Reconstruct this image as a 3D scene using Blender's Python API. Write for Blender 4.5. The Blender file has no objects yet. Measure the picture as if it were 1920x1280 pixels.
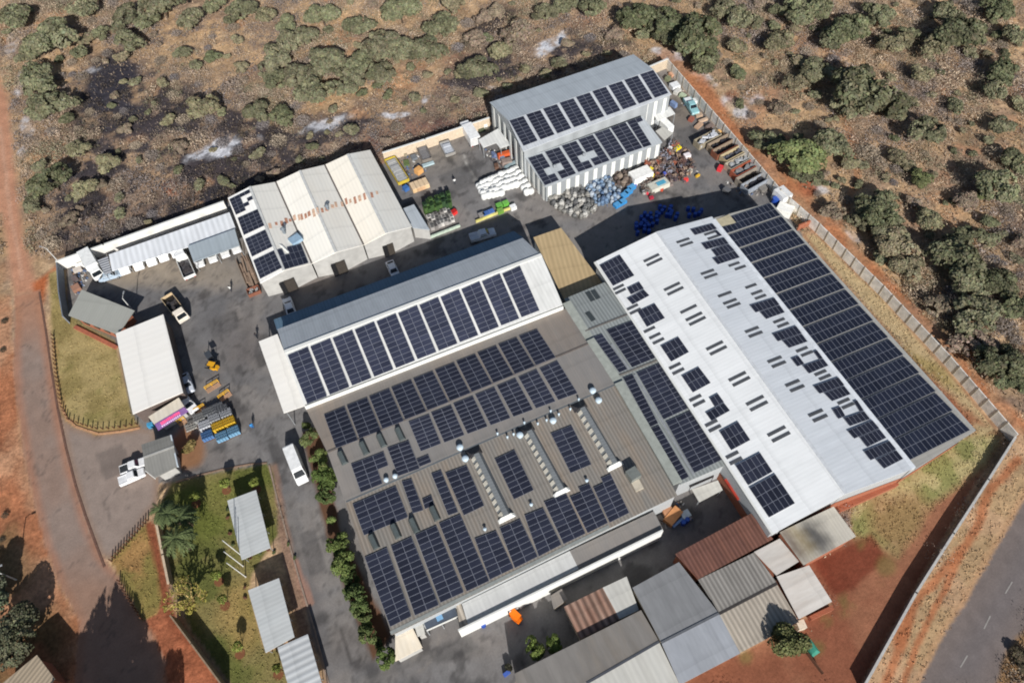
import bpy, math, random
import numpy as np
from mathutils import Vector, Matrix

random.seed(7)
RNG = np.random.default_rng(7)
scn = bpy.context.scene
COL = scn.collection
D2R = math.radians

# ------------------------------------------------------------------ camera model
HCAM, FPX = 110.0, 1356.0
PITCH, ROLL, YAW = D2R(57.74), D2R(-4.3), D2R(20.86)
def _axes():
    cp, sp = math.cos(PITCH), math.sin(PITCH)
    f = Vector((0, cp, -sp)); r = Vector((1, 0, 0)); u = r.cross(f)
    c, s = math.cos(ROLL), math.sin(ROLL)
    r2 = c * r + s * u; u2 = -s * r + c * u
    R = Matrix.Rotation(-YAW, 3, 'Z')
    return R @ r2, R @ u2, R @ f
AR, AU, AF = _axes()
CAM = Vector((0, 0, HCAM))
def ray(px, py):
    return AR * ((px - 960) / FPX) + AU * ((640 - py) / FPX) + AF
def W(px, py, z=0.0):
    """world point at height z that stands at photo position (px, py)"""
    d = ray(px, py)
    return CAM + d * ((z - HCAM) / d.z)
def plane3(a, b, c):
    n = (b - a).cross(c - a).normalized()
    if n.z < 0: n = -n
    return (a, n)
def WP(px, py, pl, off=0.0):
    a, n = pl
    a = a + n * off
    d = ray(px, py)
    return CAM + d * ((a - CAM).dot(n) / d.dot(n))
def project(xyz):
    P = xyz - np.array(CAM)
    x = P @ np.array(AR); y = P @ np.array(AU); z = P @ np.array(AF)
    z = np.where(z < 1, 1, z)
    return 960 + FPX * x / z, 640 - FPX * y / z

# ------------------------------------------------------------------ tagging
def tag(o, label=None, cat=None, group=None, kind=None):
    if label: o['label'] = label
    if cat: o['category'] = cat
    if group: o['group'] = group
    if kind: o['kind'] = kind
    return o
def thing(name, label, cat, loc=(0, 0, 0), rotz=0.0, group=None):
    o = bpy.data.objects.new(name, None)
    o.empty_display_size = 0.3
    COL.objects.link(o)
    o.location = loc; o.rotation_euler = (0, 0, rotz)
    return tag(o, label, cat, group)
def dup(root, loc, rotz=0.0, label=None, group=None, scale=None):
    r = root.copy(); COL.objects.link(r)
    r.location = loc; r.rotation_euler = (0, 0, rotz)
    if scale is not None: r.scale = scale
    if label: r['label'] = label
    if group: r['group'] = group
    for ch in list(root.children):
        c = ch.copy(); COL.objects.link(c); c.parent = r
        for g in list(ch.children):
            d = g.copy(); COL.objects.link(d); d.parent = c
    return r

# ------------------------------------------------------------------ mesh collector
class MB:
    def __init__(s):
        s.v = []; s.f = []; s.m = []
    def add(s, vs, fs, mi=0):
        b = len(s.v)
        s.v.extend([tuple(p) for p in vs])
        for f in fs:
            s.f.append(tuple(i + b for i in f)); s.m.append(mi)
    def quad(s, a, b, c, d, mi=0): s.add([a, b, c, d], [(0, 1, 2, 3)], mi)
    def hexa(s, lo, up, mi=0):
        n = len(lo)
        fs = [tuple(range(n - 1, -1, -1)), tuple(range(n, 2 * n))]
        for i in range(n):
            j = (i + 1) % n
            fs.append((i, j, n + j, n + i))
        s.add(list(lo) + list(up), fs, mi)
    def box(s, c, size, rz=0.0, mi=0, taper=1.0):
        cx, cy, cz = c; sx, sy, sz = size[0] / 2, size[1] / 2, size[2]
        ca, sa = math.cos(rz), math.sin(rz)
        def q(x, y, z): return (cx + ca * x - sa * y, cy + sa * x + ca * y, cz + z)
        lo = [q(-sx, -sy, 0), q(sx, -sy, 0), q(sx, sy, 0), q(-sx, sy, 0)]
        t = taper
        up = [q(-sx * t, -sy * t, sz), q(sx * t, -sy * t, sz), q(sx * t, sy * t, sz), q(-sx * t, sy * t, sz)]
        s.hexa(lo, up, mi)
    def cyl(s, c, r, h, n=12, mi=0, r2=None, axis='z'):
        r2 = r if r2 is None else r2
        lo, up = [], []
        for i in range(n):
            a = 2 * math.pi * i / n
            ca, sa = math.cos(a), math.sin(a)
            if axis == 'z':
                lo.append((c[0] + r * ca, c[1] + r * sa, c[2])); up.append((c[0] + r2 * ca, c[1] + r2 * sa, c[2] + h))
            elif axis == 'x':
                lo.append((c[0], c[1] + r * ca, c[2] + r * sa)); up.append((c[0] + h, c[1] + r2 * ca, c[2] + r2 * sa))
            else:
                lo.append((c[0] + r * sa, c[1], c[2] + r * ca)); up.append((c[0] + r2 * sa, c[1] + h, c[2] + r2 * ca))
        s.hexa(lo, up, mi)
    def dome(s, c, r, h, n=12, k=4, mi=0):
        rings = []
        for j in range(k):
            t = j / k * math.pi / 2
            rings.append([(c[0] + r * math.cos(t) * math.cos(2 * math.pi * i / n), c[1] + r * math.cos(t) * math.sin(2 * math.pi * i / n), c[2] + h * math.sin(t)) for i in range(n)])
        vs = [p for R in rings for p in R] + [(c[0], c[1], c[2] + h)]
        fs = []
        for j in range(k - 1):
            for i in range(n):
                i2 = (i + 1) % n
                fs.append((j * n + i, j * n + i2, (j + 1) * n + i2, (j + 1) * n + i))
        for i in range(n):
            fs.append(((k - 1) * n + i, (k - 1) * n + (i + 1) % n, k * n))
        s.add(vs, fs, mi)
    def tube(s, pts, r0, r1, n=6, mi=0):
        m = len(pts); vs = []; fs = []
        for k, p in enumerate(pts):
            p = Vector(p)
            d = Vector(pts[min(k + 1, m - 1)]) - Vector(pts[max(k - 1, 0)])
            d.normalize()
            a = d.orthogonal().normalized(); b = d.cross(a)
            r = r0 + (r1 - r0) * k / max(1, m - 1)
            for i in range(n):
                t = 2 * math.pi * i / n
                vs.append(p + a * (r * math.cos(t)) + b * (r * math.sin(t)))
        for k in range(m - 1):
            for i in range(n):
                j = (i + 1) % n
                fs.append((k * n + i, k * n + j, (k + 1) * n + j, (k + 1) * n + i))
        fs.append(tuple(range(n - 1, -1, -1))); fs.append(tuple((m - 1) * n + i for i in range(n)))
        s.add(vs, fs, mi)
    def build(s, name, mats, parent=None, origin=None, smooth=False):
        o0 = Vector((0, 0, 0)) if origin is None else Vector(origin)
        if parent is not None and origin is None: o0 = Vector(parent.location)
        me = bpy.data.meshes.new(name)
        me.from_pydata([(p[0] - o0.x, p[1] - o0.y, p[2] - o0.z) for p in s.v], [], s.f)
        if not isinstance(mats, (list, tuple)): mats = [mats]
        for m in mats: me.materials.append(m)
        me.polygons.foreach_set('material_index', s.m)
        if smooth: me.polygons.foreach_set('use_smooth', [True] * len(s.f))
        me.update()
        o = bpy.data.objects.new(name, me); COL.objects.link(o)
        if parent is not None:
            o.parent = parent
            if origin is not None: o.location = (0, 0, 0)
        elif origin is not None: o.location = o0
        return o
def local(mb, name, mats, parent, smooth=False):
    """mesh already written in the parent's own coordinates"""
    return mb.build(name, mats, parent, origin=(0, 0, 0), smooth=smooth)

# ------------------------------------------------------------------ materials
def C(r, g, b, k=1.0):
    def l(c):
        c /= 255.0
        return c / 12.92 if c <= 0.04045 else ((c + 0.055) / 1.055) ** 2.4
    return (l(r) * k, l(g) * k, l(b) * k, 1.0)
def _nt(name):
    m = bpy.data.materials.new(name); m.use_nodes = True
    nt = m.node_tree
    return m, nt, nt.nodes, nt.links, nt.nodes['Principled BSDF']
def plain(name, col, rough=0.6, metal=0.0, var=0.15, scale=2.0, spec=0.3):
    m, nt, N, L, b = _nt(name)
    tc = N.new('ShaderNodeTexCoord'); nz = N.new('ShaderNodeTexNoise')
    nz.inputs['Scale'].default_value = scale; nz.inputs['Detail'].default_value = 4
    L.new(tc.outputs['Object'], nz.inputs['Vector'])
    mr = N.new('ShaderNodeMapRange')
    mr.inputs['From Min'].default_value = 0.3; mr.inputs['From Max'].default_value = 0.7
    mr.inputs['To Min'].default_value = 1 - var; mr.inputs['To Max'].default_value = 1 + var
    L.new(nz.outputs['Fac'], mr.inputs['Value'])
    mx = N.new('ShaderNodeVectorMath'); mx.operation = 'SCALE'
    mx.inputs[0].default_value = col[:3]
    L.new(mr.outputs[0], mx.inputs['Scale'])
    L.new(mx.outputs[0], b.inputs['Base Color'])
    b.inputs['Roughness'].default_value = rough; b.inputs['Metallic'].default_value = metal
    b.inputs['Specular IOR Level'].default_value = spec
    return m
def sheet(name, col, rib=0.7, lines='y', depth=0.12, stain=None, stain_amt=0.35, stain_scale=0.12, rough=0.5, var=0.08, bump=None, angle=None):
    """corrugated / ribbed roof sheet: ribs as darker lines and bump, weathering by noise"""
    m, nt, N, L, b = _nt(name)
    tc = N.new('ShaderNodeTexCoord')
    mp = N.new('ShaderNodeMapping')
    a = angle if angle is not None else (0 if lines == 'y' else D2R(90))
    mp.inputs['Rotation'].default_value = (0, 0, a)
    L.new(tc.outputs['Object'], mp.inputs['Vector'])
    sp = N.new('ShaderNodeSeparateXYZ'); L.new(mp.outputs[0], sp.inputs[0])
    mul = N.new('ShaderNodeMath'); mul.operation = 'MULTIPLY'; mul.inputs[1].default_value = 2 * math.pi / rib
    L.new(sp.outputs['X'], mul.inputs[0])
    sn = N.new('ShaderNodeMath'); sn.operation = 'SINE'; L.new(mul.outputs[0], sn.inputs[0])
    rm = N.new('ShaderNodeMapRange'); rm.inputs['From Min'].default_value = -1; rm.inputs['From Max'].default_value = 1
    rm.inputs['To Min'].default_value = 1 - depth; rm.inputs['To Max'].default_value = 1 + depth * 0.5
    L.new(sn.outputs[0], rm.inputs['Value'])
    # weathering: noise stretched along the ribs
    mp2 = N.new('ShaderNodeMapping'); mp2.inputs['Scale'].default_value = (1.0, 0.22, 1.0)
    L.new(mp.outputs[0], mp2.inputs['Vector'])
    nz = N.new('ShaderNodeTexNoise'); nz.inputs['Scale'].default_value = 0.9; nz.inputs['Detail'].default_value = 6; nz.inputs['Roughness'].default_value = 0.65
    L.new(mp2.outputs[0], nz.inputs['Vector'])
    vm = N.new('ShaderNodeMapRange'); vm.inputs['From Min'].default_value = 0.3; vm.inputs['From Max'].default_value = 0.7
    vm.inputs['To Min'].default_value = 1 - var; vm.inputs['To Max'].default_value = 1 + var
    L.new(nz.outputs['Fac'], vm.inputs['Value'])
    # sheet to sheet differences
    mul2 = N.new('ShaderNodeMath'); mul2.operation = 'MULTIPLY'; mul2.inputs[1].default_value = 1 / max(rib, 0.9)
    L.new(sp.outputs['X'], mul2.inputs[0])
    fl = N.new('ShaderNodeMath'); fl.operation = 'FLOOR'; L.new(mul2.outputs[0], fl.inputs[0])
    wn = N.new('ShaderNodeTexWhiteNoise'); wn.noise_dimensions = '1D'; L.new(fl.outputs[0], wn.inputs['W'])
    wm = N.new('ShaderNodeMapRange'); wm.inputs['To Min'].default_value = 1 - var * 0.5; wm.inputs['To Max'].default_value = 1 + var * 0.5
    L.new(wn.outputs['Value'], wm.inputs['Value'])
    k1 = N.new('ShaderNodeMath'); k1.operation = 'MULTIPLY'; L.new(rm.outputs[0], k1.inputs[0]); L.new(vm.outputs[0], k1.inputs[1])
    k2 = N.new('ShaderNodeMath'); k2.operation = 'MULTIPLY'; L.new(k1.outputs[0], k2.inputs[0]); L.new(wm.outputs[0], k2.inputs[1])
    # lap joints across the sheets every few metres, slightly ragged
    lj = N.new('ShaderNodeMath'); lj.operation = 'MULTIPLY_ADD'; lj.inputs[1].default_value = 1 / 5.3; L.new(sp.outputs['Y'], lj.inputs[0])
    wv = N.new('ShaderNodeMath'); wv.operation = 'MULTIPLY'; wv.inputs[1].default_value = .03; L.new(wn.outputs['Value'], wv.inputs[0]); L.new(wv.outputs[0], lj.inputs[2])
    fr = N.new('ShaderNodeMath'); fr.operation = 'FRACT'; L.new(lj.outputs[0], fr.inputs[0])
    lm = N.new('ShaderNodeMapRange'); lm.inputs['From Min'].default_value = 0; lm.inputs['From Max'].default_value = .16; lm.inputs['To Min'].default_value = .9; lm.inputs['To Max'].default_value = 1
    L.new(fr.outputs[0], lm.inputs['Value'])
    k3 = N.new('ShaderNodeMath'); k3.operation = 'MULTIPLY'; L.new(k2.outputs[0], k3.inputs[0]); L.new(lm.outputs[0], k3.inputs[1]); k2 = k3
    base = N.new('ShaderNodeMixRGB'); base.inputs['Color1'].default_value = col
    base.inputs['Color2'].default_value = stain if stain else (col[0] * 0.8, col[1] * 0.78, col[2] * 0.74, 1)
    n2 = N.new('ShaderNodeTexNoise'); n2.inputs['Scale'].default_value = stain_scale; n2.inputs['Detail'].default_value = 8; n2.inputs['Roughness'].default_value = 0.7
    L.new(mp2.outputs[0], n2.inputs['Vector'])
    s2 = N.new('ShaderNodeMapRange'); s2.inputs['From Min'].default_value = 0.45; s2.inputs['From Max'].default_value = 0.75
    s2.inputs['To Max'].default_value = stain_amt
    L.new(n2.outputs['Fac'], s2.inputs['Value']); L.new(s2.outputs[0], base.inputs['Fac'])
    fin = N.new('ShaderNodeVectorMath'); fin.operation = 'SCALE'
    L.new(base.outputs[0], fin.inputs[0]); L.new(k2.outputs[0], fin.inputs['Scale'])
    L.new(fin.outputs[0], b.inputs['Base Color'])
    bp = N.new('ShaderNodeBump'); bp.inputs['Strength'].default_value = (bump if bump is not None else min(1.0, depth * 2.2)); bp.inputs['Distance'].default_value = 0.012 if depth < .15 else .05
    L.new(sn.outputs[0], bp.inputs['Height']); L.new(bp.outputs[0], b.inputs['Normal'])
    b.inputs['Roughness'].default_value = rough
    b.inputs['Specular IOR Level'].default_value = 0.25
    return m
def brick(name, c1, c2, mortar, scale=4.0):
    m, nt, N, L, b = _nt(name)
    tc = N.new('ShaderNodeTexCoord')
    sp = N.new('ShaderNodeSeparateXYZ'); L.new(tc.outputs['Object'], sp.inputs[0])
    ad = N.new('ShaderNodeMath'); L.new(sp.outputs['X'], ad.inputs[0]); L.new(sp.outputs['Y'], ad.inputs[1])
    cb = N.new('ShaderNodeCombineXYZ'); L.new(ad.outputs[0], cb.inputs['X']); L.new(sp.outputs['Z'], cb.inputs['Y'])
    br = N.new('ShaderNodeTexBrick'); br.inputs['Scale'].default_value = scale
    br.inputs['Color1'].default_value = c1; br.inputs['Color2'].default_value = c2; br.inputs['Mortar'].default_value = mortar
    br.inputs['Mortar Size'].default_value = 0.02
    L.new(cb.outputs[0], br.inputs['Vector']); L.new(br.outputs['Color'], b.inputs['Base Color'])
    b.inputs['Roughness'].default_value = 0.85
    return m
def ground_mat(name, fine=(2.2, 0.35), coarse=(0.35, 0.25), bump=0.5):
    m, nt, N, L, b = _nt(name)
    at = N.new('ShaderNodeAttribute'); at.attribute_name = 'Col'
    tc = N.new('ShaderNodeTexCoord')
    out = at.outputs['Color']
    first = None
    for sc, amp in (fine, coarse):
        nz = N.new('ShaderNodeTexNoise'); nz.inputs['Scale'].default_value = sc; nz.inputs['Detail'].default_value = 6; nz.inputs['Roughness'].default_value = 0.7
        L.new(tc.outputs['Object'], nz.inputs['Vector'])
        if first is None: first = nz
        mr = N.new('ShaderNodeMapRange'); mr.inputs['From Min'].default_value = 0.3; mr.inputs['From Max'].default_value = 0.7
        mr.inputs['To Min'].default_value = 1 - amp; mr.inputs['To Max'].default_value = 1 + amp
        L.new(nz.outputs['Fac'], mr.inputs['Value'])
        v = N.new('ShaderNodeVectorMath'); v.operation = 'SCALE'
        L.new(out, v.inputs[0]); L.new(mr.outputs[0], v.inputs['Scale'])
        out = v.outputs[0]
    L.new(out, b.inputs['Base Color'])
    bp = N.new('ShaderNodeBump'); bp.inputs['Strength'].default_value = bump; bp.inputs['Distance'].default_value = 0.15
    L.new(first.outputs['Fac'], bp.inputs['Height']); L.new(bp.outputs[0], b.inputs['Normal'])
    b.inputs['Roughness'].default_value = 0.95; b.inputs['Specular IOR Level'].default_value = 0.1
    return m
def leaf_mat(name, var=0.4):
    """leaves take the tree's own colour (object colour) times the clump shade stored on the mesh"""
    m, nt, N, L, b = _nt(name)
    oi = N.new('ShaderNodeObjectInfo'); at = N.new('ShaderNodeAttribute'); at.attribute_name = 'shade'
    v = N.new('ShaderNodeVectorMath'); v.operation = 'MULTIPLY'
    L.new(oi.outputs['Color'], v.inputs[0]); L.new(at.outputs['Color'], v.inputs[1])
    L.new(v.outputs[0], b.inputs['Base Color'])
    b.inputs['Roughness'].default_value = 0.8; b.inputs['Specular IOR Level'].default_value = 0.15
    return m

M = {}
M['white'] = plain('white_paint', C(238, 238, 232, .92), .55, var=.04)
M['cream'] = plain('cream_paint', C(226, 205, 170), .6, var=.08)
M['offwhite_wall'] = plain('white_plaster_wall', C(180, 178, 173), .8, var=.12, scale=.8)
M['wall_grey'] = plain('pale_sheet_wall', C(172, 175, 176), .6, var=.06)
M['concrete'] = plain('concrete', C(168, 158, 142), .9, var=.15, scale=1.2)
M['dark'] = plain('dark_opening', C(30, 30, 32), .7)
M['glass'] = plain('car_glass', (0.015, 0.02, 0.025, 1), .12, var=0, spec=.5)
M['tyre'] = plain('tyre_rubber', (0.02, 0.02, 0.02, 1), .85)
M['steel'] = plain('galvanised_steel', C(165, 168, 170), .45, metal=.3)
M['pvframe'] = plain('panel_frame', C(124, 127, 138), .5, metal=.0, var=.03)
M['brick'] = brick('orange_brick', C(150, 84, 58), C(172, 98, 68), C(150, 120, 100))
M['brickred'] = brick('red_brick', C(128, 62, 48), C(146, 74, 56), C(120, 90, 80))
M['wood'] = plain('weathered_wood', C(96, 66, 50), .9, var=.25)
M['trunk'] = plain('tree_bark', C(84, 70, 58), .95, var=.3)
M['leaf'] = leaf_mat('foliage')
def paint(r, g, b, rough=.45): 
    k = 'paint_%d_%d_%d' % (r, g, b)
    if k not in M: M[k] = plain(k, C(r, g, b), rough, var=.12, scale=1.5)
    return M[k]

# photovoltaic glass: dark blue-black with a faint cell grid
def pv_mat():
    m, nt, N, L, b = _nt('solar_glass')
    tc = N.new('ShaderNodeTexCoord')
    oi = N.new('ShaderNodeTexNoise'); oi.inputs['Scale'].default_value = 0.35; oi.inputs['Detail'].default_value = 3
    L.new(tc.outputs['Object'], oi.inputs['Vector'])
    mx = N.new('ShaderNodeMixRGB'); mx.inputs['Color1'].default_value = C(36, 39, 52); mx.inputs['Color2'].default_value = C(52, 55, 68)
    L.new(oi.outputs['Fac'], mx.inputs['Fac'])
    at = N.new('ShaderNodeAttribute'); at.attribute_name = 'tone'
    ml = N.new('ShaderNodeVectorMath'); ml.operation = 'MULTIPLY'; L.new(mx.outputs[0], ml.inputs[0]); L.new(at.outputs['Color'], ml.inputs[1]); L.new(ml.outputs[0], b.inputs['Base Color'])
    b.inputs['Roughness'].default_value = .3; b.inputs['Specular IOR Level'].default_value = .2
    return m
M['pv'] = pv_mat()
# ------------------------------------------------------------------ ground: one sheet of faces, split by region
def vnoise(x, y, seed):
    xi = np.floor(x).astype(np.int64); yi = np.floor(y).astype(np.int64)
    fx = x - xi; fy = y - yi
    fx = fx * fx * (3 - 2 * fx); fy = fy * fy * (3 - 2 * fy)
    def h(a, b):
        n = (a * 374761393 + b * 668265263 + seed * 974711) & 0x7fffffff
        n = ((n ^ (n >> 13)) * 1274126177) & 0x7fffffff
        return ((n ^ (n >> 16)) & 0xffff) / 65535.0
    return (h(xi, yi) * (1 - fx) + h(xi + 1, yi) * fx) * (1 - fy) + (h(xi, yi + 1) * (1 - fx) + h(xi + 1, yi + 1) * fx) * fy
def fbm(x, y, s, seed, oct=4):
    a = 0; t = 0; w = 1.0; f = 1.0 / s
    for k in range(oct):
        a = a + w * vnoise(x * f, y * f, seed + k * 17); t += w; w *= .55; f *= 2.03
    return a / t
def sdist(px, py, poly):
    """signed distance in photo pixels, negative inside"""
    n = len(poly); d = np.full(px.shape, 1e18); ins = np.zeros(px.shape, bool)
    for i in range(n):
        x1, y1 = poly[i]; x2, y2 = poly[(i + 1) % n]
        ex, ey = x2 - x1, y2 - y1
        t = np.clip(((px - x1) * ex + (py - y1) * ey) / (ex * ex + ey * ey + 1e-9), 0, 1)
        d = np.minimum(d, (px - x1 - t * ex) ** 2 + (py - y1 - t * ey) ** 2)
        c = ((y1 > py) != (y2 > py)) & (px < (x2 - x1) * (py - y1) / (y2 - y1 + 1e-12) + x1)
        ins ^= c
    d = np.sqrt(d)
    return np.where(ins, -d, d)
def sline(px, py, pts):
    d = np.full(px.shape, 1e18)
    for (x1, y1), (x2, y2) in zip(pts[:-1], pts[1:]):
        ex, ey = x2 - x1, y2 - y1
        t = np.clip(((px - x1) * ex + (py - y1) * ey) / (ex * ex + ey * ey + 1e-9), 0, 1)
        d = np.minimum(d, (px - x1 - t * ex) ** 2 + (py - y1 - t * ey) ** 2)
    return np.sqrt(d)

ROAD = [(28, 556), (27, 700), (38, 800), (52, 880), (66, 950), (85, 1020), (112, 1092), (150, 1165), (138, 1300), (300, 1300), (310, 1240), (282, 1190), (240, 1100), (205, 1060), (188, 1040), (160, 970), (140, 900), (122, 830), (108, 760), (95, 680), (85, 600), (73, 545)]
TRACK = [(-60, 60), (-2, 150), (14, 180), (26, 300), (44, 450), (73, 545), (28, 556), (14, 480), (4, 400), (-60, 380)]
APRON = [(117, 782), (135, 800), (180, 812), (262, 801), (292, 806), (300, 900), (292, 945), (252, 1000), (207, 1048), (188, 1038), (160, 970), (140, 900), (122, 830)]
YARD = [(124, 497), (420, 380), (690, 318), (918, 236), (1248, 127), (1400, 306), (1456, 372), (1505, 440), (1450, 1000), (1310, 1090), (1235, 1203), (975, 1262), (960, 1300), (620, 1300), (585, 1190), (545, 1020), (525, 925), (505, 872), (440, 878), (330, 905), (298, 905), (290, 806), (262, 801), (246, 778), (222, 650), (130, 592)]
LAWN_W = [(92, 512), (119, 500), (127, 590), (215, 640), (247, 778), (262, 799), (180, 810), (136, 796), (116, 765), (106, 720), (97, 640)]
LAWN_G = [(325, 905), (440, 880), (500, 868), (512, 890), (522, 1000), (470, 1080), (465, 1105), (498, 1223), (520, 1215), (545, 1300), (445, 1300), (360, 1180), (330, 1120), (303, 990), (290, 960)]
LAWN_T = [(276, 978), (300, 1080), (305, 1110), (296, 1150), (268, 1163), (236, 1105), (211, 1056), (208, 1046)]
HIGHWAY = [(1990, 820), (1925, 930), (1880, 1010), (1810, 1130), (1762, 1205), (1715, 1300), (1860, 1310), (1885, 1240), (1925, 1180), (2010, 1040)]
GARDEN_S = [(1505, 440), (1530, 440), (1650, 555), (1770, 685), (1866, 802), (1880, 830), (1830, 900), (1625, 1260), (1600, 1300), (1270, 1300), (1240, 1205), (1390, 1225), (1560, 1130), (1500, 1060), (1600, 1005), (1590, 916), (1700, 880), (1827, 812)]
VERGE = [(1912, 812), (1990, 830), (1920, 945), (1810, 1130), (1715, 1300), (1610, 1300), (1632, 1255)]

cor = [W(x, y) for x, y in ((-90, -60), (2010, -60), (-90, 1340), (2010, 1340))]
gx0, gx1 = min(c.x for c in cor), max(c.x for c in cor)
gy0, gy1 = min(c.y for c in cor), max(c.y for c in cor)
GS = 0.45
gx = np.arange(gx0, gx1, GS); gy = np.arange(gy0, gy1, GS)
nx, ny = len(gx), len(gy)
XX, YY = np.meshgrid(gx, gy)
X = XX.ravel(); Y = YY.ravel()
PX, PY = project(np.stack([X, Y, np.zeros_like(X)], 1))
keep = (PX > -130) & (PX < 2050) & (PY > -110) & (PY < 1400)
# warped picture positions make natural, ragged edges
n1 = fbm(X, Y, 9, 1); n2 = fbm(X, Y, 9, 2); n3 = fbm(X, Y, 2.5, 3); n4 = fbm(X, Y, 30, 4); n5 = fbm(X, Y, 1.1, 5, 3)
n6 = fbm(X, Y, 5, 6)
WX = PX + (n1 - .5) * 26 + (n3 - .5) * 8; WY = PY + (n2 - .5) * 26 + (n6 - .5) * 8
SX = PX + (n3 - .5) * 5; SY = PY + (n6 - .5) * 5
def lin(r, g, b): return np.array(C(r, g, b)[:3])
colr = np.zeros((len(X), 3))
def blend(mask, c):
    m = np.clip(mask, 0, 1)[:, None]
    c = np.asarray(c)
    colr[:] = colr * (1 - m) + c * m
def soft(d, w): return np.clip(.5 - d / w, 0, 1)
def ss(a, lo, hi): 
    t = np.clip((a - lo) / (hi - lo), 0, 1); return t * t * (3 - 2 * t)
# bush: straw grass, grey litter, red soil
blend(np.ones(len(X)), lin(176, 146, 114))
blend(ss(n6, .45, .62) * .8, lin(204, 170, 130))
blend(ss(n1, .5, .68) * .7, lin(152, 128, 110))
blend(ss(n2, .56, .72) * .6, lin(182, 134, 100))
blend(ss(n3, .55, .75) * .45, lin(126, 108, 98))
blend(ss(fbm(X, Y, 3.2, 31), .58, .72) * .6, lin(206, 176, 140))
# burnt ground along the back wall
BURN = [(150, 120), (260, 110), (420, 190), (600, 220), (760, 190), (920, 90), (990, 60), (1090, 60), (1190, 80), (920, 240), (690, 320), (430, 385), (200, 460), (60, 480), (60, 380), (130, 260)]
db = sdist(WX, WY, BURN)
blend(soft(db, 60) * (.35 + .65 * ss(n6, .38, .58)) * .8, lin(124, 106, 96))
CH = soft(db, 40) * ss(n3 * .4 + n1 * .6, .5, .57); CH = np.maximum(CH, soft(sdist(WX, WY, [(165, 105), (245, 90), (275, 180), (300, 250), (230, 270), (150, 235)]), 20) * ss(n6, .3, .5)); CH = np.maximum(CH, soft(sdist(WX, WY, [(300, 380), (440, 330), (560, 300), (500, 340), (330, 430), (160, 470), (90, 475)]), 30) * ss(n3, .3, .5)); CH = np.maximum(CH, soft(sdist(WX, WY, [(860, 60), (930, 10), (980, 20), (920, 70), (860, 110)]), 16))
blend(CH * .9, lin(58, 56, 62))
blend(soft(sdist(WX, WY, [(170, 110), (240, 95), (270, 180), (230, 250), (160, 230)]), 20) * .75 * ss(n6, .35, .55), lin(58, 57, 65))
blend(soft(sdist(WX, WY, [(300, 380), (440, 330), (560, 300), (500, 340), (330, 430), (160, 470), (100, 470)]), 30) * ss(n3, .35, .6) * .75, lin(62, 60, 66))
REDB = [(690, 245), (900, 200), (905, 225), (700, 300), (640, 300)]
blend(soft(sdist(WX, WY, REDB), 24) * .6, lin(146, 108, 92))
ASH = np.zeros(len(X))
for x, y, a, b_, an, k in ((400, 285, 58, 17, -.35, 1), (425, 290, 35, 12, -.5, 1), (612, 234, 52, 13, -.25, .8), (740, 213, 30, 7, -.05, .9), (1030, 80, 42, 13, -.5, 1), (490, 258, 9, 6, 0, .9), (795, 186, 10, 6, -.6, .8), (40, 150, 12, 26, .2, .7), (50, 235, 14, 22, -.3, .8), (42, 285, 10, 18, 0, .7), (22, 85, 14, 28, 0, .5), (1255, 100, 42, 11, .25, .8), (1325, 150, 26, 14, .5, .6), (1378, 203, 34, 17, .6, .75), (1420, 192, 18, 8, 0, .5), (1535, 350, 22, 10, .2, .7), (925, 160, 10, 7, 0, .8), (170, 128, 20, 7, -.2, .5), (1600, 440, 16, 9, .5, .5)):
    dx, dy = WX - x, WY - y
    u = dx * math.cos(an) + dy * math.sin(an); v = -dx * math.sin(an) + dy * math.cos(an)
    q = (u / a) ** 2 + (v / b_) ** 2
    mk_ = ss(1.3 - q, 0, .9) * (.25 + .75 * ss(fbm(X, Y, 1.6, 77), .4, .58)) * k; ASH[:] = np.maximum(ASH, mk_)
    blend(mk_, lin(214, 214, 218))
for x, y, r, k in ((316, 352, 17, .9), (505, 168, 16, .6), (1510, 352, 22, .9), (1375, 180, 14, .5), (840, 15, 16, .4), (600, 185, 12, .5), (1640, 310, 10, .6), (1470, 265, 12, .5)):
    blend(ss(1.2 - np.hypot(WX - x, WY - y) / r, 0, .6) * k, lin(160, 92, 66))
# footpath in the right-hand bush
blend(ss(1.5 - sline(WX, WY, [(1560, 190), (1590, 240), (1605, 290), (1610, 330), (1590, 380), (1582, 420)]) / 7, 0, 1) * .6, lin(178, 122, 84))
# red strip outside the right wall
EDGE = [(1250, 112), (1300, 150), (1395, 285), (1475, 350), (1545, 425), (1660, 540), (1780, 670), (1912, 808)]
de = sline(SX, SY, EDGE)
outside = ss(sdist(PX, PY, YARD), 0, 6) * ss(sdist(PX, PY, GARDEN_S), 0, 6)
blend(ss(1 - (de - 12) / 16, 0, 1) * outside * (.45 + .5 * ss(n6, .35, .6)), lin(180, 120, 84))
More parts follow.
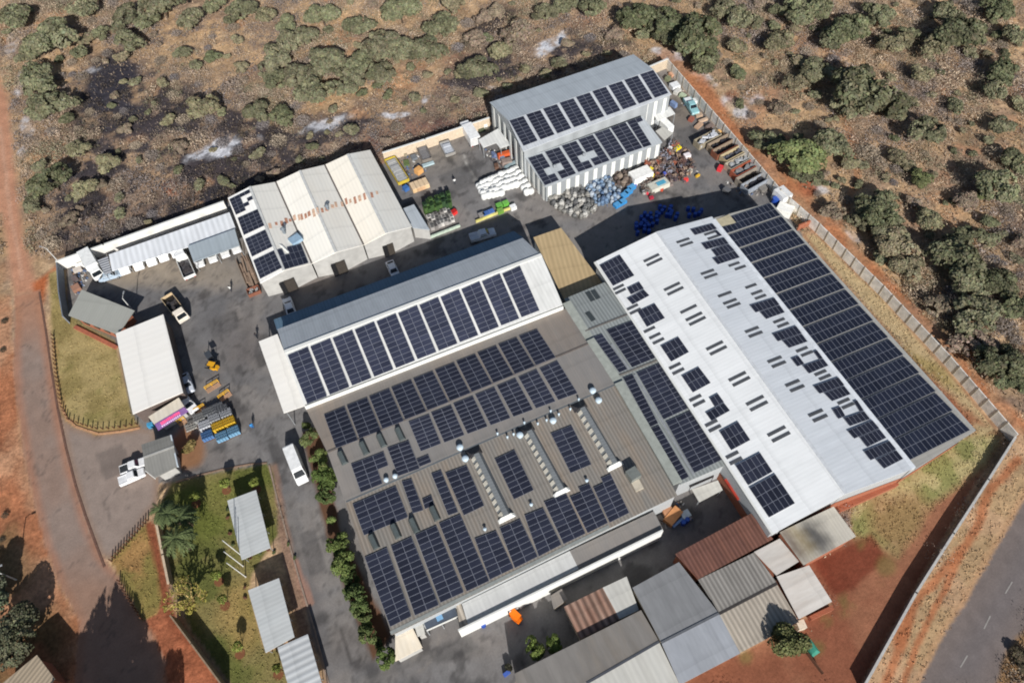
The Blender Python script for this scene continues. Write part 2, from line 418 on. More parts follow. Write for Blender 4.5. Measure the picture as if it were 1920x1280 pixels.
# left band: red soil and track
LEFT = [(-150, 560), (20, 556), (36, 800), (66, 950), (112, 1092), (160, 1175), (330, 1180), (300, 1085), (345, 1160), (420, 1300), (-150, 1320)]
dl = sdist(WX, WY, LEFT)
blend(soft(dl, 14), lin(170, 112, 80))
blend(soft(dl, 14) * ss(n1, .42, .62) * .8, lin(190, 146, 114))
blend(soft(sdist(WX, WY, [(-150, 900), (30, 960), (70, 1080), (130, 1180), (100, 1320), (-150, 1320)]), 60) * ss(n6, .35, .6) * .8, lin(112, 92, 62))
blend(soft(sdist(WX, WY, [(-150, 380), (0, 380), (10, 560), (-150, 600)]), 20) * .6, lin(170, 140, 104))
blend(soft(sdist(SX, SY, [(300, 1085), (330, 1160), (420, 1280), (445, 1300), (310, 1300), (300, 1230), (270, 1165)]), 8), lin(160, 98, 70))
blend(soft(sdist(SX, SY, [(262, 1160), (290, 1190), (318, 1300), (300, 1300)]), 8) * .8, lin(170, 132, 104))
dt = sdist(SX, SY, TRACK)
blend(soft(dt, 14), lin(190, 140, 112))
blend(soft(dt, 10) * ss(1 - sline(SX, SY, [(0, 240), (20, 400), (42, 520)]) / 7, 0, 1) * .5, lin(205, 165, 140))
blend(soft(sdist(SX, SY, [(60, 530), (118, 492), (120, 505), (92, 515), (80, 570), (66, 560)]), 10), lin(180, 104, 66))
# tarred road, edges stained by soil
dr = sdist(SX, SY, ROAD)
blend(soft(dr, 6), lin(148, 130, 119))
blend(soft(dr, 6) * ss(n1, .4, .65) * .5, lin(150, 122, 106))
blend(soft(dr, 6) * ss(-dr, 22, 2) * .5, lin(180, 118, 84))
blend(soft(dr, 6) * ss(PY * -1, -680, -560) * .7, lin(178, 130, 102))
blend(soft(dr, 6) * ss(PY, 1050, 1110) * .7, lin(152, 118, 98))
da = sdist(SX, SY, APRON)
blend(soft(da, 5), lin(146, 132, 124))
blend(soft(da, 5) * ss(n4, .4, .6) * .4, lin(156, 138, 124))
blend(soft(da, 5) * ss(-da, 16, 1) * .5, lin(150, 118, 94))
# yard tar
dy_ = sdist(PX, PY, YARD)
blend(soft(dy_, 4), lin(130, 127, 125))
blend(soft(dy_, 4) * ss(n4, .42, .6) * .7, lin(112, 110, 110))
blend(soft(dy_, 4) * ss(n6, .5, .64) * .4, lin(116, 112, 110))
blend(soft(dy_, 4) * ss(n1, .5, .66) * .45, lin(148, 140, 132))
for x, y, a, b_, k, c in ((330, 510, 170, 40, .75, (172, 156, 134)), (220, 510, 60, 34, .5, (164, 146, 124)), (790, 300, 110, 34, .6, (158, 147, 132)), (450, 640, 60, 70, .5, (118, 108, 102)), (580, 540, 90, 20, .5, (126, 112, 102)), (660, 1215, 60, 60, .4, (118, 110, 104)), (860, 1210, 120, 40, .45, (128, 118, 110)), (1040, 390, 60, 30, .5, (150, 140, 130)), (1290, 260, 60, 60, .3, (128, 120, 112)), (1270, 190, 40, 60, .6, (150, 134, 114)), (480, 470, 50, 50, .55, (150, 136, 118)), (560, 1120, 60, 120, .35, (118, 104, 96)), (400, 850, 100, 50, .4, (124, 112, 102))):
    q = ((WX - x) / a) ** 2 + ((WY - y) / b_) ** 2
    blend(soft(dy_, 4) * ss(1.2 - q, 0, 1.2) * k * (.5 + .5 * n6), lin(*c))
for pts, w, k, c in (([(870, 292), (893, 345)], 2.2, .7, (190, 186, 178)), ([(430, 560), (350, 640), (480, 800)], 12, .25, (86, 84, 84)), ([(470, 560), (440, 760), (520, 860)], 10, .25, (84, 82, 82)), ([(900, 1220), (760, 1240), (690, 1290)], 9, .3, (84, 82, 80)), ([(640, 1180), (660, 1260)], 2, .5, (60, 56, 54)), ([(520, 870), (600, 1190)], 16, .25, (92, 90, 90))):
    blend(soft(dy_, 4) * ss(1.3 - sline(SX, SY, pts) / w, 0, .8) * k, lin(*c))
for k in range(46):      # tyre tracks sweeping through the yard
    rt = random.Random(500 + k); x, y = rt.choice(((450, 620), (470, 760), (430, 850), (560, 1000), (350, 540), (820, 1210), (840, 320), (1260, 300), (660, 560))); x += rt.uniform(-60, 60); y += rt.uniform(-50, 50)
    a = rt.uniform(0, 6.28); c = rt.uniform(-.02, .02); pts = []
    for q in range(9):
        pts.append((x, y)); x += 14 * math.cos(a); y += 14 * math.sin(a); a += c * 14
    blend(soft(dy_, 4) * ss(1.3 - sline(PX, PY, pts) / 2.2, 0, .8) * rt.uniform(.12, .4), lin(*rt.choice(((78, 76, 76), (86, 84, 83), (140, 132, 124)))))
# resurfaced rectangles
for q, c in (([(560, 1000), (590, 992), (612, 1070), (584, 1082)], (92, 89, 88)), ([(385, 600), (440, 580), (455, 612), (398, 634)], (98, 95, 94)), ([(800, 1215), (880, 1190), (900, 1215), (820, 1245)], (92, 90, 89)), ([(820, 330), (880, 305), (900, 340), (842, 366)], (98, 96, 95)), ([(1262, 246), (1300, 236), (1330, 280), (1290, 300)], (96, 94, 93)), ([(180, 850), (230, 830), (250, 880), (196, 900)], (112, 102, 96))):
    blend(soft(np.minimum(dy_, da), 4) * soft(sdist(SX, SY, q), 3) * .6, lin(*c))
# oil and damp patches
oil = fbm(X, Y, 4, 41)
blend(soft(dy_, 4) * ss(oil, .6, .72) * .6, lin(66, 64, 64))
blend(soft(dy_, 4) * ss(fbm(X, Y, 1.4, 43), .66, .76) * .5, lin(72, 70, 70))
crk = np.abs(fbm(X, Y, 9, 45, 5) - .5)
blend(soft(np.minimum(dy_, np.minimum(da, dr)), 4) * ss(.012 - crk, 0, .01) * .35, lin(70, 66, 64))
# brick edging beside the drive
blend(soft(sdist(SX, SY, [(505, 872), (520, 868), (540, 980), (565, 1100), (600, 1290), (585, 1300), (545, 1130), (524, 1010)]), 4) * .8, lin(140, 112, 96))
blend(soft(sdist(SX, SY, [(545, 1040), (560, 1050), (590, 1130), (572, 1140)]), 4) * .7, lin(168, 126, 106))
# hedge bed
blend(soft(sdist(SX, SY, [(566, 810), (600, 800), (640, 1000), (735, 1190), (700, 1240), (650, 1110), (612, 1000)]), 6), lin(104, 76, 58))
# lawns
for poly, c1, c2 in ((LAWN_W, (172, 152, 104), (140, 124, 78)), (LAWN_G, (104, 106, 58), (140, 126, 82)), (LAWN_T, (138, 124, 72), (168, 128, 84))):
    d = sdist(SX, SY, poly); mk = soft(d, 4)
    blend(mk, lin(*c1)); blend(mk * ss(n6, .42, .62) * .8, lin(*c2)); blend(mk * ss(n3, .55, .7) * .3, lin(110, 112, 56))
blend(soft(sdist(WX, WY, [(420, 1100), (460, 1090), (490, 1200), (450, 1230), (410, 1160)]), 30) * .6, lin(176, 146, 92))
blend(soft(sdist(WX, WY, [(330, 910), (500, 880), (505, 940), (400, 1010), (330, 1000)]), 30) * .4, lin(110, 118, 50))
blend(ss(1.3 - sline(SX, SY, [(282, 985), (300, 1060), (312, 1120), (322, 1170), (350, 1200)]) / 9, 0, .7), lin(138, 82, 58))
blend(ss(1.3 - sline(SX, SY, [(100, 640), (112, 740), (125, 785), (180, 812), (260, 800)]) / 5, 0, .8) * .8, lin(176, 140, 92))
blend(soft(sdist(SX, SY, [(160, 545), (215, 640), (222, 655), (140, 612), (130, 590)]), 5) * .5, lin(120, 110, 70))
# soil round the tree by the gate
blend(ss(1.2 - np.hypot((WX - 352) / 36, (WY - 840) / 40), 0, .5), lin(146, 108, 80))
# south garden
dg = sdist(SX, SY, GARDEN_S); mg = soft(dg, 4)
blend(mg, lin(142, 90, 68)); blend(mg * ss(n1, .42, .6) * .7, lin(158, 110, 84))
G1 = [(1500, 430), (1530, 440), (1650, 555), (1770, 690), (1866, 805), (1840, 815), (1740, 700), (1620, 570)]
blend(mg * soft(sdist(SX, SY, G1), 8), lin(186, 164, 126)); blend(mg * soft(sdist(WX, WY, [(1690, 650), (1770, 690), (1800, 740), (1720, 690)]), 12) * .7, lin(150, 132, 80))
blend(mg * soft(sdist(WX, WY, [(1745, 700), (1800, 760), (1850, 800), (1800, 800)]), 14) * .8, lin(152, 92, 66))
G2 = [(1590, 916), (1700, 880), (1827, 812), (1880, 815), (1850, 870), (1740, 960), (1690, 1040), (1630, 1010), (1600, 1000)]
blend(mg * soft(sdist(WX, WY, G2), 22), lin(178, 164, 118)); blend(mg * soft(sdist(WX, WY, G2), 22) * ss(n6 * .6 + n3 * .4, .44, .56) * .8, lin(130, 132, 78))
blend(mg * soft(sdist(WX, WY, [(1630, 930), (1720, 920), (1760, 960), (1700, 1050), (1640, 1000)]), 30) * .55, lin(158, 112, 84))
blend(mg * soft(sdist(WX, WY, [(1520, 1055), (1640, 1000), (1665, 1045), (1600, 1110), (1560, 1120)]), 10) * .85, lin(118, 60, 44))
for x, y, r in ((1585, 1140, 26), (1665, 1060, 24), (1610, 1015, 20), (1650, 1105, 14), (1545, 1165, 18), (1530, 1220, 16), (1400, 1232, 16)):
    blend(mg * ss(1.2 - np.hypot(WX - x, WY - y) / r, 0, .8) * .55 * ss(n3, .3, .6), lin(112, 108, 62))
# verge of the road outside
dv = sdist(SX, SY, VERGE)
blend(soft(dv, 6), lin(190, 156, 122)); blend(soft(dv, 6) * ss(n6, .42, .6) * .6, lin(172, 146, 108))
for pts, w in (([(1905, 860), (1860, 920), (1830, 990), (1780, 1060), (1720, 1130), (1690, 1220), (1650, 1290)], 11), ([(1800, 1040), (1760, 1130), (1700, 1260), (1680, 1300)], 8), ([(1700, 1130), (1690, 1210)], 18)):
    blend(soft(dv, 6) * ss(1.2 - sline(WX, WY, pts) / w, 0, .8) * .85, lin(176, 112, 76))
dh = sdist(SX, SY, HIGHWAY)
blend(soft(dh - 12, 10) * .6, lin(190, 148, 112))
blend(soft(dh, 5), lin(118, 110, 108)); blend(soft(dh, 4) * ss(-dh, 60, 10) * .35, lin(132, 116, 106)); blend(soft(dh, 5) * ss(n4, .4, .6) * .3, lin(106, 100, 99))
blend(soft(sdist(WX, WY, [(1885, 1240), (1925, 1180), (2010, 1040), (2060, 1320), (1860, 1320)]), 10), lin(150, 118, 84))
colr *= (1 + (n5 - .5)[:, None] * .25)

# heights: level yard and roads, uneven bush
flat = np.minimum.reduce([dy_, sdist(PX, PY, ROAD), sdist(PX, PY, APRON), sdist(PX, PY, HIGHWAY), sdist(PX, PY, LAWN_G), sdist(PX, PY, LAWN_W), sdist(PX, PY, TRACK), dg])
rough = ss(flat, 4, 40)
Z = rough * ((n1 - .5) * .9 + (n3 - .5) * .45)

GM = {
 'bush': ground_mat('bush_ground', (1.6, .42), (.35, .2), .8),
 'soil': ground_mat('bare_soil', (2.2, .2), (.3, .16), .5),
 'tar': ground_mat('tar_surface', (3.5, .12), (.45, .1), .15),
 'lawn': ground_mat('mown_grass', (3.0, .3), (.5, .16), .5)}
idx = np.arange(nx * ny).reshape(ny, nx)
FA = np.stack([idx[:-1, :-1].ravel(), idx[:-1, 1:].ravel(), idx[1:, 1:].ravel(), idx[1:, :-1].ravel()], 1)
FA = FA[keep[FA].all(1)]
fx = PX[FA].mean(1); fy = PY[FA].mean(1)
reg = np.zeros(len(FA), int)
REGS = [('ground', None, 'bush'), ('garden_soil', GARDEN_S, 'soil'), ('road_verge', VERGE, 'soil'), ('dirt_track', TRACK, 'soil'), ('yard_paving', YARD, 'tar'), ('access_road', ROAD, 'tar'), ('entrance_apron', APRON, 'tar'), ('lawn', LAWN_W, 'lawn'), ('lawn', LAWN_G, 'lawn'), ('lawn', LAWN_T, 'lawn'), ('highway', HIGHWAY, 'tar')]
for k, (nm, poly, mt) in enumerate(REGS):
    if poly is not None: reg[sdist(fx, fy, poly) < 0] = k
def grid_object(name, faces, mat):
    used, inv = np.unique(faces, return_inverse=True)
    inv = inv.reshape(-1, 4).astype(np.int32)
    me = bpy.data.meshes.new(name)
    me.vertices.add(len(used)); me.loops.add(inv.size); me.polygons.add(len(inv))
    me.vertices.foreach_set('co', np.stack([X[used], Y[used], Z[used]], 1).astype(np.float32).ravel())
    me.loops.foreach_set('vertex_index', inv.ravel())
    me.polygons.foreach_set('loop_start', np.arange(0, inv.size, 4, dtype=np.int32))
    me.polygons.foreach_set('use_smooth', np.ones(len(inv), bool))
    ca = me.color_attributes.new('Col', 'FLOAT_COLOR', 'POINT')
    rgba = np.ones((len(used), 4), np.float32); rgba[:, :3] = colr[used]
    ca.data.foreach_set('color', rgba.ravel())
    me.materials.append(mat); me.update(calc_edges=True); me.validate()
    o = bpy.data.objects.new(name, me); COL.objects.link(o)
    o['kind'] = 'structure'
    return o
for k, (nm, poly, mt) in enumerate(REGS):
    f = FA[reg == k]
    if len(f): grid_object(nm, f, GM[mt])
# far land all round, a little lower
mb = MB(); R_ = 2500
mb.quad((-R_, -R_, -1.2), (R_, -R_, -1.2), (R_, R_, -1.2), (-R_, R_, -1.2))
o = mb.build('terrain', plain('far_bush', C(128, 106, 82), .95, var=.35, scale=.08)); o['kind'] = 'structure'
# painted dashes on the road outside
mb = MB(); dash = paint(160, 155, 149)
for (x1, y1, x2, y2) in ((1898, 1090, 1885, 1112), (1857, 1154, 1845, 1178), (1814, 1228, 1801, 1250)):
    a, b_ = W(x1, y1, .012), W(x2, y2, .012); t = (b_ - a).normalized(); s = Vector((-t.y, t.x, 0)) * .08
    mb.quad(a - s, b_ - s, b_ + s, a + s)
o = mb.build('road_marking', dash); o['kind'] = 'structure'
# kerbs
def kerb(pts, w, h, mat, name='kerb'):
    mb = MB(); P = [W(x, y, 0) for x, y in pts]
    for a, b_ in zip(P[:-1], P[1:]):
        t = (b_ - a); L_ = t.length; c = (a + b_) / 2
        mb.box((c.x, c.y, -.05), (L_ + .05, w, h + .05), math.atan2(t.y, t.x))
    o = mb.build(name, mat); o['kind'] = 'structure'
    return o
kerb([(74, 548), (86, 620), (96, 690), (108, 765), (124, 840), (142, 910), (160, 965), (180, 1020), (196, 1062)], .35, .07, plain('dirty_kerb', C(112, 84, 72), .9, var=.2))
kerb([(118, 768), (127, 786), (142, 799), (165, 807), (185, 813), (225, 809), (262, 802)], .3, .14, plain('kerb_stone', C(186, 142, 106), .9, var=.2))
kerb([(505, 872), (520, 935), (540, 1010), (560, 1080), (590, 1180), (616, 1280)], .25, .14, plain('pale_kerb', C(150, 132, 118), .9, var=.2))
kerb([(330, 904), (365, 893), (420, 879), (470, 870), (500, 868)], .25, .12, plain('lawn_kerb', C(140, 116, 98), .9, var=.2))
# ------------------------------------------------------------------ building helpers
def roofslab(poly, mat, name, parent, th=.14, lift=0.0):
    """poly: (px,py,z) corners"""
    P = [W(x, y, z) + Vector((0, 0, lift)) for x, y, z in poly]
    mb = MB(); mb.hexa([p - Vector((0, 0, th)) for p in P], P)
    # make sure faces look outwards
    return mb.build(name, mat, parent)
def skirt(mb, poly, inset=.25, drop=.16, mi=0, z0=-.05, only=None):
    P = [W(x, y, z) for x, y, z in poly]
    c = sum(P, Vector()) / len(P)
    Q = []
    for p in P:
        d = Vector((p.x - c.x, p.y - c.y, 0)); l = d.length
        q = p - d / l * inset * 1.3
        Q.append(Vector((q.x, q.y, p.z - drop)))
    n = len(Q)
    for i in range(n):
        if only is not None and i not in only: continue
        a, b = Q[i], Q[(i + 1) % n]
        mb.quad((a.x, a.y, z0), (b.x, b.y, z0), b, a, mi)
    return Q
def building(name, label, cat, roofs, wallmat, group=None, walls=True, inset=.25, base=None):
    """roofs: list of (poly, material, part name)"""
    P = [W(x, y, 0) for r in roofs for x, y, z in r[0]]
    base = base or (sum((p.x for p in P)) / len(P), sum((p.y for p in P)) / len(P), 0)
    t = thing(name, label, cat, base, 0, group)
    mw = MB()
    for r in roofs:
        roofslab(r[0], r[1], r[2], t)
        if walls: skirt(mw, r[0], inset)
    if walls: mw.build('wall', wallmat, t)
    return t
def pplane(*pts):
    return plane3(*[W(*p) for p in pts])
def lerp(a, b, t): return a + (b - a) * t
def arr_pts(px4, pl, off=.14):
    return [WP(x, y, pl, off) for x, y in px4]
def solar(parent, Q, nc, nr, pl, skip=(), name='solar_array', th=.05, gap=.012, tone=1.0, tint=(1, 1, 1)):
    """one block of modules; Q = world corners TL,TR,BR,BL"""
    TL, TR, BR, BL = Q; n = pl[1]
    mb = MB()
    def pt(u, v): return lerp(lerp(TL, TR, u), lerp(BL, BR, u), v)
    lu = (TR - TL).length / nc; lv = (BL - TL).length / nr
    gu, gv = gap / 2 / lu, gap / 2 / lv
    fu, fv = .04 / lu, .04 / lv
    for i in range(nc):
        for j in range(nr):
            if (i, j) in skip: continue
            def q(a, b): return pt((i + a) / nc, (j + b) / nr)
            o = [q(gu, gv), q(1 - gu, gv), q(1 - gu, 1 - gv), q(gu, 1 - gv)]
            g = [q(fu, fv), q(1 - fu, fv), q(1 - fu, 1 - fv), q(fu, 1 - fv)]
            up = n * th
            b0 = len(mb.v)
            mb.v.extend([tuple(p) for p in o] + [tuple(p + up) for p in o] + [tuple(p + up) for p in g] + [tuple(p + up - n * .006) for p in g])
            for k in range(4):
                l = (k + 1) % 4
                mb.f.append((b0 + k, b0 + 4 + k, b0 + 4 + l, b0 + l)); mb.m.append(0)
                mb.f.append((b0 + 4 + k, b0 + 8 + k, b0 + 8 + l, b0 + 4 + l)); mb.m.append(0)
            mb.f.append((b0 + 12, b0 + 15, b0 + 14, b0 + 13)); mb.m.append(1)
            mb.f.append((b0, b0 + 1, b0 + 2, b0 + 3)); mb.m.append(0)
    o = mb.build(name, [M['pvframe'], M['pv']], parent)
    rt = random.Random(len(mb.v) + int(TL.x * 10)); base_t = rt.uniform(.88, 1.15) * tone; nm_ = len(mb.v) // 16
    ca = o.data.color_attributes.new('tone', 'FLOAT_COLOR', 'POINT'); a = np.ones((nm_, 16, 4), np.float32)
    a[:, :, :3] = (base_t * np.array([rt.uniform(.84, 1.18) for _ in range(nm_)]))[:, None, None] * np.array(tint)
    ca.data.foreach_set('color', a.ravel())
    return o
def solar_px(parent, px4, nc, nr, pl, skip=(), off=.14):
    return solar(parent, arr_pts(px4, pl, off), nc, nr, pl, skip)
def solar_run(parent, first, last, n, nc, nr, pl, skips={}, **kw):
    A = arr_pts(first, pl); B = arr_pts(last, pl)
    for k in range(n):
        t = k / (n - 1)
        solar(parent, [lerp(a, b, t) for a, b in zip(A, B)], nc, nr, pl, skips.get(k, ()), **kw)
def strip_on(parent, name, mat, a, b, pl, w, h, lift=.0):
    """a long flat box lying on a roof plane from photo point a to b"""
    p, q = WP(*a, pl, lift), WP(*b, pl, lift)
    t = (q - p).normalized(); s = t.cross(pl[1]).normalized() * (w / 2); up = pl[1] * h
    mb = MB(); mb.hexa([p - s, q - s, q + s, p + s], [p - s + up, q - s + up, q + s + up, p + s + up])
    return mb.build(name, mat, parent)
def wallbox(parent, name, mat, a, b, z0, z1, out, depth=.1):
    """a panel (door, window) standing proud of a wall between ground points a and b (world xy)"""
    a = Vector((a[0], a[1], 0)); b = Vector((b[0], b[1], 0)); o = Vector((out[0], out[1], 0)) * depth
    mb = MB(); z0v, z1v = Vector((0, 0, z0)), Vector((0, 0, z1))
    mb.hexa([a + z0v, b + z0v, b + o + z0v, a + o + z0v], [a + z1v, b + z1v, b + o + z1v, a + o + z1v])
    return mb.build(name, mat, parent)

# roof sheets
def smoke_sheet():
    m = sheet('smoke_stained_sheet', C(190, 184, 172), .5, 'y', .06, stain=C(160, 150, 124), stain_amt=.5)
    nt = m.node_tree; N, L = nt.nodes, nt.links; b = N['Principled BSDF']
    src = b.inputs['Base Color'].links[0].from_socket; tc = N.new('ShaderNodeTexCoord'); geo = N.new('ShaderNodeNewGeometry')
    for (px, py, sx, sy, col, k) in ((1527, 1000, 3.2, 5.5, C(52, 52, 56), .85), (1498, 1010, 2.2, 5.0, C(122, 104, 62), .7), (1482, 1015, 1.6, 5.0, C(84, 66, 58), .7)):
        c = W(px, py, 5.2); mp = N.new('ShaderNodeMapping'); mp.vector_type = 'TEXTURE'
        mp.inputs['Location'].default_value = (c.x, c.y, 5.2); mp.inputs['Scale'].default_value = (sx, sy, 50); mp.inputs['Rotation'].default_value = (0, 0, .1)
        L.new(geo.outputs['Position'], mp.inputs['Vector'])
        nz = N.new('ShaderNodeTexNoise'); nz.inputs['Scale'].default_value = .5; nz.inputs['Detail'].default_value = 5; L.new(geo.outputs['Position'], nz.inputs['Vector'])
        ln = N.new('ShaderNodeVectorMath'); ln.operation = 'LENGTH'; L.new(mp.outputs[0], ln.inputs[0])
        ad = N.new('ShaderNodeMath'); ad.operation = 'ADD'; L.new(ln.outputs['Value'], ad.inputs[0]); L.new(nz.outputs['Fac'], ad.inputs[1])
        mr = N.new('ShaderNodeMapRange'); mr.interpolation_type = 'SMOOTHSTEP'; mr.inputs['From Min'].default_value = .45; mr.inputs['From Max'].default_value = 1.5; mr.inputs['To Min'].default_value = k; mr.inputs['To Max'].default_value = 0
        L.new(ad.outputs[0], mr.inputs['Value'])
        mx = N.new('ShaderNodeMixRGB'); mx.inputs['Color2'].default_value = col; L.new(mr.outputs[0], mx.inputs['Fac']); L.new(src, mx.inputs['Color1']); src = mx.outputs[0]
    L.new(src, b.inputs['Base Color'])
    return m
S = {}
S['white'] = sheet('white_roof_sheet', C(232, 232, 228, .9), .7, 'y', .05, stain=C(200, 198, 192), stain_amt=.4)
S['whiteA'] = sheet('white_roof_sheet_cross', C(212, 215, 218, .9), .55, 'x', .05, stain=C(188, 192, 196), stain_amt=.5)
S['greyblue'] = sheet('grey_blue_roof_sheet', C(190, 195, 199), .5, 'y', .05, stain=C(174, 180, 184), stain_amt=.5)
S['shed'] = sheet('pale_grey_roof_sheet', C(186, 193, 198), .6, 'y', .05, stain=C(172, 180, 186), stain_amt=.4)
S['brown'] = sheet('weathered_roof_sheet', C(136, 130, 124), .45, 'y', .025, stain=C(170, 150, 130), stain_amt=.55, var=.06)
S['brown2'] = sheet('weathered_grey_roof_sheet', C(130, 127, 124), .45, 'y', .025, stain=C(158, 146, 134), stain_amt=.45, var=.06)
S['ribbed'] = sheet('ribbed_rusting_roof', C(138, 133, 126), .56, 'y', .2, stain=C(168, 142, 114), stain_amt=.5, stain_scale=.25, var=.04)
S['strip'] = sheet('ribbed_grey_green_roof', C(150, 155, 153), .6, 'y', .22, stain=C(136, 140, 140), stain_amt=.4)
S['tan'] = sheet('tan_roof_sheet', C(196, 172, 132), .85, 'y', .12, stain=C(178, 150, 112), stain_amt=.5, angle=.25)
S['creamroof'] = sheet('cream_roof_sheet', C(234, 224, 206, .95), .8, 'y', .04, stain=C(214, 190, 150), stain_amt=.5, stain_scale=.2)
S['palegrey'] = sheet('light_grey_roof_sheet', C(200, 198, 190), .8, 'y', .05, stain=C(186, 180, 168), stain_amt=.5)
S['flatwhite'] = sheet('off_white_flat_roof', C(248, 244, 236, 1.0), 1.2, 'x', .015, stain=C(236, 228, 216), stain_amt=.4, var=.02)
S['housegrey'] = sheet('plain_grey_roof', C(166, 166, 158), .5, 'y', .03, angle=.6, var=.04)
S['carport'] = sheet('carport_sheet', C(196, 198, 196), .62, 'x', .05, stain=C(166, 174, 178), stain_amt=.4)
S['carport2'] = sheet('carport_sheet_striped', C(198, 200, 200), .95, 'x', .16, stain=C(166, 174, 178), stain_amt=.4)
S['longribbed'] = sheet('white_ribbed_sheet', C(232, 234, 236, .97), 1.08, 'y', .12, stain=C(196, 204, 210), stain_amt=.4)
S['canopygrey'] = sheet('grey_canopy_sheet', C(166, 176, 182), .8, 'y', .04)
S['rust'] = sheet('rusty_red_roof', C(116, 82, 72), .62, 'y', .26, stain=C(142, 96, 76), stain_amt=.7, stain_scale=.2, var=.18)
S['ruststripe'] = sheet('rust_striped_roof', C(160, 132, 116), 1.0, 'y', .5, stain=C(132, 76, 52), stain_amt=.9, stain_scale=.3, var=.2)
S['old'] = sheet('old_grey_ribbed', C(146, 142, 136), .64, 'y', .3, stain=C(112, 104, 98), stain_amt=.5, var=.14)
S['oldpale'] = sheet('old_pale_ribbed', C(178, 168, 154), .68, 'y', .26, stain=C(142, 126, 110), stain_amt=.5, var=.14)
S['oldwhite'] = sheet('old_white_sheet', C(212, 206, 198), 1.0, 'x', .04, stain=C(176, 158, 142), stain_amt=.7, stain_scale=.2, var=.1)
S['slate'] = sheet('dull_grey_sheet', C(148, 148, 148), .6, 'y', .02, stain=C(128, 128, 130), stain_amt=.5, var=.12)
S['slate2'] = sheet('blue_grey_sheet', C(158, 161, 166), .6, 'y', .02, stain=C(140, 144, 152), stain_amt=.5, var=.12)
S['brownlong'] = sheet('brown_grey_sheet', C(142, 137, 131), .7, 'y', .02, stain=C(138, 120, 96), stain_amt=.6, var=.12)
S['smoke'] = smoke_sheet()
S['tanhouse'] = sheet('tan_ribbed_sheet', C(172, 156, 134), .6, 'y', .16, angle=.9)
S['guard'] = sheet('guard_roof_sheet', C(136, 134, 128), .5, 'y', .06)
S['bluestrip'] = sheet('dark_blue_sheet', C(104, 130, 150), .6, 'y', .08)

# ================================================================== 1 central factory
fac = thing('factory_building', 'largest factory in the middle, brown and white roofs covered in solar panels', 'factory', W(900, 800, 0))
HR, HE = 10.2, 8.2
c_rid = [(533, 659, HR), (1015, 477, HR)]
roofs = [
 ([(520, 617, 8.4), (533, 659, HR), (1015, 477, HR), (1008, 472, 9.9), (980, 446, 8.4)], S['greyblue'], 'roof'),
 ([(533, 659, HR), (570, 758, HE), (1055, 571, HE), (1015, 477, HR)], S['white'], 'roof'),
 ([(513, 599, 5.6), (519, 618, 6.2), (982, 446, 6.2), (963, 433, 5.6)], S['bluestrip'], 'lean_to_roof'),
 ([(485, 640, 5.2), (520, 626, 5.3), (572, 760, 5.3), (532, 774, 5.2)], S['flatwhite'], 'canopy_roof'),
 ([(574, 767, 7.2), (614, 848, 7.6), (1103, 645, 7.6), (1060, 578, 7.2)], S['brown'], 'roof'),
 ([(614, 848, 7.6), (648, 943, 6.8), (1155, 722, 6.8), (1103, 645, 7.6)], S['brown2'], 'roof'),
 ([(648, 943, 6.8), (735, 1190, 5.8), (1142, 990, 5.8), (1270, 928, 5.8), (1155, 722, 6.8)], S['ribbed'], 'roof'),
 ([(1000, 445, 4.3), (1052, 427, 4.3), (1134, 536, 4.3), (1060, 566, 4.3)], S['tan'], 'flat_roof'),
 ([(1058, 560, 6.6), (1134, 529, 6.6), (1187, 585, 7.0), (1097, 620, 7.0)], S['strip'], 'roof'),
 ([(1097, 620, 7.0), (1187, 585, 7.0), (1246, 671, 6.7), (1160, 705, 6.7)], S['strip'], 'roof'),
 ([(1160, 705, 6.7), (1246, 671, 6.7), (1364, 870, 6.2), (1275, 908, 6.2)], S['strip'], 'roof'),
 ([(866, 1131, 4.2), (1068, 1032, 4.2), (1085, 1066, 3.9), (878, 1172, 3.9)], sheet('annex_sheet', C(196, 196, 193), .7, 'y', .03, stain=C(182, 182, 178), rough=.8), 'annex_roof'),
 ([(1068, 1032, 4.2), (1226, 958, 4.2), (1243, 992, 3.9), (1085, 1066, 3.9)], S['brown2'], 'annex_roof'),
]
mw = MB()
for r in roofs:
    roofslab(r[0], r[1], r[2], fac)
for k in (0, 1, 2, 4, 5, 6, 7, 8, 9, 10):
    skirt(mw, roofs[k][0], .25)
mw.build('wall', M['wall_grey'], fac)
mw = MB()
for k in (11, 12): skirt(mw, roofs[k][0], .2)
mw.build('annex_wall', M['white'], fac)
# white fascia wall in front of the annex, white wall under the upper eave
def bar(parent, name, mat, a, b, z0, z1, w):
    A_, B_ = W(a[0], a[1], z1), W(b[0], b[1], z1)
    t = B_ - A_; c = (A_ + B_) / 2
    mb = MB(); mb.box((c.x, c.y, z0), (t.length, w, z1 - z0), math.atan2(t.y, t.x)); return mb.build(name, mat, parent)
bar(fac, 'parapet', M['white'], (859, 1181), (1243, 993), .0, 4.45, .25)
bar(fac, 'eave_wall', M['white'], (571, 762), (1056, 574), 6.9, 8.05, .2)
bar(fac, 'gutter', paint(100, 106, 110), (649, 940), (1155, 720), 6.78, 6.84, .22)  # valley gutter; its dark colour also paints the shadow line along the fold
bar(fac, 'gutter', paint(112, 104, 98), (614, 847), (1103, 644), 7.6, 7.68, .3)
bar(fac, 'gutter', paint(150, 154, 150), (732, 1186), (1142, 986), 5.72, 5.86, .45)
bar(fac, 'ridge_cap', M['white'], (533, 659), (1015, 477), HR + .0, HR + .1, .6)
bar(fac, 'ridge_cap', paint(110, 106, 102), (1097, 620), (1187, 585), 7.0, 7.08, .3)
bar(fac, 'ridge_cap', paint(120, 116, 110), (1160, 704), (1246, 670), 6.72, 6.82, .3)
mb = MB()
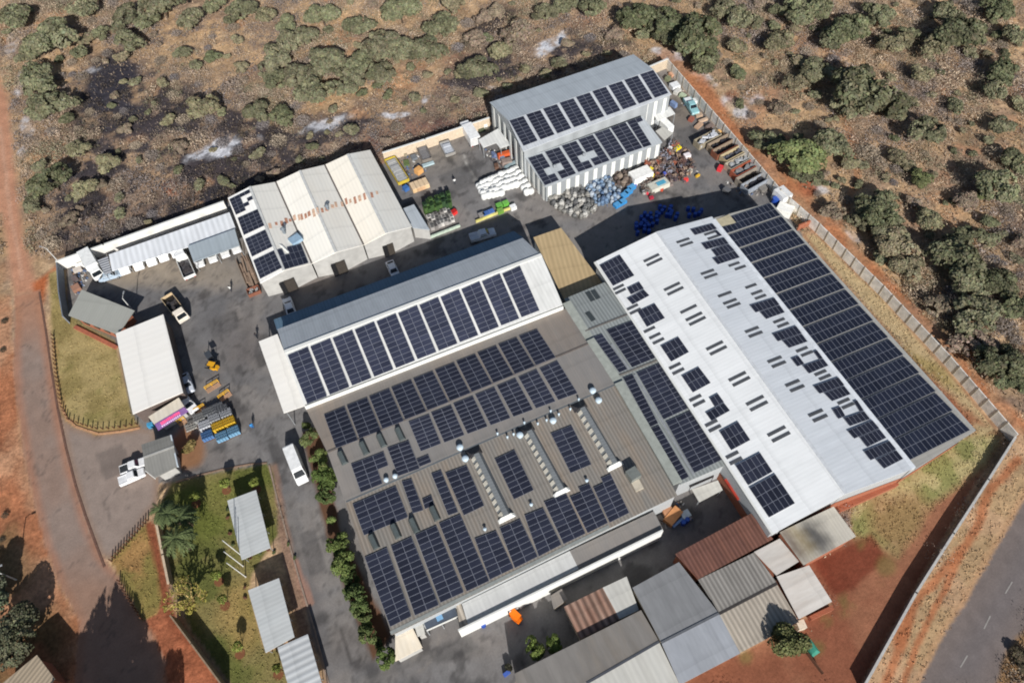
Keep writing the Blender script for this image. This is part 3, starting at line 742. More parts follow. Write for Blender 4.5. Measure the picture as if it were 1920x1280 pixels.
for a, b in (((1062, 566), (1106, 636)), ((1106, 636), (1160, 716)), ((1160, 716), (1271, 905))):
    A_, B_ = W(*a, 7.35), W(*b, 7.0); t = B_ - A_
    s = Vector((-t.y, t.x, 0)).normalized() * .75
    lo = [A_ - s, B_ - s, B_ + s, A_ + s]
    mb.hexa([p - Vector((0, 0, .25)) for p in lo], lo)
mb.build('flashing', paint(160, 164, 156), fac)
# dark glass canopy, small ribbed stair roof, porch
roofslab([(793, 1163, 3.6), (853, 1138, 3.6), (858, 1154, 3.3), (800, 1180, 3.3)], paint(72, 80, 92), 'canopy_roof', fac, .1)
bar(fac, 'canopy_fascia', M['white'], (800, 1181), (858, 1155), 3.0, 3.38, .12)
strip_on(fac, 'skylight', paint(116, 158, 192), (821, 1150), (826, 1162), pplane((793, 1163, 3.6), (853, 1138, 3.6), (800, 1180, 3.3)), .9, .04, .01)
roofslab([(855, 1133, 4.1), (864, 1130, 4.1), (877, 1170, 3.8), (863, 1177, 3.8)], S['oldpale'], 'stair_roof', fac, .1)
roofslab([(776, 1170, 3.5), (792, 1164, 3.5), (797, 1188, 3.3), (783, 1193, 3.3)], S['palegrey'], 'porch_roof', fac, .12)
roofslab([(741, 1183, 3.7), (773, 1175, 3.7), (792, 1213, 3.2), (741, 1239, 3.2)], S['creamroof'], 'porch_roof', fac, .2)
mw = MB(); skirt(mw, [(741, 1183, 3.7), (773, 1175, 3.7), (792, 1213, 3.2), (741, 1239, 3.2)], .3); skirt(mw, [(776, 1170, 3.5), (792, 1164, 3.5), (797, 1188, 3.3), (783, 1193, 3.3)], .2)
mw.build('porch_wall', M['offwhite_wall'], fac)
for x, y in ((800, 1181), (828, 1169), (857, 1156)):
    p = W(x, y, 3.2); mb = MB(); mb.box((p.x, p.y, 0), (.15, .15, 3.2)); mb.build('post', M['steel'], fac)
for x, y in ((487, 640), (533, 772), (509, 705)):
    p = W(x, y, 5.1); mb = MB(); mb.cyl((p.x + .3, p.y, 0), .09, 5.1, 8); mb.build('post', M['steel'], fac)
# right-hand canopy under the strip roof
roofslab([(1297, 917, 3.4), (1346, 900, 3.4), (1355, 918, 3.2), (1311, 941, 3.2)], S['palegrey'], 'canopy_roof', fac, .12)
for x, y in ((1312, 940), (1354, 918)):
    p = W(x, y, 3.1); mb = MB(); mb.box((p.x, p.y + .2, 0), (.14, .14, 3.1)); mb.build('post', M['steel'], fac)
# bays of dark louvred vents standing on the roofs
P_CW = pplane((533, 659, HR), (1015, 477, HR), (1055, 571, HE))
P_D1 = pplane((574, 767, 7.2), (614, 848, 7.6), (1060, 578, 7.2))
P_D2 = pplane((614, 848, 7.6), (648, 943, 6.8), (1103, 645, 7.6))
P_D3 = pplane((648, 943, 6.8), (735, 1190, 5.8), (1155, 722, 6.8))
P_E1 = pplane((1097, 620, 7.0), (1187, 585, 7.0), (1160, 705, 6.7))
P_E2 = pplane((1160, 705, 6.7), (1246, 671, 6.7), (1275, 908, 6.2))
solar_run(fac, [(539.3, 666), (577, 650.5), (613, 742.4), (576, 757)], [(941.7, 513.7), (975, 498.7), (1011.7, 582), (978, 595)], 11, 2, 10, P_CW, tone=1.5, tint=(1, 1, 1.02))
solar_run(fac, [(607.4, 777.5), (646, 762), (671, 825), (630, 840)], [(973, 630), (1007, 617), (1042, 670), (1005, 685)], 10, 2, 8, P_D1)
solar_run(fac, [(766, 790.7), (804.5, 776.5), (827, 831.4), (789, 846)], [(1011.7, 691), (1045, 676), (1083, 737), (1046.7, 750)], 7, 2, 8, P_D2)
solar_px(fac, [(658, 870), (719, 846.6), (737.5, 898.4), (676.5, 922.8)], 3, 6, P_D2, {(2, 4), (2, 5), (2, 3)})
solar_px(fac, [(726, 839.5), (766, 825.3), (787, 878), (746.6, 892.3)], 2, 7, P_D2)
solar_px(fac, [(781, 861), (803, 852), (809, 866), (787, 875)], 1, 2, P_D2)
for q, nc, nr, sk in (
    ([(661, 945), (742, 910.5), (765, 969), (682.5, 1003.4)], 4, 6, ()),
    ([(753, 902.5), (771.5, 897), (794, 956), (774, 962)], 1, 6, ()),
    ([(791.4, 935.7), (808.6, 927.7), (815, 946.3), (796.7, 954.3)], 1, 2, ()),
    ([(808.6, 888), (827, 881), (859, 959.6), (840.5, 966)], 1, 8, ()),
    ([(835, 886.6), (875, 872), (908, 947.6), (869.7, 966)], 2, 8, ()),
    ([(927.5, 860.4), (964.7, 843), (1000.8, 918.4), (963.6, 936)], 2, 8, ()),
    ([(1032.5, 812.3), (1071.8, 797), (1109, 870.3), (1069.7, 886.7)], 2, 8, ()),
    ([(683.8, 1044.5), (725, 1026), (771.4, 1154.7), (731.6, 1174.7)], 2, 12, ()),
    ([(733, 1023.3), (771.4, 1006), (823, 1133.5), (778, 1153.4)], 2, 12, ()),
    ([(778, 1002), (818, 984.8), (869.7, 1109.6), (825.9, 1129.5)], 2, 12, ()),
    ([(823, 980.8), (863, 963.6), (917.5, 1088.4), (875, 1108.3)], 2, 12, ()),
    ([(890, 1009.7), (930, 994.7), (963.3, 1064.7), (918.3, 1086.3)], 2, 7, ()),
    ([(936.7, 989.7), (975, 973), (1008.3, 1043), (965, 1064.7)], 2, 7, ()),
    ([(983.3, 966), (1018.3, 952), (1053, 1020.5), (1010, 1043)], 2, 7, ()),
    ([(1020, 941), (1061.7, 924.7), (1098, 999.7), (1056.7, 1019.7)], 2, 8, ()),
    ([(1063.7, 922), (1105, 906), (1140, 979.7), (1101.7, 999)], 2, 8, {(0, 0)}),
    ([(1108, 905), (1145, 888), (1180, 961), (1143, 979.5)], 2, 8, {(0, 0)})):
    solar_px(fac, q, nc, nr, P_D3, sk)
solar_px(fac, [(1112, 631.7), (1129, 626), (1176.7, 692), (1161, 698.6)], 1, 10, P_E1)
solar_px(fac, [(1137.3, 619), (1186, 601), (1238, 667), (1185, 689)], 3, 9, P_E1)
solar_px(fac, [(1168.3, 708.6), (1186.5, 701.6), (1234.4, 793.4), (1219, 800.4)], 1, 12, P_E2)
solar_px(fac, [(1220.3, 803.3), (1235.8, 797.6), (1292, 893.2), (1275, 901.7)], 1, 12, P_E2)
solar_px(fac, [(1193.6, 699), (1245.6, 677), (1299, 761), (1244.2, 786.4)], 3, 11, P_E2)
solar_px(fac, [(1248.4, 790.6), (1301.8, 766.7), (1358, 859.5), (1301.8, 886.2)], 3, 11, P_E2)
strip_on(fac, 'skylight', paint(66, 72, 74), (1101, 547), (1112, 564), pplane((1058, 560, 6.6), (1134, 529, 6.6), (1097, 620, 7.0)), .9, .05, .0)
strip_on(fac, 'skylight', paint(66, 72, 74), (1111, 544), (1122, 560), pplane((1058, 560, 6.6), (1134, 529, 6.6), (1097, 620, 7.0)), .9, .05, .0)
strip_on(fac, 'skylight', paint(66, 72, 74), (1101, 585), (1113, 601), pplane((1058, 560, 6.6), (1134, 529, 6.6), (1097, 620, 7.0)), .9, .05, .0)
# open cable trays between the strip-roof panels
strip_on(fac, 'cable_tray', M['steel'], (1146, 645), (1180, 692), P_E1, .35, .08, .02)
strip_on(fac, 'cable_tray', M['steel'], (1190, 702), (1301, 890), P_E2, .35, .08, .02)
# turbine vents
def turbine(p, r, h, cowl=True):
    mb = MB(); mb.cyl((p.x, p.y, p.z - .1), r * .62, h * .55, 10, 0)
    if cowl:
        mb.cyl((p.x, p.y, p.z + h * .4), r * .8, h * .22, 12, 0, r * 1.02); mb.dome((p.x, p.y, p.z + h * .62), r * 1.02, h * .38, 12, 3, 0)
    else: mb.cyl((p.x, p.y, p.z + h * .5), r, h * .12, 10, 0, r * .3)
    mb.build('roof_vent', paint(196, 212, 222, .35), fac)
for x, y, pl in ((863, 841, P_D2), (873, 862, P_D3), (975, 818, P_D3), (1037, 791, P_D3), (1111, 735, P_D2), (1122, 753, P_D3)): turbine(WP(x, y, pl), .55, 1.0)
for x, y, pl in ((725, 901, P_D2), (741.5, 894, P_D2)): turbine(WP(x, y, pl), .4, .8)
for u, v in ((425, 605), (510, 635), (655, 512), (770, 520), (880, 412), (950, 440), (1120, 312), (1048, 395), (845, 490), (563, 610)):
    x, y = 840 + u / 4.572, 680 + v / 4.572 + 2
    turbine(WP(x, y, P_D3 if v > 430 + (900 - u) * .45 else P_D2), .2, 1.1, False)
for x, y in ((1100, 902), (909.5, 993), (996, 947)): turbine(WP(x, y, P_D3), .28, 1.0, False)
def boxvent(x0, y0, x1, y1, pl):
    p, q = WP(x0, y0, pl), WP(x1, y1, pl); t = (q - p).normalized(); s = t.cross(pl[1]).normalized() * .55; up = pl[1] * .75
    mb = MB(); mb.hexa([p - s, q - s, q + s, p + s], [p - s * .5 + up, q - s * .5 + up, q + s * .5 + up, p + s * .5 + up])
    mb.build('roof_ventilator', paint(86, 94, 94), fac)
for u, v in ((310, 880), (510, 790), (670, 720), (840, 660)):
    x, y = 580 + u / 4.922, 680 + v / 4.922; boxvent(x - 5, y - 10, x + 5, y + 11, P_D2)
for u, v in ((230, 585), (385, 510), (515, 470), (660, 385)):
    x, y = 640 + u / 3.766, 860 + v / 3.766; boxvent(x - 5, y - 11, x + 6, y + 13, P_D3)
# ridge monitors with rows of light panes
def monitor(a, b):
    p, q = WP(*a, P_D3), WP(*b, P_D3); t = (q - p).normalized(); s = t.cross(P_D3[1]).normalized()
    if s.x < 0: s = -s
    up = P_D3[1]; L_ = (q - p).length
    def pt(d, x, h): return p + t * d + s * x + up * h
    mb = MB()
    A_ = [pt(0, -.55, 0), pt(0, 1.3, 0), pt(0, .8, .95), pt(0, .1, 1.05)]; B_ = [pt(L_, -.55, 0), pt(L_, 1.3, 0), pt(L_, .8, .95), pt(L_, .1, 1.05)]
    mb.hexa(A_, B_, 0)
    o = mb.build('ridge_monitor', sheet('monitor_sheet', C(128, 132, 134), .5, 'x', .08), fac)
    n = int(L_ / 1.05)
    for k in range(n):
        d0 = (k + .25) * L_ / n; d1 = (k + .75) * L_ / n
        mp_ = MB(); mp_.hexa([pt(d0, -.5, .12), pt(d1, -.5, .12), pt(d1, .02, .95), pt(d0, .02, .95)], [pt(d0, -.6, .18), pt(d1, -.6, .18), pt(d1, -.07, 1.02), pt(d0, -.07, 1.02)], 0); mp_.build('light_pane', paint(206, 200, 186), o, origin=fac.location)
    mc = MB(); mc.hexa([pt(L_ - .05, -1.0, .0), pt(L_ - .05, 1.7, .0), pt(L_ + .5, 1.7, .0), pt(L_ + .5, -1.0, .0)], [pt(L_ - .05, -.5, .7), pt(L_ - .05, 1.2, .7), pt(L_ + .15, 1.2, .6), pt(L_ + .15, -.5, .6)]); mc.build('end_flashing', M['white'], o, origin=fac.location)
    mc = MB(); e = -2.0
    mc.hexa([pt(-1.6, -.9, 0), pt(-1.6, 1.5, 0), pt(-.02, 1.5, 0), pt(-.02, -.9, 0)], [pt(-.2, -.3, .9), pt(-.2, 1.0, .9), pt(-.02, 1.0, .9), pt(-.02, -.3, .9)]); mc.build('end_cowl', paint(64, 62, 64), o, origin=fac.location)
monitor((889, 856), (945, 971)); monitor((988, 813), (1048, 923)); monitor((1087, 770), (1148, 874))
# square roof hatch with its duct
p = WP(1186, 893, P_D3); mb = MB(); mb.box((p.x, p.y, p.z - .1), (1.7, 1.7, 1.5), .1); mb.build('roof_cooler', paint(120, 124, 120), fac)
strip_on(fac, 'roof_duct', paint(196, 186, 168), (1190, 902), (1199, 919), P_D3, 1.3, .35, .0)

# ================================================================== 2 white factory
wf = thing('warehouse', 'long white roofed warehouse on the right, solar panels down its right side', 'warehouse', W(1470, 680, 0))
wl = [(1117, 490, 7.2), (1232, 434, 8.6), (1587, 925, 8.6), (1450, 1000, 7.2)]
wr = [(1232, 434, 8.6), (1335, 406, 7.5), (1716, 877, 7.5), (1587, 925, 8.6)]
wp = [(1337, 409, 7.3), (1444, 380, 6.3), (1828, 808, 6.3), (1716, 879, 7.3)]
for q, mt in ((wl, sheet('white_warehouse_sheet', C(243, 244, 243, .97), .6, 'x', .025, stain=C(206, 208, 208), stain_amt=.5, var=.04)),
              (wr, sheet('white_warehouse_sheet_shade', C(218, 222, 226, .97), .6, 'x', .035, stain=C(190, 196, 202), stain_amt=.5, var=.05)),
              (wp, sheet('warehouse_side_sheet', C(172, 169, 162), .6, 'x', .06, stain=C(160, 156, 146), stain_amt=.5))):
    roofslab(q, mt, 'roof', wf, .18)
mw = MB()
for q in (wl, wr, wp): skirt(mw, q, .25, .2, z0=2.2)
mw.build('wall', M['wall_grey'], wf)
mw = MB()
for q in (wl, wr, wp): skirt(mw, [(x, y, z) for x, y, z in q], .2, 4.6)
mw.build('brick_wall', M['brick'], wf)
bar(wf, 'ridge_cap', paint(206, 209, 212), (1232, 434), (1587, 925), 8.6, 8.66, .5)
bar(wf, 'flashing', paint(222, 226, 230), (1338, 411), (1714, 877), 7.42, 7.56, .7)
bar(wf, 'gutter', paint(170, 170, 164), (1445, 381), (1828, 807), 6.1, 6.32, .4)
bar(wf, 'gutter', M['white'], (1115, 491), (1449, 1001), 7.0, 7.22, .35)
P_WL, P_WR, P_WP = pplane(*wl[:3]), pplane(*wr[:3]), pplane(*wp[:3])
for q, nc, nr in (
    ([(1124, 497.8), (1162.5, 478), (1189.7, 516.5), (1149.4, 536.2)], 5, 3),
    ([(1175.6, 540), (1199, 528.7), (1207.5, 541), (1183, 552.2)], 3, 1), ([(1175.6, 559.7), (1207.5, 543.2), (1217.8, 554), (1186, 571)], 4, 1),
    ([(1195.3, 584), (1228, 569), (1246.9, 596.2), (1213, 613)], 4, 2), ([(1238.6, 648.6), (1272.3, 631.7), (1292, 659.8), (1258.3, 678)], 4, 2),
    ([(1278, 704.8), (1310.3, 688), (1332.8, 717.5), (1299, 735.8)], 4, 2), ([(1330, 746), (1346, 737.5), (1357.5, 753.5), (1340, 762.5)], 2, 1),
    ([(1323, 773.8), (1357.5, 755), (1369, 769.5), (1333.8, 788.8)], 4, 1), ([(1348.8, 808.8), (1383.8, 790), (1407, 824.5), (1371, 843.8)], 4, 2),
    ([(1378.8, 872.5), (1425, 848), (1448.8, 883.8), (1402.5, 909.5)], 5, 2), ([(1405, 914.7), (1453.3, 888), (1490.7, 943), (1441.7, 969.7)], 5, 3)):
    solar_px(wf, q, nc, nr, P_WL)
for q, nc, nr in (
    ([(1294.4, 430.3), (1336, 419.4), (1344.5, 429), (1303, 441)], 6, 1), ([(1339, 433), (1344, 431.5), (1354, 441.5), (1348, 443.5)], 1, 1),
    ([(1315, 456.6), (1357.8, 445.6), (1366.6, 457), (1324, 468)], 6, 1), ([(1333.7, 468.6), (1366.6, 457.9), (1377.5, 469.5), (1343.6, 481.2)], 5, 1), ([(1336, 484.5), (1377.5, 470.3), (1387.3, 482.8), (1345.8, 496)], 6, 1),
    ([(1406, 572.5), (1452, 558.3), (1461.7, 571.2), (1416.9, 586)], 6, 1), ([(1424.5, 584.8), (1461.7, 572.2), (1471.5, 585.6), (1436.5, 598.3)], 5, 1),
    ([(1448, 626), (1492.3, 610.8), (1503.3, 624.8), (1458.4, 640)], 6, 1), ([(1467, 639), (1503.3, 625.8), (1514.2, 640.3), (1479.2, 652.3)], 5, 1),
    ([(1483.3, 672), (1497, 667), (1508.3, 682), (1495, 687)], 2, 1), ([(1505, 685.8), (1543.3, 672.5), (1553.3, 685.3), (1516.7, 700.3)], 5, 1), ([(1525, 658.7), (1531.7, 656.3), (1543, 671.5), (1536, 673.8)], 1, 1),
    ([(1525, 723.7), (1571.7, 707), (1583.3, 721.7), (1536.7, 738)], 6, 1), ([(1545, 737), (1582.7, 723.3), (1595, 738.7), (1560, 752)], 5, 1),
    ([(1560, 767), (1575, 762), (1585, 779.5), (1572, 785.3)], 2, 1), ([(1581.7, 783.9), (1620, 770.6), (1631.7, 785.3), (1593.3, 798.7)], 5, 1), ([(1600, 752), (1606.7, 749.7), (1619.5, 769.2), (1612.7, 771.8)], 1, 1),
    ([(1588.6, 807.3), (1635.6, 787.6), (1648.7, 802.7), (1601.7, 822.2)], 6, 1), ([(1611.5, 819.6), (1648.7, 804.2), (1661.9, 820.4), (1625.8, 838)], 5, 1),
    ([(1619.2, 845.6), (1667.3, 826), (1680.4, 842), (1632.3, 862.6)], 6, 1), ([(1642.2, 861.2), (1680.4, 843.8), (1693.6, 859.8), (1657.5, 878.4)], 5, 1)):
    solar_px(wf, q, nc, nr, P_WR)
FR = arr_pts([(1343.6, 415.5), (1444, 381.5), (1463.4, 404), (1361, 438.4)], P_WP); LR = arr_pts([(1676.5, 825), (1786.5, 773.5), (1819, 806), (1704, 863)], P_WP)
for k in range(14):
    t = k / 13
    Q = [lerp(a, b, t) for a, b in zip(FR, LR)]
    solar(wf, Q, 13, 2, P_WP, {(0, 0), (1, 0), (2, 0)} if k == 0 else (), tone=.8, tint=(.92, 1, 1.08))
mb = MB(); p = WP(1355, 417, P_WP, .02); mb.box((p.x, p.y, p.z), (4.2, 2.2, .06)); mb.build('roof_patch', paint(186, 176, 148), wf)
def skyl(parent, lst, pl, L_, w=.72):
    for x, y in lst:
        c = WP(x, y, pl, .0); n = pl[1]; tx = Vector((1, 0, 0)); tx = (tx - n * tx.dot(n)).normalized(); ty = n.cross(tx)
        mb = MB(); a, b = tx * L_ / 2, ty * w / 2
        lo = [c - a - b, c + a - b, c + a + b, c - a + b]
        mb.hexa([p - n * .02 for p in lo], [p + n * .05 for p in lo]); mb.build('skylight', M['skylight'], parent)
M['skylight'] = plain('dusty_skylight', C(84, 86, 90), .45, var=.12, scale=.6)
skyl(wf, [(1221.5, 483.7), (1227.2, 491.2), (1260, 537.2), (1266.5, 545.6), (1291, 579.4), (1301.2, 593.4), (1307.8, 601.9), (1340, 647.8), (1347, 657), (1382.5, 705.5), (1390, 715), (1415.5, 750.5), (1423, 761), (1456, 808), (1464.5, 818.8)], P_WL, 3.1, .52)
skyl(wf, [(1159.7, 538.5), (1163.4, 546), (1186, 575.6), (1191.5, 583.5), (1217.8, 617.8), (1228, 629.6), (1234.7, 639.3), (1265.5, 686), (1272, 696), (1303.8, 746), (1310.8, 756), (1333.8, 793), (1340.5, 803), (1373, 852.5), (1380, 863.8)], P_WL, 2.1, .5)
skyl(wf, [(1280.6, 451), (1287.2, 458), (1326.5, 510), (1333, 517.5), (1359, 551.6), (1368.7, 565.3), (1375.8, 572.8), (1409.9, 618), (1416.9, 626.7), (1452.5, 673.8), (1460.5, 683), (1486, 718), (1495, 728), (1529.5, 773.8), (1538, 783.8)], P_WR, 2.7, .5)
skyl(wf, [(1376.4, 495.5), (1388, 502), (1408, 536.4), (1419, 548.4), (1426, 556.7), (1330.5, 437.3), (1337, 445), (1460.6, 601), (1468.3, 609.2), (1503.5, 655), (1513, 663), (1538.3, 698.7), (1546.7, 707), (1581.7, 752), (1590, 760.5)], P_WR, 2.3, .5)
# smoke-stained porch at the lower end
roofslab([(1462, 997, 5.4), (1563, 949, 5.4), (1605, 1005, 5.0), (1507, 1059, 5.0)], S['smoke'], 'porch_roof', wf, .15)
mw = MB(); skirt(mw, [(1462, 997, 5.4), (1563, 949, 5.4), (1605, 1005, 5.0), (1507, 1059, 5.0)], .25); mw.build('porch_wall', M['brick'], wf)
# low brick plinths at the lower gable
for a, b, h in (((1572, 953), (1682, 903), 1.2),):
    bar(wf, 'brick_plinth', M['brick'], a, b, 0, h, 1.0)
# red awning on the inner wall
bar(wf, 'awning', paint(176, 66, 52), (1363, 896), (1388, 934), 3.0, 3.4, .9)

# ================================================================== 3 gabled workshop
gw = thing('workshop', 'cream workshop with three gabled bays and rust streaked roof by back wall', 'workshop', W(600, 440, 0))
ge, gr = 4.6, 6.4
GB = [(427, 371, ge), (468, 350, gr), (517, 341, ge), (562, 320, gr), (609, 309, ge), (652, 289, gr), (694, 281, ge)]
GF = [(488, 531, ge), (532, 507, gr), (585, 494, ge), (630, 473, gr), (682, 459, ge), (725, 437, gr), (772, 425, ge)]
cols6 = [sheet('gable_sheet_%d' % k, c, .7, 'y', .04, stain=C(226, 208, 182), stain_amt=.35, stain_scale=.12, var=.02) for k, c in enumerate((C(254, 252, 246), C(240, 236, 226), C(255, 250, 238), C(238, 234, 224), C(254, 246, 230), C(234, 232, 224)))]  # alternate slopes darker: lit and shaded sides put into the sheet colours
for k in range(6):
    roofslab([GB[k], GF[k], GF[k + 1], GB[k + 1]], cols6[k], 'roof', gw, .14)
mw = MB()
for k in range(0, 6, 2):
    skirt(mw, [GB[k], GF[k], GF[k + 1], GF[k + 2], GB[k + 2], GB[k + 1]], .25)
mw.build('wall', M['offwhite_wall'], gw)
P_G1 = pplane(GB[0], GF[0], GF[1]); P_G2 = pplane(GB[1], GF[1], GF[2])
solar_px(gw, [(430, 374), (467, 355.5), (479.7, 386), (442.6, 403)], 4, 5, P_G1, {(2, 2), (2, 1), (3, 1), (3, 3), (3, 4), (2, 4)})
solar_px(gw, [(445.7, 408.9), (483.2, 392.5), (496, 423), (457.4, 441)], 4, 5, P_G1)
solar_px(gw, [(459.8, 448.7), (497.3, 431), (511.3, 462.3), (472.7, 481.5)], 4, 5, P_G1)
solar_px(gw, [(475, 488.6), (513.7, 469.8), (529, 502), (487.9, 523)], 4, 5, P_G1)
solar_px(gw, [(519.5, 468.6), (564, 457), (578.2, 493.2), (534.8, 505)], 5, 3, P_G2, {(1, 0)})
for k in (1, 3, 5):
    A_, B_ = W(*GB[k]), W(*GF[k]); mb = MB(); t = B_ - A_; c = (A_ + B_) / 2
    mb.box((c.x, c.y, gr - .02), (t.length, .5, .09), math.atan2(t.y, t.x)); mb.build('ridge_cap', paint(206, 206, 202), gw)
for k in (2, 4):
    A_, B_ = W(*GB[k]), W(*GF[k]); mb = MB(); t = B_ - A_; c = (A_ + B_) / 2
    mb.box((c.x, c.y, ge - .02), (t.length, .45, .08), math.atan2(t.y, t.x)); mb.build('valley_gutter', paint(112, 104, 98), gw)
# rusty fixing strips across the middle of the roofs
planes6 = [pplane(GB[k], GF[k], GF[k + 1]) for k in range(6)]
rs = random.Random(3); rm2 = plain('faded_rust', C(214, 178, 152), .9, var=.35, scale=3); rm = plain('rust_streak', C(186, 136, 112), .9, var=.4, scale=3)
for u, k, h in [(455, 1, 44), (500, 1, 44), (545, 1, 46), (580, 1, 42), (612, 1, 36), (650, 2, 36), (688, 2, 38), (712, 2, 40), (738, 2, 44), (765, 2, 46), (800, 2, 50), (828, 2, 46), (868, 3, 50), (900, 3, 44), (955, 3, 42), (985, 3, 42), (1030, 3, 30), (1068, 4, 50), (1100, 4, 46), (1135, 4, 46), (1170, 4, 48), (1208, 4, 60), (1268, 5, 46), (1308, 5, 46)]:
    v = 700 - (u - 455) * .315 + rs.uniform(-7, 7); h = h * rs.uniform(.55, 1.25); u += rs.uniform(-5, 5)
    x, y = 400 + u / 4.266, 260 + v / 4.266
    hh = h / 4.266 / 2
    strip_on(gw, 'rust_strip', (rm if rs.random() < .6 else rm2), (x - hh * .22, y - hh), (x + hh * .22, y + hh), planes6[k], .42 + rs.random() * .2, .025, .0)
for x, y in ((533, 436), (615, 393)):
    p = W(x, y, 5.6); mb = MB(); mb.cyl((p.x, p.y, 5.2), .3, 1.5, 10); mb.cyl((p.x, p.y, 6.7), .5, .35, 10, 0, .1); mb.build('chimney', paint(120, 128, 134), gw)
mb = MB(); p = W(554, 449, 5.4); mb.box((p.x, p.y, 5.0), (2.2, 1.8, .7), .3); mb.build('roof_cooler', paint(150, 176, 196), gw)
mb = MB(); p = W(530, 465, 5.4); mb.tube([(p.x - 1, p.y + 2.2, 5.6), (p.x, p.y, 6.0), (p.x + .8, p.y - 2, 5.7)], .2, .2, 8); mb.build('roof_duct', M['white'], gw)
# doors in the front gables
def front_door(px, py, wd, z1, mat, nm='door'):
    a = W(px, py, 0); mb = MB(); mb.box((a.x, a.y - .05, 0), (wd, .14, z1)); mb.build(nm, mat, gw)
fy_ = W(488, 531, ge)
def frontpt(px, k):   # point of the front wall under the gable line, at a photo column
    a, b = W(*GF[k]), W(*GF[k + 1]); 
    best = min((abs(project(np.array([[*(lerp(a, b, t)).xy, 0.0]]))[0][0] - px), t) for t in np.linspace(0, 1, 60))[1]
    p = lerp(a, b, best); return p
for px, k, wd, z1, mt in ((541, 1, 1.9, 3.4, 'door_brown'), (634, 3, 1.8, 3.4, 'door_brown'), (732, 5, 1.2, 3.0, 'door_brown')):
    if mt not in M: M[mt] = plain(mt, C(66, 60, 54), .8)
    p = frontpt(px, k); mb = MB(); mb.box((p.x, p.y + .12, 0), (wd, .22, z1), 0); mb.build('door', M[mt], gw)
    mb = MB(); mb.box((p.x - wd / 2 - .5, p.y + .02, 0), (.9, .12, z1)); mb.build('door_leaf', M['dark'], gw)
# lean-to on its right side
roofslab([(755, 391, 3.2), (776, 383, 3.0), (806, 431, 3.0), (774, 427, 3.2)], S['shed'], 'lean_to_roof', gw, .12)
mw = MB(); skirt(mw, [(755, 391, 3.2), (776, 383, 3.0), (806, 431, 3.0), (774, 427, 3.2)], .2); mw.build('lean_to_wall', M['offwhite_wall'], gw)

# ================================================================== 4 tall shed at the back
ns = thing('storage_shed', 'tall pale grey steel shed with lower lean-to beside the back boundary wall', 'shed', W(1110, 270, 0))
NE_, NR_, NT, NB = 7.6, 8.8, 5.6, 4.3
nb = [(918, 192, NE_), (953, 226, NR_), (1225, 130, NR_), (1188, 102, NE_)]
nf = [(953, 226, NR_), (981, 284, NE_), (1259, 177, NE_), (1225, 130, NR_)]
nl = [(985, 296, NT), (1022, 351, NB), (1242, 267, NB), (1205, 218, NT)]
for q, mt in ((nb, S['shed']), (nf, sheet('shed_front_sheet', C(196, 200, 204), .6, 'y', .04)), (nl, sheet('shed_lean_sheet', C(182, 187, 190), .6, 'y', .04))): roofslab(q, mt, 'roof' if q is not nl else 'lean_to_roof', ns, .15)
mw = MB(); skirt(mw, [nb[0], nb[1], nf[1], nf[2], nb[2], nb[3]], .2)
mw.build('wall', sheet('shed_wall_sheet', C(166, 170, 172), 2.6, 'y', .1, var=.04, angle=D2R(35)), ns)
mw = MB(); skirt(mw, nl, .2); mw.build('lean_to_wall', plain('lean_wall_grey', C(150, 154, 156), .6, var=.06), ns)
P_NU, P_NL = pplane(*nf[:3]), pplane(*nl[:3])
solar_run(ns, [(955, 226.7), (981.7, 218.3), (1008.3, 264), (981.7, 274)], [(1200, 140), (1225, 131.7), (1253.3, 175), (1228.3, 184)], 9, 2, 8, P_NU)
solar_run(ns, [(990, 296.7), (1016.7, 288.3), (1048.3, 338), (1021.7, 348)], [(1145, 240), (1173.3, 230), (1205, 277.5), (1176.7, 287)], 6, 2, 8, P_NL, {0: {(1, 4), (1, 5)}, 1: {(0, 4), (0, 5)}, 2: {(1, 4), (1, 5)}, 3: {(0, 4), (0, 5)}})
solar_px(ns, [(1176, 229), (1191, 223.5), (1221.7, 272), (1207, 277)], 1, 8, P_NL)
solar_px(ns, [(1191.5, 223.3), (1202, 219.5), (1206, 226.5), (1195.7, 230.5)], 1, 1, P_NL)
# white wall sheets as pale pilaster strips along the lean-to front and the left end
a, b = W(1022, 351, NB), W(1242, 267, NB)
for k in range(13):
    t = (k + .5) / 13; p = lerp(a, b, t)
    mb = MB(); mb.box((p.x, p.y + .0, 0), (.85, .1, 4.05)); mb.build('light_sheet', M['white'], ns)
a, b = W(918, 192, NE_), W(981, 284, NE_)
for k in range(6):
    t = (k + .5) / 6; p = lerp(a, b, t); mb = MB(); mb.box((p.x + .18, p.y, 0), (.1, .9, 7.2)); mb.build('light_sheet', M['white'], ns)
a, b = W(985, 296, NT), W(1022, 351, NB)
for k in range(4):
    t = (k + .5) / 4; p = lerp(a, b, t); mb = MB(); mb.box((p.x + .1, p.y, 0), (.1, .9, 4.2 + (1 - t) * .9)); mb.build('light_sheet', M['white'], ns)
a, b = W(1205, 182, NE_), W(1259, 177, NE_)
for x in (1213, 1230, 1247):
    p = W(x, 193 - (x - 1213) * .38, NE_); mb = MB(); mb.box((p.x, W(1240, 184, NE_).y + .0, 0), (.8, .1, 7.2)); mb.build('light_sheet', M['white'], ns)
roofslab([(1224, 209, 3.6), (1256, 200, 3.6), (1266, 213, 3.3), (1232, 228, 3.3)], S['white'], 'canopy_roof', ns, .12)
roofslab([(1229, 246, 3.4), (1242, 238, 3.4), (1262, 249, 3.2), (1246, 263, 3.2)], S['palegrey'], 'canopy_roof', ns, .12)
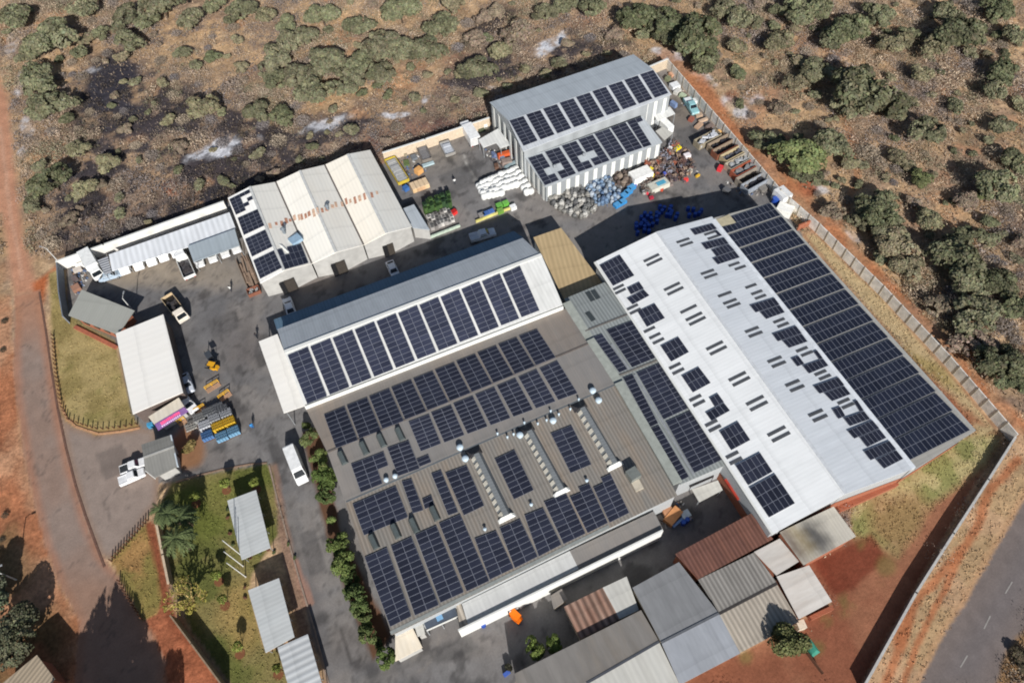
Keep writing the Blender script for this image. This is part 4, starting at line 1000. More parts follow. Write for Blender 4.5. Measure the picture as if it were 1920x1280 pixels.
for x, y, z in ((1265, 214, 3.2), (1233, 227, 3.2), (1261, 249, 3.1)):
    p = W(x, y, z); mb = MB(); mb.box((p.x, p.y, 0), (.12, .12, z)); mb.build('post', M['steel'], ns)
roofslab([(897, 262, 3.2), (934, 241, 3.4), (958, 271, 3.2), (938, 278, 3.0), (930, 268, 3.05), (906, 277, 3.0)], S['white'], 'canopy_roof', ns, .12)
for x, y in ((898, 262), (906, 276), (939, 277)):
    p = W(x, y, 2.9); mb = MB(); mb.box((p.x, p.y, 0), (.12, .12, 2.9)); mb.build('post', M['steel'], ns)
# skylight bosses in the panel gaps
for x, y in ((1040, 314), (1095, 292)):
    p = WP(x, y, P_NL); mb = MB(); mb.cyl((p.x, p.y, p.z), .3, .5, 10); mb.dome((p.x, p.y, p.z + .5), .36, .25, 10, 3); mb.build('roof_vent', paint(150, 154, 158), ns)

# ================================================================== 5 left-hand buildings
lc = building('vehicle_shelter', 'long white ribbed shelter roof along back wall with vehicles parked under', 'shelter',
    [([(204, 477, 3.0), (430, 398, 3.0), (442, 428, 2.7), (352, 463, 2.7), (210, 508, 2.7)], S['longribbed'], 'roof')], None, walls=False)
for k in range(9):
    for (x0, y0, x1, y1, z) in ((206, 478, 429, 399, 2.9), (211, 507, 440, 428, 2.6)):
        p = W(x0 + (x1 - x0) * k / 8, y0 + (y1 - y0) * k / 8, z); mb = MB(); mb.cyl((p.x, p.y + (.3 if z < 2.8 else -.3), 0), .06, z, 8); mb.build('post', M['steel'], lc)
gc = building('grey_canopy', 'plain grey flat canopy beside the workshop with white vehicles poking out', 'canopy',
    [([(352, 461, 3.3), (440, 429, 3.3), (449, 460, 3.1), (363, 491, 3.1)], S['canopygrey'], 'roof')], None, walls=False)
for x, y in ((354, 462), (363, 490), (448, 460), (440, 431), (405, 475)):
    p = W(x, y, 3.0); mb = MB(); mb.box((p.x, p.y, 0), (.12, .12, 3.0)); mb.build('post', M['steel'], gc)
sr = building('small_lean_to', 'small grey ribbed roof at left end of the vehicle shelter', 'lean-to',
    [([(183, 488, 2.6), (202, 480, 2.6), (209, 510, 2.4), (196, 514, 2.4)], sheet('small_ribbed', C(170, 172, 176), .6, 'x', .4), 'roof')], None, walls=False)
for x, y in ((185, 488), (201, 481), (208, 509), (197, 513)):
    p = W(x, y, 2.3); mb = MB(); mb.box((p.x, p.y, 0), (.1, .1, 2.3)); mb.build('post', M['steel'], sr)
h1 = building('brick_house', 'orange brick building with plain grey roof set askew near left wall', 'house',
    [([(128, 591, 3.2), (153, 543, 3.4), (252, 582, 3.4), (221, 627, 3.2)], S['housegrey'], 'roof')], M['brick'], inset=.9)
a, b = W(141, 612, 0), W(219, 651, 0)
t = b - a; c = (a + b) / 2; mb = MB(); mb.box((c.x, c.y - .2, -.02), (t.length, .7, .35), math.atan2(t.y, t.x)); mb.build('brick_step', plain('terracotta', C(170, 102, 78), .8, var=.15), h1)
mid = lerp(a, b, .5); nrm = Vector((-t.y, t.x, 0)).normalized()
for k in range(4):
    p = lerp(W(131, 592, 3.9), W(220, 626, 3.9), .15 + k * .22); mb = MB(); mb.box((p.x + nrm.x * .62, p.y + nrm.y * .62, 1.2), (1.4, .12, 1.2), math.atan2(t.y, t.x)); mb.build('window', M['glass'], h1)
h2 = building('flat_office', 'white flat roofed office block facing the yard beside the left lawn', 'office',
    [([(217, 625, 4.0), (306, 589, 4.0), (343, 735, 4.0), (249, 776, 4.0)], S['flatwhite'], 'roof')], paint(104, 92, 86), inset=.35)
a, b = W(343, 735, 4), W(306, 589, 4)
for k in range(5):
    p = lerp(a, b, .12 + k * .19); mb = MB(); mb.box((p.x - .28, p.y, 1.0 if k % 2 else .05), (.12, 1.6, 1.4 if k % 2 else 2.2), math.atan2((b - a).x, (b - a).y) * -1); mb.build('window' if k % 2 else 'door', M['glass'] if k % 2 else paint(90, 70, 58), h2)
# entrance canopy and its sign
ec = building('entrance_canopy', 'cream entrance canopy with long purple and pink signboard at the gate', 'canopy',
    [([(278, 781, 3.4), (335, 745, 3.4), (345, 761, 3.4), (289, 795, 3.4)], S['creamroof'], 'roof')], M['offwhite_wall'], inset=.5)
# sloping signboard: purple field, pink blocks of lettering too small to read, white line below
sa, sb, sc_, sd = W(290, 795, 3.45), W(345, 763, 3.45), W(354, 771, 1.9), W(297, 807, 1.9)
nS = (sb - sa).cross(sd - sa).normalized()
if nS.z < 0: nS = -nS
mb = MB(); mb.hexa([sa - nS * .08, sb - nS * .08, sc_ - nS * .08, sd - nS * .08], [sa, sb, sc_, sd])
def sign_mat():
    m, nt, N, L, b = _nt('purple_sign')
    tc = N.new('ShaderNodeTexCoord'); nz = N.new('ShaderNodeTexNoise'); nz.inputs['Scale'].default_value = .7
    L.new(tc.outputs['Object'], nz.inputs['Vector'])
    mx = N.new('ShaderNodeMixRGB'); mx.inputs['Color1'].default_value = C(92, 62, 116); mx.inputs['Color2'].default_value = C(150, 112, 168)
    L.new(nz.outputs['Fac'], mx.inputs['Fac']); L.new(mx.outputs[0], b.inputs['Base Color']); b.inputs['Roughness'].default_value = .5
    return m
sg = mb.build('signboard', sign_mat(), ec)
def spt(u, v, o): return lerp(lerp(sa, sb, u), lerp(sd, sc_, u), v) + nS * o
rs = random.Random(5)
mp_ = MB(); mw_ = MB()
u = .16
while u < .74:   # blurred row of pink capitals
    w = .035 + rs.random() * .02
    v0, v1 = .12 + rs.random() * .06, .5 + rs.random() * .08
    mp_.hexa([spt(u, v1, .005), spt(u + w, v1, .005), spt(u + w, v0, .005), spt(u, v0, .005)], [spt(u, v1, .03), spt(u + w, v1, .03), spt(u + w, v0, .03), spt(u, v0, .03)])
    mw_.hexa([spt(u - .02, .86, .005), spt(u + w * .8 - .02, .86, .005), spt(u + w * .8 - .02, .66, .005), spt(u - .02, .66, .005)], [spt(u - .02, .86, .03), spt(u + w * .8 - .02, .86, .03), spt(u + w * .8 - .02, .66, .03), spt(u - .02, .66, .03)])
    u += w + .012
mp_.build('sign_lettering', paint(240, 92, 140), sg, origin=ec.location)
mw_.build('sign_lettering', paint(226, 196, 226), sg, origin=ec.location)
gh = building('gatehouse', 'small grey roofed gatehouse beside two parked white pickups', 'gatehouse',
    [([(265, 833, 3.3), (320, 815, 3.3), (326, 836, 3.5), (269, 857, 3.5)], S['guard'], 'roof'), ([(269, 857, 3.5), (326, 836, 3.5), (333, 874, 3.2), (291, 895, 3.2), (272, 881, 3.3)], sheet('guard_roof_lower', C(146, 144, 138), .5, 'y', .06), 'roof')], M['offwhite_wall'], inset=.6)
bar(gh, 'fascia', paint(206, 214, 220), (320, 815), (333, 874), 3.1, 3.4, .2)
bar(gh, 'ridge_cap', paint(178, 176, 170), (269, 857), (326, 836), 3.5, 3.58, .35)
bar(gh, 'boom_gate', M['white'], (272, 882), (291, 897), .9, 1.05, .12)
# carports of the garden side
CP = [([(426, 938), (480, 918), (507, 1026), (453, 1049)], 'uppermost of three grey carports beside the drive, next to the flagpoles', S['carport']),
      ([(465, 1106), (523, 1083), (552, 1193), (498, 1223)], 'middle of three grey carports beside the drive, south of the flagpoles', S['carport']),
      ([(520, 1213), (577, 1188), (612, 1310), (556, 1340)], 'lowest of three carports beside the drive, broad striped sheeting cut by photo edge', S['carport2'])]
for k, (q, lb, mt) in enumerate(CP):
    t = building('carport', lb, 'carport', [([(x, y, 2.9 - (.25 if j in (0, 3) else 0)) for j, (x, y) in enumerate(q)], mt, 'roof')], None, group='grey carports beside the drive', walls=False)
    for j in range(4):
        for i in (0, 1):
            (xa, ya), (xb, yb) = (q[0], q[3]) if i == 0 else (q[1], q[2])
            p = W(xa + (xb - xa) * (.04 + j * .307), ya + (yb - ya) * (.04 + j * .307), 2.6); mb = MB(); mb.cyl((p.x + (.25 if i == 0 else -.25), p.y, 0), .06, 2.62, 8); mb.build('post', M['steel'], t)
hb = building('tan_roof_house', 'tan ribbed house roof at the bottom left corner of the photo', 'house',
    [([(-20, 1300, 4.0), (69, 1227, 4.0), (103, 1272, 4.0), (60, 1330, 4.0)], S['tanhouse'], 'roof')], M['brick'], inset=.4)

# ================================================================== 6 shed cluster at the bottom
cl = [
 ('rusty_shed', 'dark rusty red roofed shed between the warehouse and grey ribbed sheds', [([(1266, 1038, 4.6), (1408, 962, 4.6), (1450, 1010, 4.4), (1309, 1085, 4.4)], S['rust'])]),
 ('ribbed_shed', 'twin ribbed grey shed roof split by a dark valley gutter', [([(1309, 1086, 4.3), (1414, 1035, 4.3), (1456, 1091, 4.0), (1348, 1148, 4.0)], S['old']), ([(1349, 1152, 4.0), (1457, 1095, 4.0), (1498, 1165, 3.6), (1388, 1223, 3.6)], S['oldpale'])]),
 ('white_roof_shed', 'low shed with stained white roof in two sheets beside the red soil', [([(1414, 1034, 4.6), (1462, 1009, 4.6), (1498, 1052, 4.5), (1456, 1078, 4.5)], S['oldwhite']), ([(1456, 1080, 4.45), (1517, 1059, 4.45), (1560, 1127, 4.1), (1498, 1160, 4.1)], S['oldwhite'])]),
 ('slate_shed', 'wide dull blue grey shed roof in two slopes among the bottom sheds', [([(1186, 1101, 4.6), (1273, 1053, 4.6), (1348, 1149, 5.2), (1240, 1204, 5.2)], S['slate']), ([(1240, 1204, 5.2), (1348, 1149, 5.2), (1388, 1224, 4.7), (1275, 1283, 4.7)], S['slate2'])]),
 ('long_shed', 'long brown grey shed roof along the bottom edge beside the round trees', [([(965, 1262, 4.4), (1202, 1143, 4.4), (1236, 1202, 4.7), (1100, 1281, 4.7), (978, 1345, 4.7)], S['brownlong']), ([(1100, 1281, 4.65), (1236, 1203, 4.65), (1278, 1290, 4.3), (1150, 1350, 4.3)], S['palegrey'])]),
 ('rust_striped_shed', 'small shed roof with bold rust stripes beside a pale sheet', [([(1057, 1137, 3.8), (1130, 1101, 3.8), (1162, 1160, 3.6), (1088, 1198, 3.6)], S['ruststripe']), ([(1130, 1101, 3.82), (1175, 1080, 3.82), (1198, 1143, 3.62), (1162, 1160, 3.62)], S['palegrey'])]),
 ('tiny_shed', 'tiny brown roofed hut in the dark lane by the annex', [([(1032, 1116, 2.4), (1053, 1103, 2.4), (1065, 1123, 2.3), (1038, 1141, 2.3)], S['brown'])]),
]
for nm, lb, rf in cl:
    t = building(nm, lb, 'shed', [(q, mt, 'roof') for q, mt in rf], M['brick'] if 'white' in nm or 'rusty' in nm else M['concrete'], inset=.25)
    if nm == 'ribbed_shed': bar(t, 'valley_gutter', paint(70, 66, 64), (1348, 1150), (1457, 1093), 3.9, 4.02, .4)
    if nm == 'slate_shed': bar(t, 'ridge_cap', paint(104, 106, 110), (1240, 1204), (1348, 1149), 5.2, 5.27, .3)
    if nm == 'long_shed': bar(t, 'gutter', paint(84, 86, 92), (1100, 1280), (1236, 1202), 4.66, 4.74, .3)
    if nm == 'white_roof_shed': bar(t, 'brick_plinth', M['brick'], (1520, 1158), (1562, 1138), 0, 1.2, .6)

# ================================================================== boundary walls
def boundary(name, label, pts, h, th, mat, bays=None, cap=None, base=True):
    P = [W(x, y, 0 if base else h) for x, y in pts]
    t = thing(name, label, 'wall', (P[0].x, P[0].y, 0))
    mb = MB()
    for a, b in zip(P[:-1], P[1:]):
        d = b - a; c = (a + b) / 2; mb.box((c.x, c.y, -.2), (d.length + th * .5, th, h + .2), math.atan2(d.y, d.x))
    mb.build('wall_panel', mat, t)
    if bays:
        n = 0
        mp_ = []
        for a, b in zip(P[:-1], P[1:]):
            d = b - a; k = max(1, int(d.length / bays)); ang = math.atan2(d.y, d.x)
            for i in range(k): mp_.append((lerp(a, b, i / k), ang))
        src = None
        for p, ang in mp_[:100]:
            if src is None:
                m1 = MB(); m1.box((0, 0, -.2), (.2, th + .12, h + .32)); src = local(m1, 'post', M['concrete'], t); src.location = (p.x - t.location.x, p.y - t.location.y, 0); src.rotation_euler = (0, 0, ang)
            else:
                c = src.copy(); COL.objects.link(c); c.parent = t; c.location = (p.x - t.location.x, p.y - t.location.y, 0); c.rotation_euler = (0, 0, ang)
    if cap:
        mc = MB()
        for a, b in zip(P[:-1], P[1:]):
            d = b - a; c = (a + b) / 2; mc.box((c.x, c.y, h), (d.length + th, th + .14, .1), math.atan2(d.y, d.x))
        mc.build('coping', cap, t)
    return t
pre = plain('precast_panels', C(228, 224, 216), .9, var=.22, scale=1.0)
boundary('boundary_wall', 'white plastered back boundary wall from left corner to the workshop', [(119, 505), (206, 474), (427, 394)], 2.5, .25, plain('white_plaster_boundary', C(224, 221, 214), .85, var=.14, scale=.7), cap=M['white'])
boundary('boundary_wall', 'cream back boundary wall between the workshop and tall shed', [(722, 303), (800, 278), (918, 238)], 2.5, .25, plain('cream_wall', C(206, 188, 164), .85, var=.12), cap=M['white'])
boundary('boundary_wall', 'short cream back wall right of the tall shed meeting the long precast wall', [(1205, 147), (1249, 128)], 2.5, .25, plain('cream_wall_b', C(196, 180, 158), .85, var=.12), cap=M['white'])
boundary('boundary_wall', 'long pale precast panel wall down the right side against the bush', [(1249, 128), (1322, 213), (1400, 304), (1458, 372), (1530, 436), (1648, 552), (1770, 682), (1893, 826)], 2.5, .16, pre, bays=2.2)
boundary('boundary_wall', 'dark boundary wall along the road at the lower right corner', [(1895, 826), (1845, 905), (1780, 1005), (1710, 1115), (1612, 1290)], 1.4, .2, plain('grey_block_wall', C(120, 118, 116), .9, var=.2), cap=plain('grey_coping', C(186, 184, 180), .8))
boundary('boundary_wall', 'grey side wall at the left lawn running down from the white corner', [(119, 506), (123, 560), (131, 606)], 2.5, .2, plain('grey_wall_l', C(120, 126, 134), .85, var=.12))
boundary('garden_wall', 'low pale garden wall between the triangle lawn and palms', [(303, 990), (314, 1045), (325, 1098)], 1.7, .2, plain('pale_garden_wall', C(176, 152, 126), .9, var=.15), cap=plain('pale_coping', C(206, 184, 158), .8))
boundary('garden_wall', 'high garden wall running down to the bottom edge beside the red path', [(333, 1160), (372, 1212), (430, 1290)], 2.6, .2, plain('dull_garden_wall', C(146, 126, 104), .9, var=.2))
boundary('cross_wall', 'short orange brick cross wall near the top of the dry grass strip', [(1494, 432), (1519, 422)], 1.6, .25, M['brick'])
boundary('kerb_wall', 'low pale green and white wall edging the shaded lane beside small crates', [(808, 446), (862, 425)], .6, .3, plain('pale_green_wall', C(186, 200, 182), .8, var=.15))
boundary('kerb_wall', 'low multicoloured yellow and blue wall edging the shaded lane near white bags', [(893, 417), (930, 402), (957, 392)], .6, .3, plain('yellow_kerb_wall', C(206, 196, 120), .8, var=.3, scale=.5))
# ================================================================== vehicles (own space: front towards +x, ground at z 0)
def loft(mb, secs, mi=0):
    """secs: list of (x, halfwidth_bottom, halfwidth_top, z0, z1)"""
    n = len(secs); vs = []
    for x, wb, wt, z0, z1 in secs:
        vs += [(x, -wb, z0), (x, wb, z0), (x, wb, z0 + (z1 - z0) * .55), (x, wt, z1), (x, -wt, z1), (x, -wb, z0 + (z1 - z0) * .55)]
    fs = []
    for k in range(n - 1):
        for i in range(6):
            j = (i + 1) % 6
            fs.append((k * 6 + i, k * 6 + j, k * 6 + 6 + j, k * 6 + 6 + i))
    fs.append((5, 4, 3, 2, 1, 0)); fs.append(tuple((n - 1) * 6 + i for i in range(6)))
    mb.add(vs, [tuple(reversed(f)) for f in fs], mi)
def wheels(t, L_, W_, r=.36, ax=None, w=.24):
    ax = ax or (-.31 * L_, .31 * L_)
    src = None
    for x in ax:
        for s in (-1, 1):
            if src is None:
                m = MB(); m.cyl((0, -w / 2, 0), r, w, 14, 0, axis='y'); src = local(m, 'wheel', M['tyre'], t)
                o = src
                mr = MB(); mr.cyl((0, -w / 2 - .012, 0), r * .55, w + .024, 10, 0, axis='y'); local(mr, 'rim', M['steel'], src)
            else:
                o = src.copy(); COL.objects.link(o); o.parent = t
                for g in src.children:
                    d = g.copy(); COL.objects.link(d); d.parent = o
            o.location = (x, s * (W_ / 2 - w / 2 - .02), r)
def lamps(t, xf, xr, W_, z):
    for nm, x, mt in (('headlight', xf, paint(230, 232, 236, .2)), ('tail_light', xr, paint(160, 30, 26, .3))):
        for s in (-1, 1):
            m = MB(); m.box((x, s * (W_ / 2 - .28), z), (.06, .3, .18)); local(m, nm, mt, t)
def make_car(name, label, cat, col, kind='pickup', bed=None):
    t = thing(name, label, cat); mt = paint(*col, .3)
    if kind == 'pickup':
        L_, W_ = 5.2, 1.85; m = MB()
        loft(m, [(2.6, .8, .74, .45, .85), (2.45, .9, .84, .38, .98), (1.25, .92, .88, .35, 1.08), (-.75, .92, .88, .35, 1.1), (-2.5, .92, .9, .38, 1.08), (-2.6, .9, .88, .42, 1.04)])
        local(m, 'body', mt, t)
        m = MB(); loft(m, [(1.3, .84, .8, 1.0, 1.06), (.65, .84, .7, 1.0, 1.68), (-.55, .84, .7, 1.0, 1.7), (-.85, .84, .74, 1.0, 1.1)]); local(m, 'cab', mt, t)
        m = MB(); m.hexa([(1.22, -.74, 1.12), (1.22, .74, 1.12), (.76, .64, 1.6), (.76, -.64, 1.6)], [(1.3, -.74, 1.14), (1.3, .74, 1.14), (.82, .64, 1.65), (.82, -.64, 1.65)]); local(m, 'windscreen', M['glass'], t)
        for s in (-1, 1):
            m = MB(); m.hexa([(.7, s * .80, 1.15), (-.6, s * .80, 1.15), (-.5, s * .72, 1.58), (.55, s * .72, 1.58)], [(.7, s * .87, 1.15), (-.6, s * .87, 1.15), (-.5, s * .765, 1.6), (.55, s * .765, 1.6)]); local(m, 'side_window', M['glass'], t)
        m = MB(); m.box((-1.72, 0, 1.085), (1.6, 1.5, .03)); local(m, 'load_bed', bed or M['dark'], t)
        for s in (-1, 1):
            m = MB(); m.box((-1.72, s * .84, 1.06), (1.7, .1, .12)); local(m, 'bed_rail', mt, t)
    elif kind == 'car':
        L_, W_ = 4.3, 1.75; m = MB()
        loft(m, [(2.15, .74, .68, .42, .72), (2.0, .84, .78, .36, .86), (.95, .87, .83, .34, .98), (-1.3, .87, .83, .34, 1.0), (-2.05, .84, .8, .38, .96), (-2.15, .8, .76, .44, .86)])
        local(m, 'body', mt, t)
        m = MB(); loft(m, [(1.05, .8, .76, .9, .96), (.35, .8, .62, .9, 1.42), (-.95, .8, .62, .9, 1.44), (-1.75, .8, .74, .9, 1.0)]); local(m, 'cab', mt, t)
        m = MB(); m.hexa([(1.0, -.68, 1.0), (1.0, .68, 1.0), (.44, .56, 1.36), (.44, -.56, 1.36)], [(1.08, -.68, 1.02), (1.08, .68, 1.02), (.5, .56, 1.41), (.5, -.56, 1.41)]); local(m, 'windscreen', M['glass'], t)
        m = MB(); m.hexa([(-1.68, -.66, 1.02), (-1.68, .66, 1.02), (-1.05, .56, 1.38), (-1.05, -.56, 1.38)], [(-1.76, -.66, 1.04), (-1.76, .66, 1.04), (-1.1, .56, 1.43), (-1.1, -.56, 1.43)]); local(m, 'rear_window', M['glass'], t)
        for s in (-1, 1):
            m = MB(); m.hexa([(.6, s * .74, 1.02), (-1.3, s * .74, 1.02), (-.95, s * .62, 1.36), (.25, s * .62, 1.36)], [(.6, s * .82, 1.02), (-1.3, s * .82, 1.02), (-.95, s * .70, 1.38), (.25, s * .70, 1.38)]); local(m, 'side_window', M['glass'], t)
    elif kind == 'van':
        L_, W_ = 6.6, 2.1; m = MB()
        loft(m, [(3.3, .88, .8, .5, .95), (3.05, 1.0, .92, .42, 1.25), (2.35, 1.04, .94, .4, 1.5), (1.65, 1.05, .86, .4, 2.35), (1.2, 1.05, .88, .4, 2.5), (-3.1, 1.05, .88, .4, 2.5), (-3.3, 1.03, .84, .45, 2.42)])
        local(m, 'body', mt, t)
        m = MB(); m.hexa([(2.38, -.84, 1.5), (2.38, .84, 1.5), (1.72, .74, 2.25), (1.72, -.74, 2.25)], [(2.46, -.84, 1.52), (2.46, .84, 1.52), (1.79, .74, 2.31), (1.79, -.74, 2.31)]); local(m, 'windscreen', M['glass'], t)
        for s in (-1, 1):
            m = MB(); m.hexa([(2.1, s * .92, 1.5), (1.1, s * .95, 1.5), (1.1, s * .84, 2.15), (1.65, s * .84, 2.15)], [(2.1, s * 1.02, 1.5), (1.1, s * 1.06, 1.5), (1.1, s * .97, 2.15), (1.65, s * .95, 2.15)]); local(m, 'side_window', M['glass'], t)
    elif kind == 'truck':     # cab over with a box or open body given in bed
        L_, W_ = 7.0, 2.2; m = MB()
        loft(m, [(3.5, 1.0, .95, .55, 1.3), (3.38, 1.08, 1.0, .5, 1.6), (3.0, 1.08, .92, .5, 2.4), (1.75, 1.08, .94, .5, 2.45)]); local(m, 'cab', mt, t)
        m = MB(); m.hexa([(3.39, -.88, 1.5), (3.39, .88, 1.5), (3.06, .8, 2.28), (3.06, -.8, 2.28)], [(3.46, -.88, 1.52), (3.46, .88, 1.52), (3.14, .8, 2.32), (3.14, -.8, 2.32)]); local(m, 'windscreen', M['glass'], t)
        for s in (-1, 1):
            m = MB(); m.box((2.5, s * 1.03, 1.5), (.9, .1, .6)); local(m, 'side_window', M['glass'], t)
        m = MB(); m.box((-.9, 0, .55), (5.1, .9, .3)); local(m, 'chassis', M['dark'], t)
        if bed == 'box':
            m = MB(); m.box((-.95, 0, .85), (5.0, 2.25, 2.1)); local(m, 'box_body', mt, t)
            m = MB(); m.box((-3.47, 0, .95), (.05, 2.1, 1.9)); local(m, 'rear_door', paint(206, 206, 204), t)
        else:
            fl, rl = bed
            m = MB(); m.box((-.95, 0, .85), (5.0, 2.2, .12)); local(m, 'load_bed', fl, t)
            for s in (-1, 1):
                m = MB(); m.box((-.95, s * 1.1, .85), (5.0, .1, .75)); local(m, 'side_board', rl, t)
            for x in (-3.42, 1.52):
                m = MB(); m.box((x, 0, .85), (.1, 2.1, .75)); local(m, 'end_board', rl, t)
            m = MB(); rr = random.Random(2)
            for k in range(9): m.box((-.95 + rr.uniform(-2, 2), rr.uniform(-.7, .7), .97), (rr.uniform(.5, 1.2), rr.uniform(.3, .7), rr.uniform(.1, .4)), rr.uniform(0, 3))
            local(m, 'load', paint(70, 66, 66), t)
        wheels(t, L_, W_, .45, (-2.2, 2.3), .3); lamps(t, 3.47, -3.5, W_, .75); return t
    wheels(t, L_, W_); lamps(t, L_ / 2 - .02, -L_ / 2 + .02, W_, .72)
    return t
def at(t, px, py, ang, z=0.0):
    p = W(px, py, z); t.location = (p.x, p.y, 0); t.rotation_euler = (0, 0, ang); return t
def ang_px(a, b):
    p, q = W(*a), W(*b); d = q - p; return math.atan2(d.y, d.x)
DOWN, UP, RIGHT, LEFT = -math.pi / 2, math.pi / 2, 0.0, math.pi
at(make_car('van', 'long white panel van parked beside the factory hedge on the drive', 'van', (238, 238, 236), 'van'), 557, 874, DOWN + .06, .6)
at(make_car('truck', 'white truck with open dark load bed standing alone in the yard', 'truck', (238, 238, 236), 'truck', (paint(84, 82, 84), M['white'])), 349, 500, UP + .1, .6)
at(make_car('tipper_truck', 'tipper truck with cream rails and black load bed beside the flat office', 'truck', (236, 226, 210), 'truck', (paint(36, 34, 34), paint(206, 182, 146))), 331, 580, ang_px((316, 558), (345, 596)), .6)
at(make_car('pickup', 'white pickup nearer the road beside the gatehouse', 'pickup', (240, 240, 240), 'pickup', paint(226, 226, 226)), 247, 893, ang_px((234, 896), (266, 882)), .7).scale = (.8, .85, .85)
at(make_car('pickup', 'white pickup with dark windscreen tight against the gatehouse wall', 'pickup', (240, 240, 240), 'pickup', paint(60, 62, 64)), 249, 873, ang_px((234, 880), (264, 868)), .7).scale = (.8, .85, .85)
at(make_car('car', 'pale silver car in the shadow of the flat office', 'car', (196, 202, 212), 'car'), 351, 719, DOWN + .1, .5)
at(make_car('car', 'white car half hidden behind the purple signboard', 'car', (240, 240, 240), 'car'), 353, 757, ang_px((345, 745), (366, 768)), .5)
at(make_car('van', 'white van in the shaded lane behind the central factory', 'van', (232, 234, 238), 'pickup', paint(210, 212, 216)), 905, 441, ang_px((893, 445), (918, 438)), .6)
at(make_car('car', 'small white car in the lane behind the factory, below the workshop doors', 'car', (236, 238, 242), 'car'), 737, 506, DOWN, .5)
at(make_car('car', 'small white car just behind the left end of the grey factory roof', 'car', (236, 238, 242), 'car'), 543, 576, UP, .5)
at(make_car('truck', 'white box truck against the cream back wall', 'truck', (240, 240, 238), 'truck', 'box'), 881, 254, UP, .8)
at(make_car('pickup', 'teal and white pickup by the precast wall near the tall shed', 'pickup', (150, 196, 200), 'pickup', paint(236, 238, 238)), 1296, 199, ang_px((1290, 190), (1304, 212)), .7)
# row under the white shelter, noses out
src = None
for k, (px, py, lb) in enumerate(((236, 503, 'first parked vehicle from left under the white shelter, own gap each side'), (262, 495, 'second white parked vehicle from left under the shelter'), (286, 487, 'third white parked vehicle from left under the shelter'), (308, 479, 'fourth white parked vehicle from left under the shelter'), (332, 471, 'fifth white parked vehicle from left under the shelter, nearest the open truck'))):
    if src is None: src = make_car('parked_van', lb, 'van', (240, 240, 238), 'van'); src.scale = (.7, .95, .75); at(src, px, py, DOWN); o = src
    else: p = W(px, py); o = dup(src, (p.x, p.y, 0), DOWN, lb)
    o.location.y += .3
    o['group'] = 'white vehicles under the shelter'
src = None
for px, py, lb in ((376, 493, 'white parked car poking out at the left end of the grey canopy'), (400, 484, 'second white car from left under the grey canopy'), (423, 475, 'third white car from left under the grey canopy'), (444, 467, 'white car under the grey canopy nearest the workshop')):
    if src is None: src = make_car('parked_car', lb, 'car', (240, 240, 238), 'car'); at(src, px, py, DOWN); o = src
    else: p = W(px, py); o = dup(src, (p.x, p.y, 0), DOWN, lb)
    o.location.y += .6; o['group'] = 'white cars under the grey canopy'
at(make_car('parked_car', 'pale blue grey car at the left end of the white shelter', 'car', (176, 192, 206), 'car'), 207, 517, ang_px((196, 520), (219, 513)), .5)
at(make_car('container_truck', 'white box truck backed up left of the small ribbed roof', 'truck', (240, 240, 236), 'truck', 'box'), 175, 499, ang_px((168, 488), (182, 512)), 1.0)
# forklifts
def make_forklift(label, col):
    t = thing('forklift', label, 'forklift'); mt = paint(*col)
    m = MB(); loft(m, [(.7, .5, .45, .3, .75), (.3, .55, .5, .25, .85), (-.6, .55, .52, .25, 1.1), (-1.1, .5, .45, .35, 1.15)]); local(m, 'body', mt, t)
    for s in (-1, 1):
        m = MB(); m.box((1.0, s * .32, .05), (.1, .1, 2.1)); local(m, 'mast', M['dark'], t)
        m = MB(); m.box((1.6, s * .28, .06), (1.2, .1, .05)); local(m, 'fork', M['dark'], t)
    for x in (.6, -.7):
        for s in (-1, 1):
            m = MB(); m.box((x, s * .46, .8), (.06, .06, 1.25)); local(m, 'post', M['dark'], t)
    m = MB(); m.box((-.05, 0, 2.05), (1.5, 1.05, .06)); local(m, 'roof_guard', mt, t)
    m = MB(); m.box((-.3, 0, 1.0), (.5, .5, .45)); local(m, 'seat', M['dark'], t)
    wheels(t, 2, 1.2, .3, (-.7, .5), .22)
    return t
at(make_forklift('yellow forklift parked in the open tar yard', (226, 166, 40)), 400, 688, UP + .9, .6).scale = (.85, .85, .85)
at(make_forklift('orange forklift in front of the white annex wall', (248, 120, 20)), 966, 1155, UP + .4, .6)
at(make_forklift('dark grey forklift casting a shadow above the yellow one', (70, 74, 80)), 396, 672, UP + .2, .6)

# ================================================================== yard clutter
def make_skip(label, col, load, lo=.5):
    t = thing('skip_bin', label, 'skip', group='open bins along the precast wall'); mt = paint(*col, .7)
    L_, W_, H_ = 6.0, 2.0, 1.5
    m = MB(); m.box((0, 0, .12), (L_ - .1, W_ - .1, .1)); local(m, 'floor', mt, t)
    for s in (-1, 1):
        m = MB(); m.box((0, s * (W_ / 2 - .05), .12), (L_, .1, H_)); local(m, 'side_board', mt, t)
        m = MB(); m.box((s * (L_ / 2 - .05), 0, .12), (.1, W_ - .2, H_)); local(m, 'end_board', mt, t)
    for x in (-2.2, -1.1, 0, 1.1, 2.2):
        for s in (-1, 1):
            m = MB(); m.box((x, s * (W_ / 2 + .04), .15), (.1, .08, H_ - .1)); local(m, 'rib', mt, t)
    rr = random.Random(label); m = MB()
    for k in range(26): m.box((rr.uniform(-2.4, 2.4), rr.uniform(-.5, .5), .25 + lo * rr.random()), (rr.uniform(.4, 1.3), rr.uniform(.3, .8), rr.uniform(.2, .6)), rr.uniform(0, 3))
    local(m, 'load', paint(*load, .8), t)
    return t
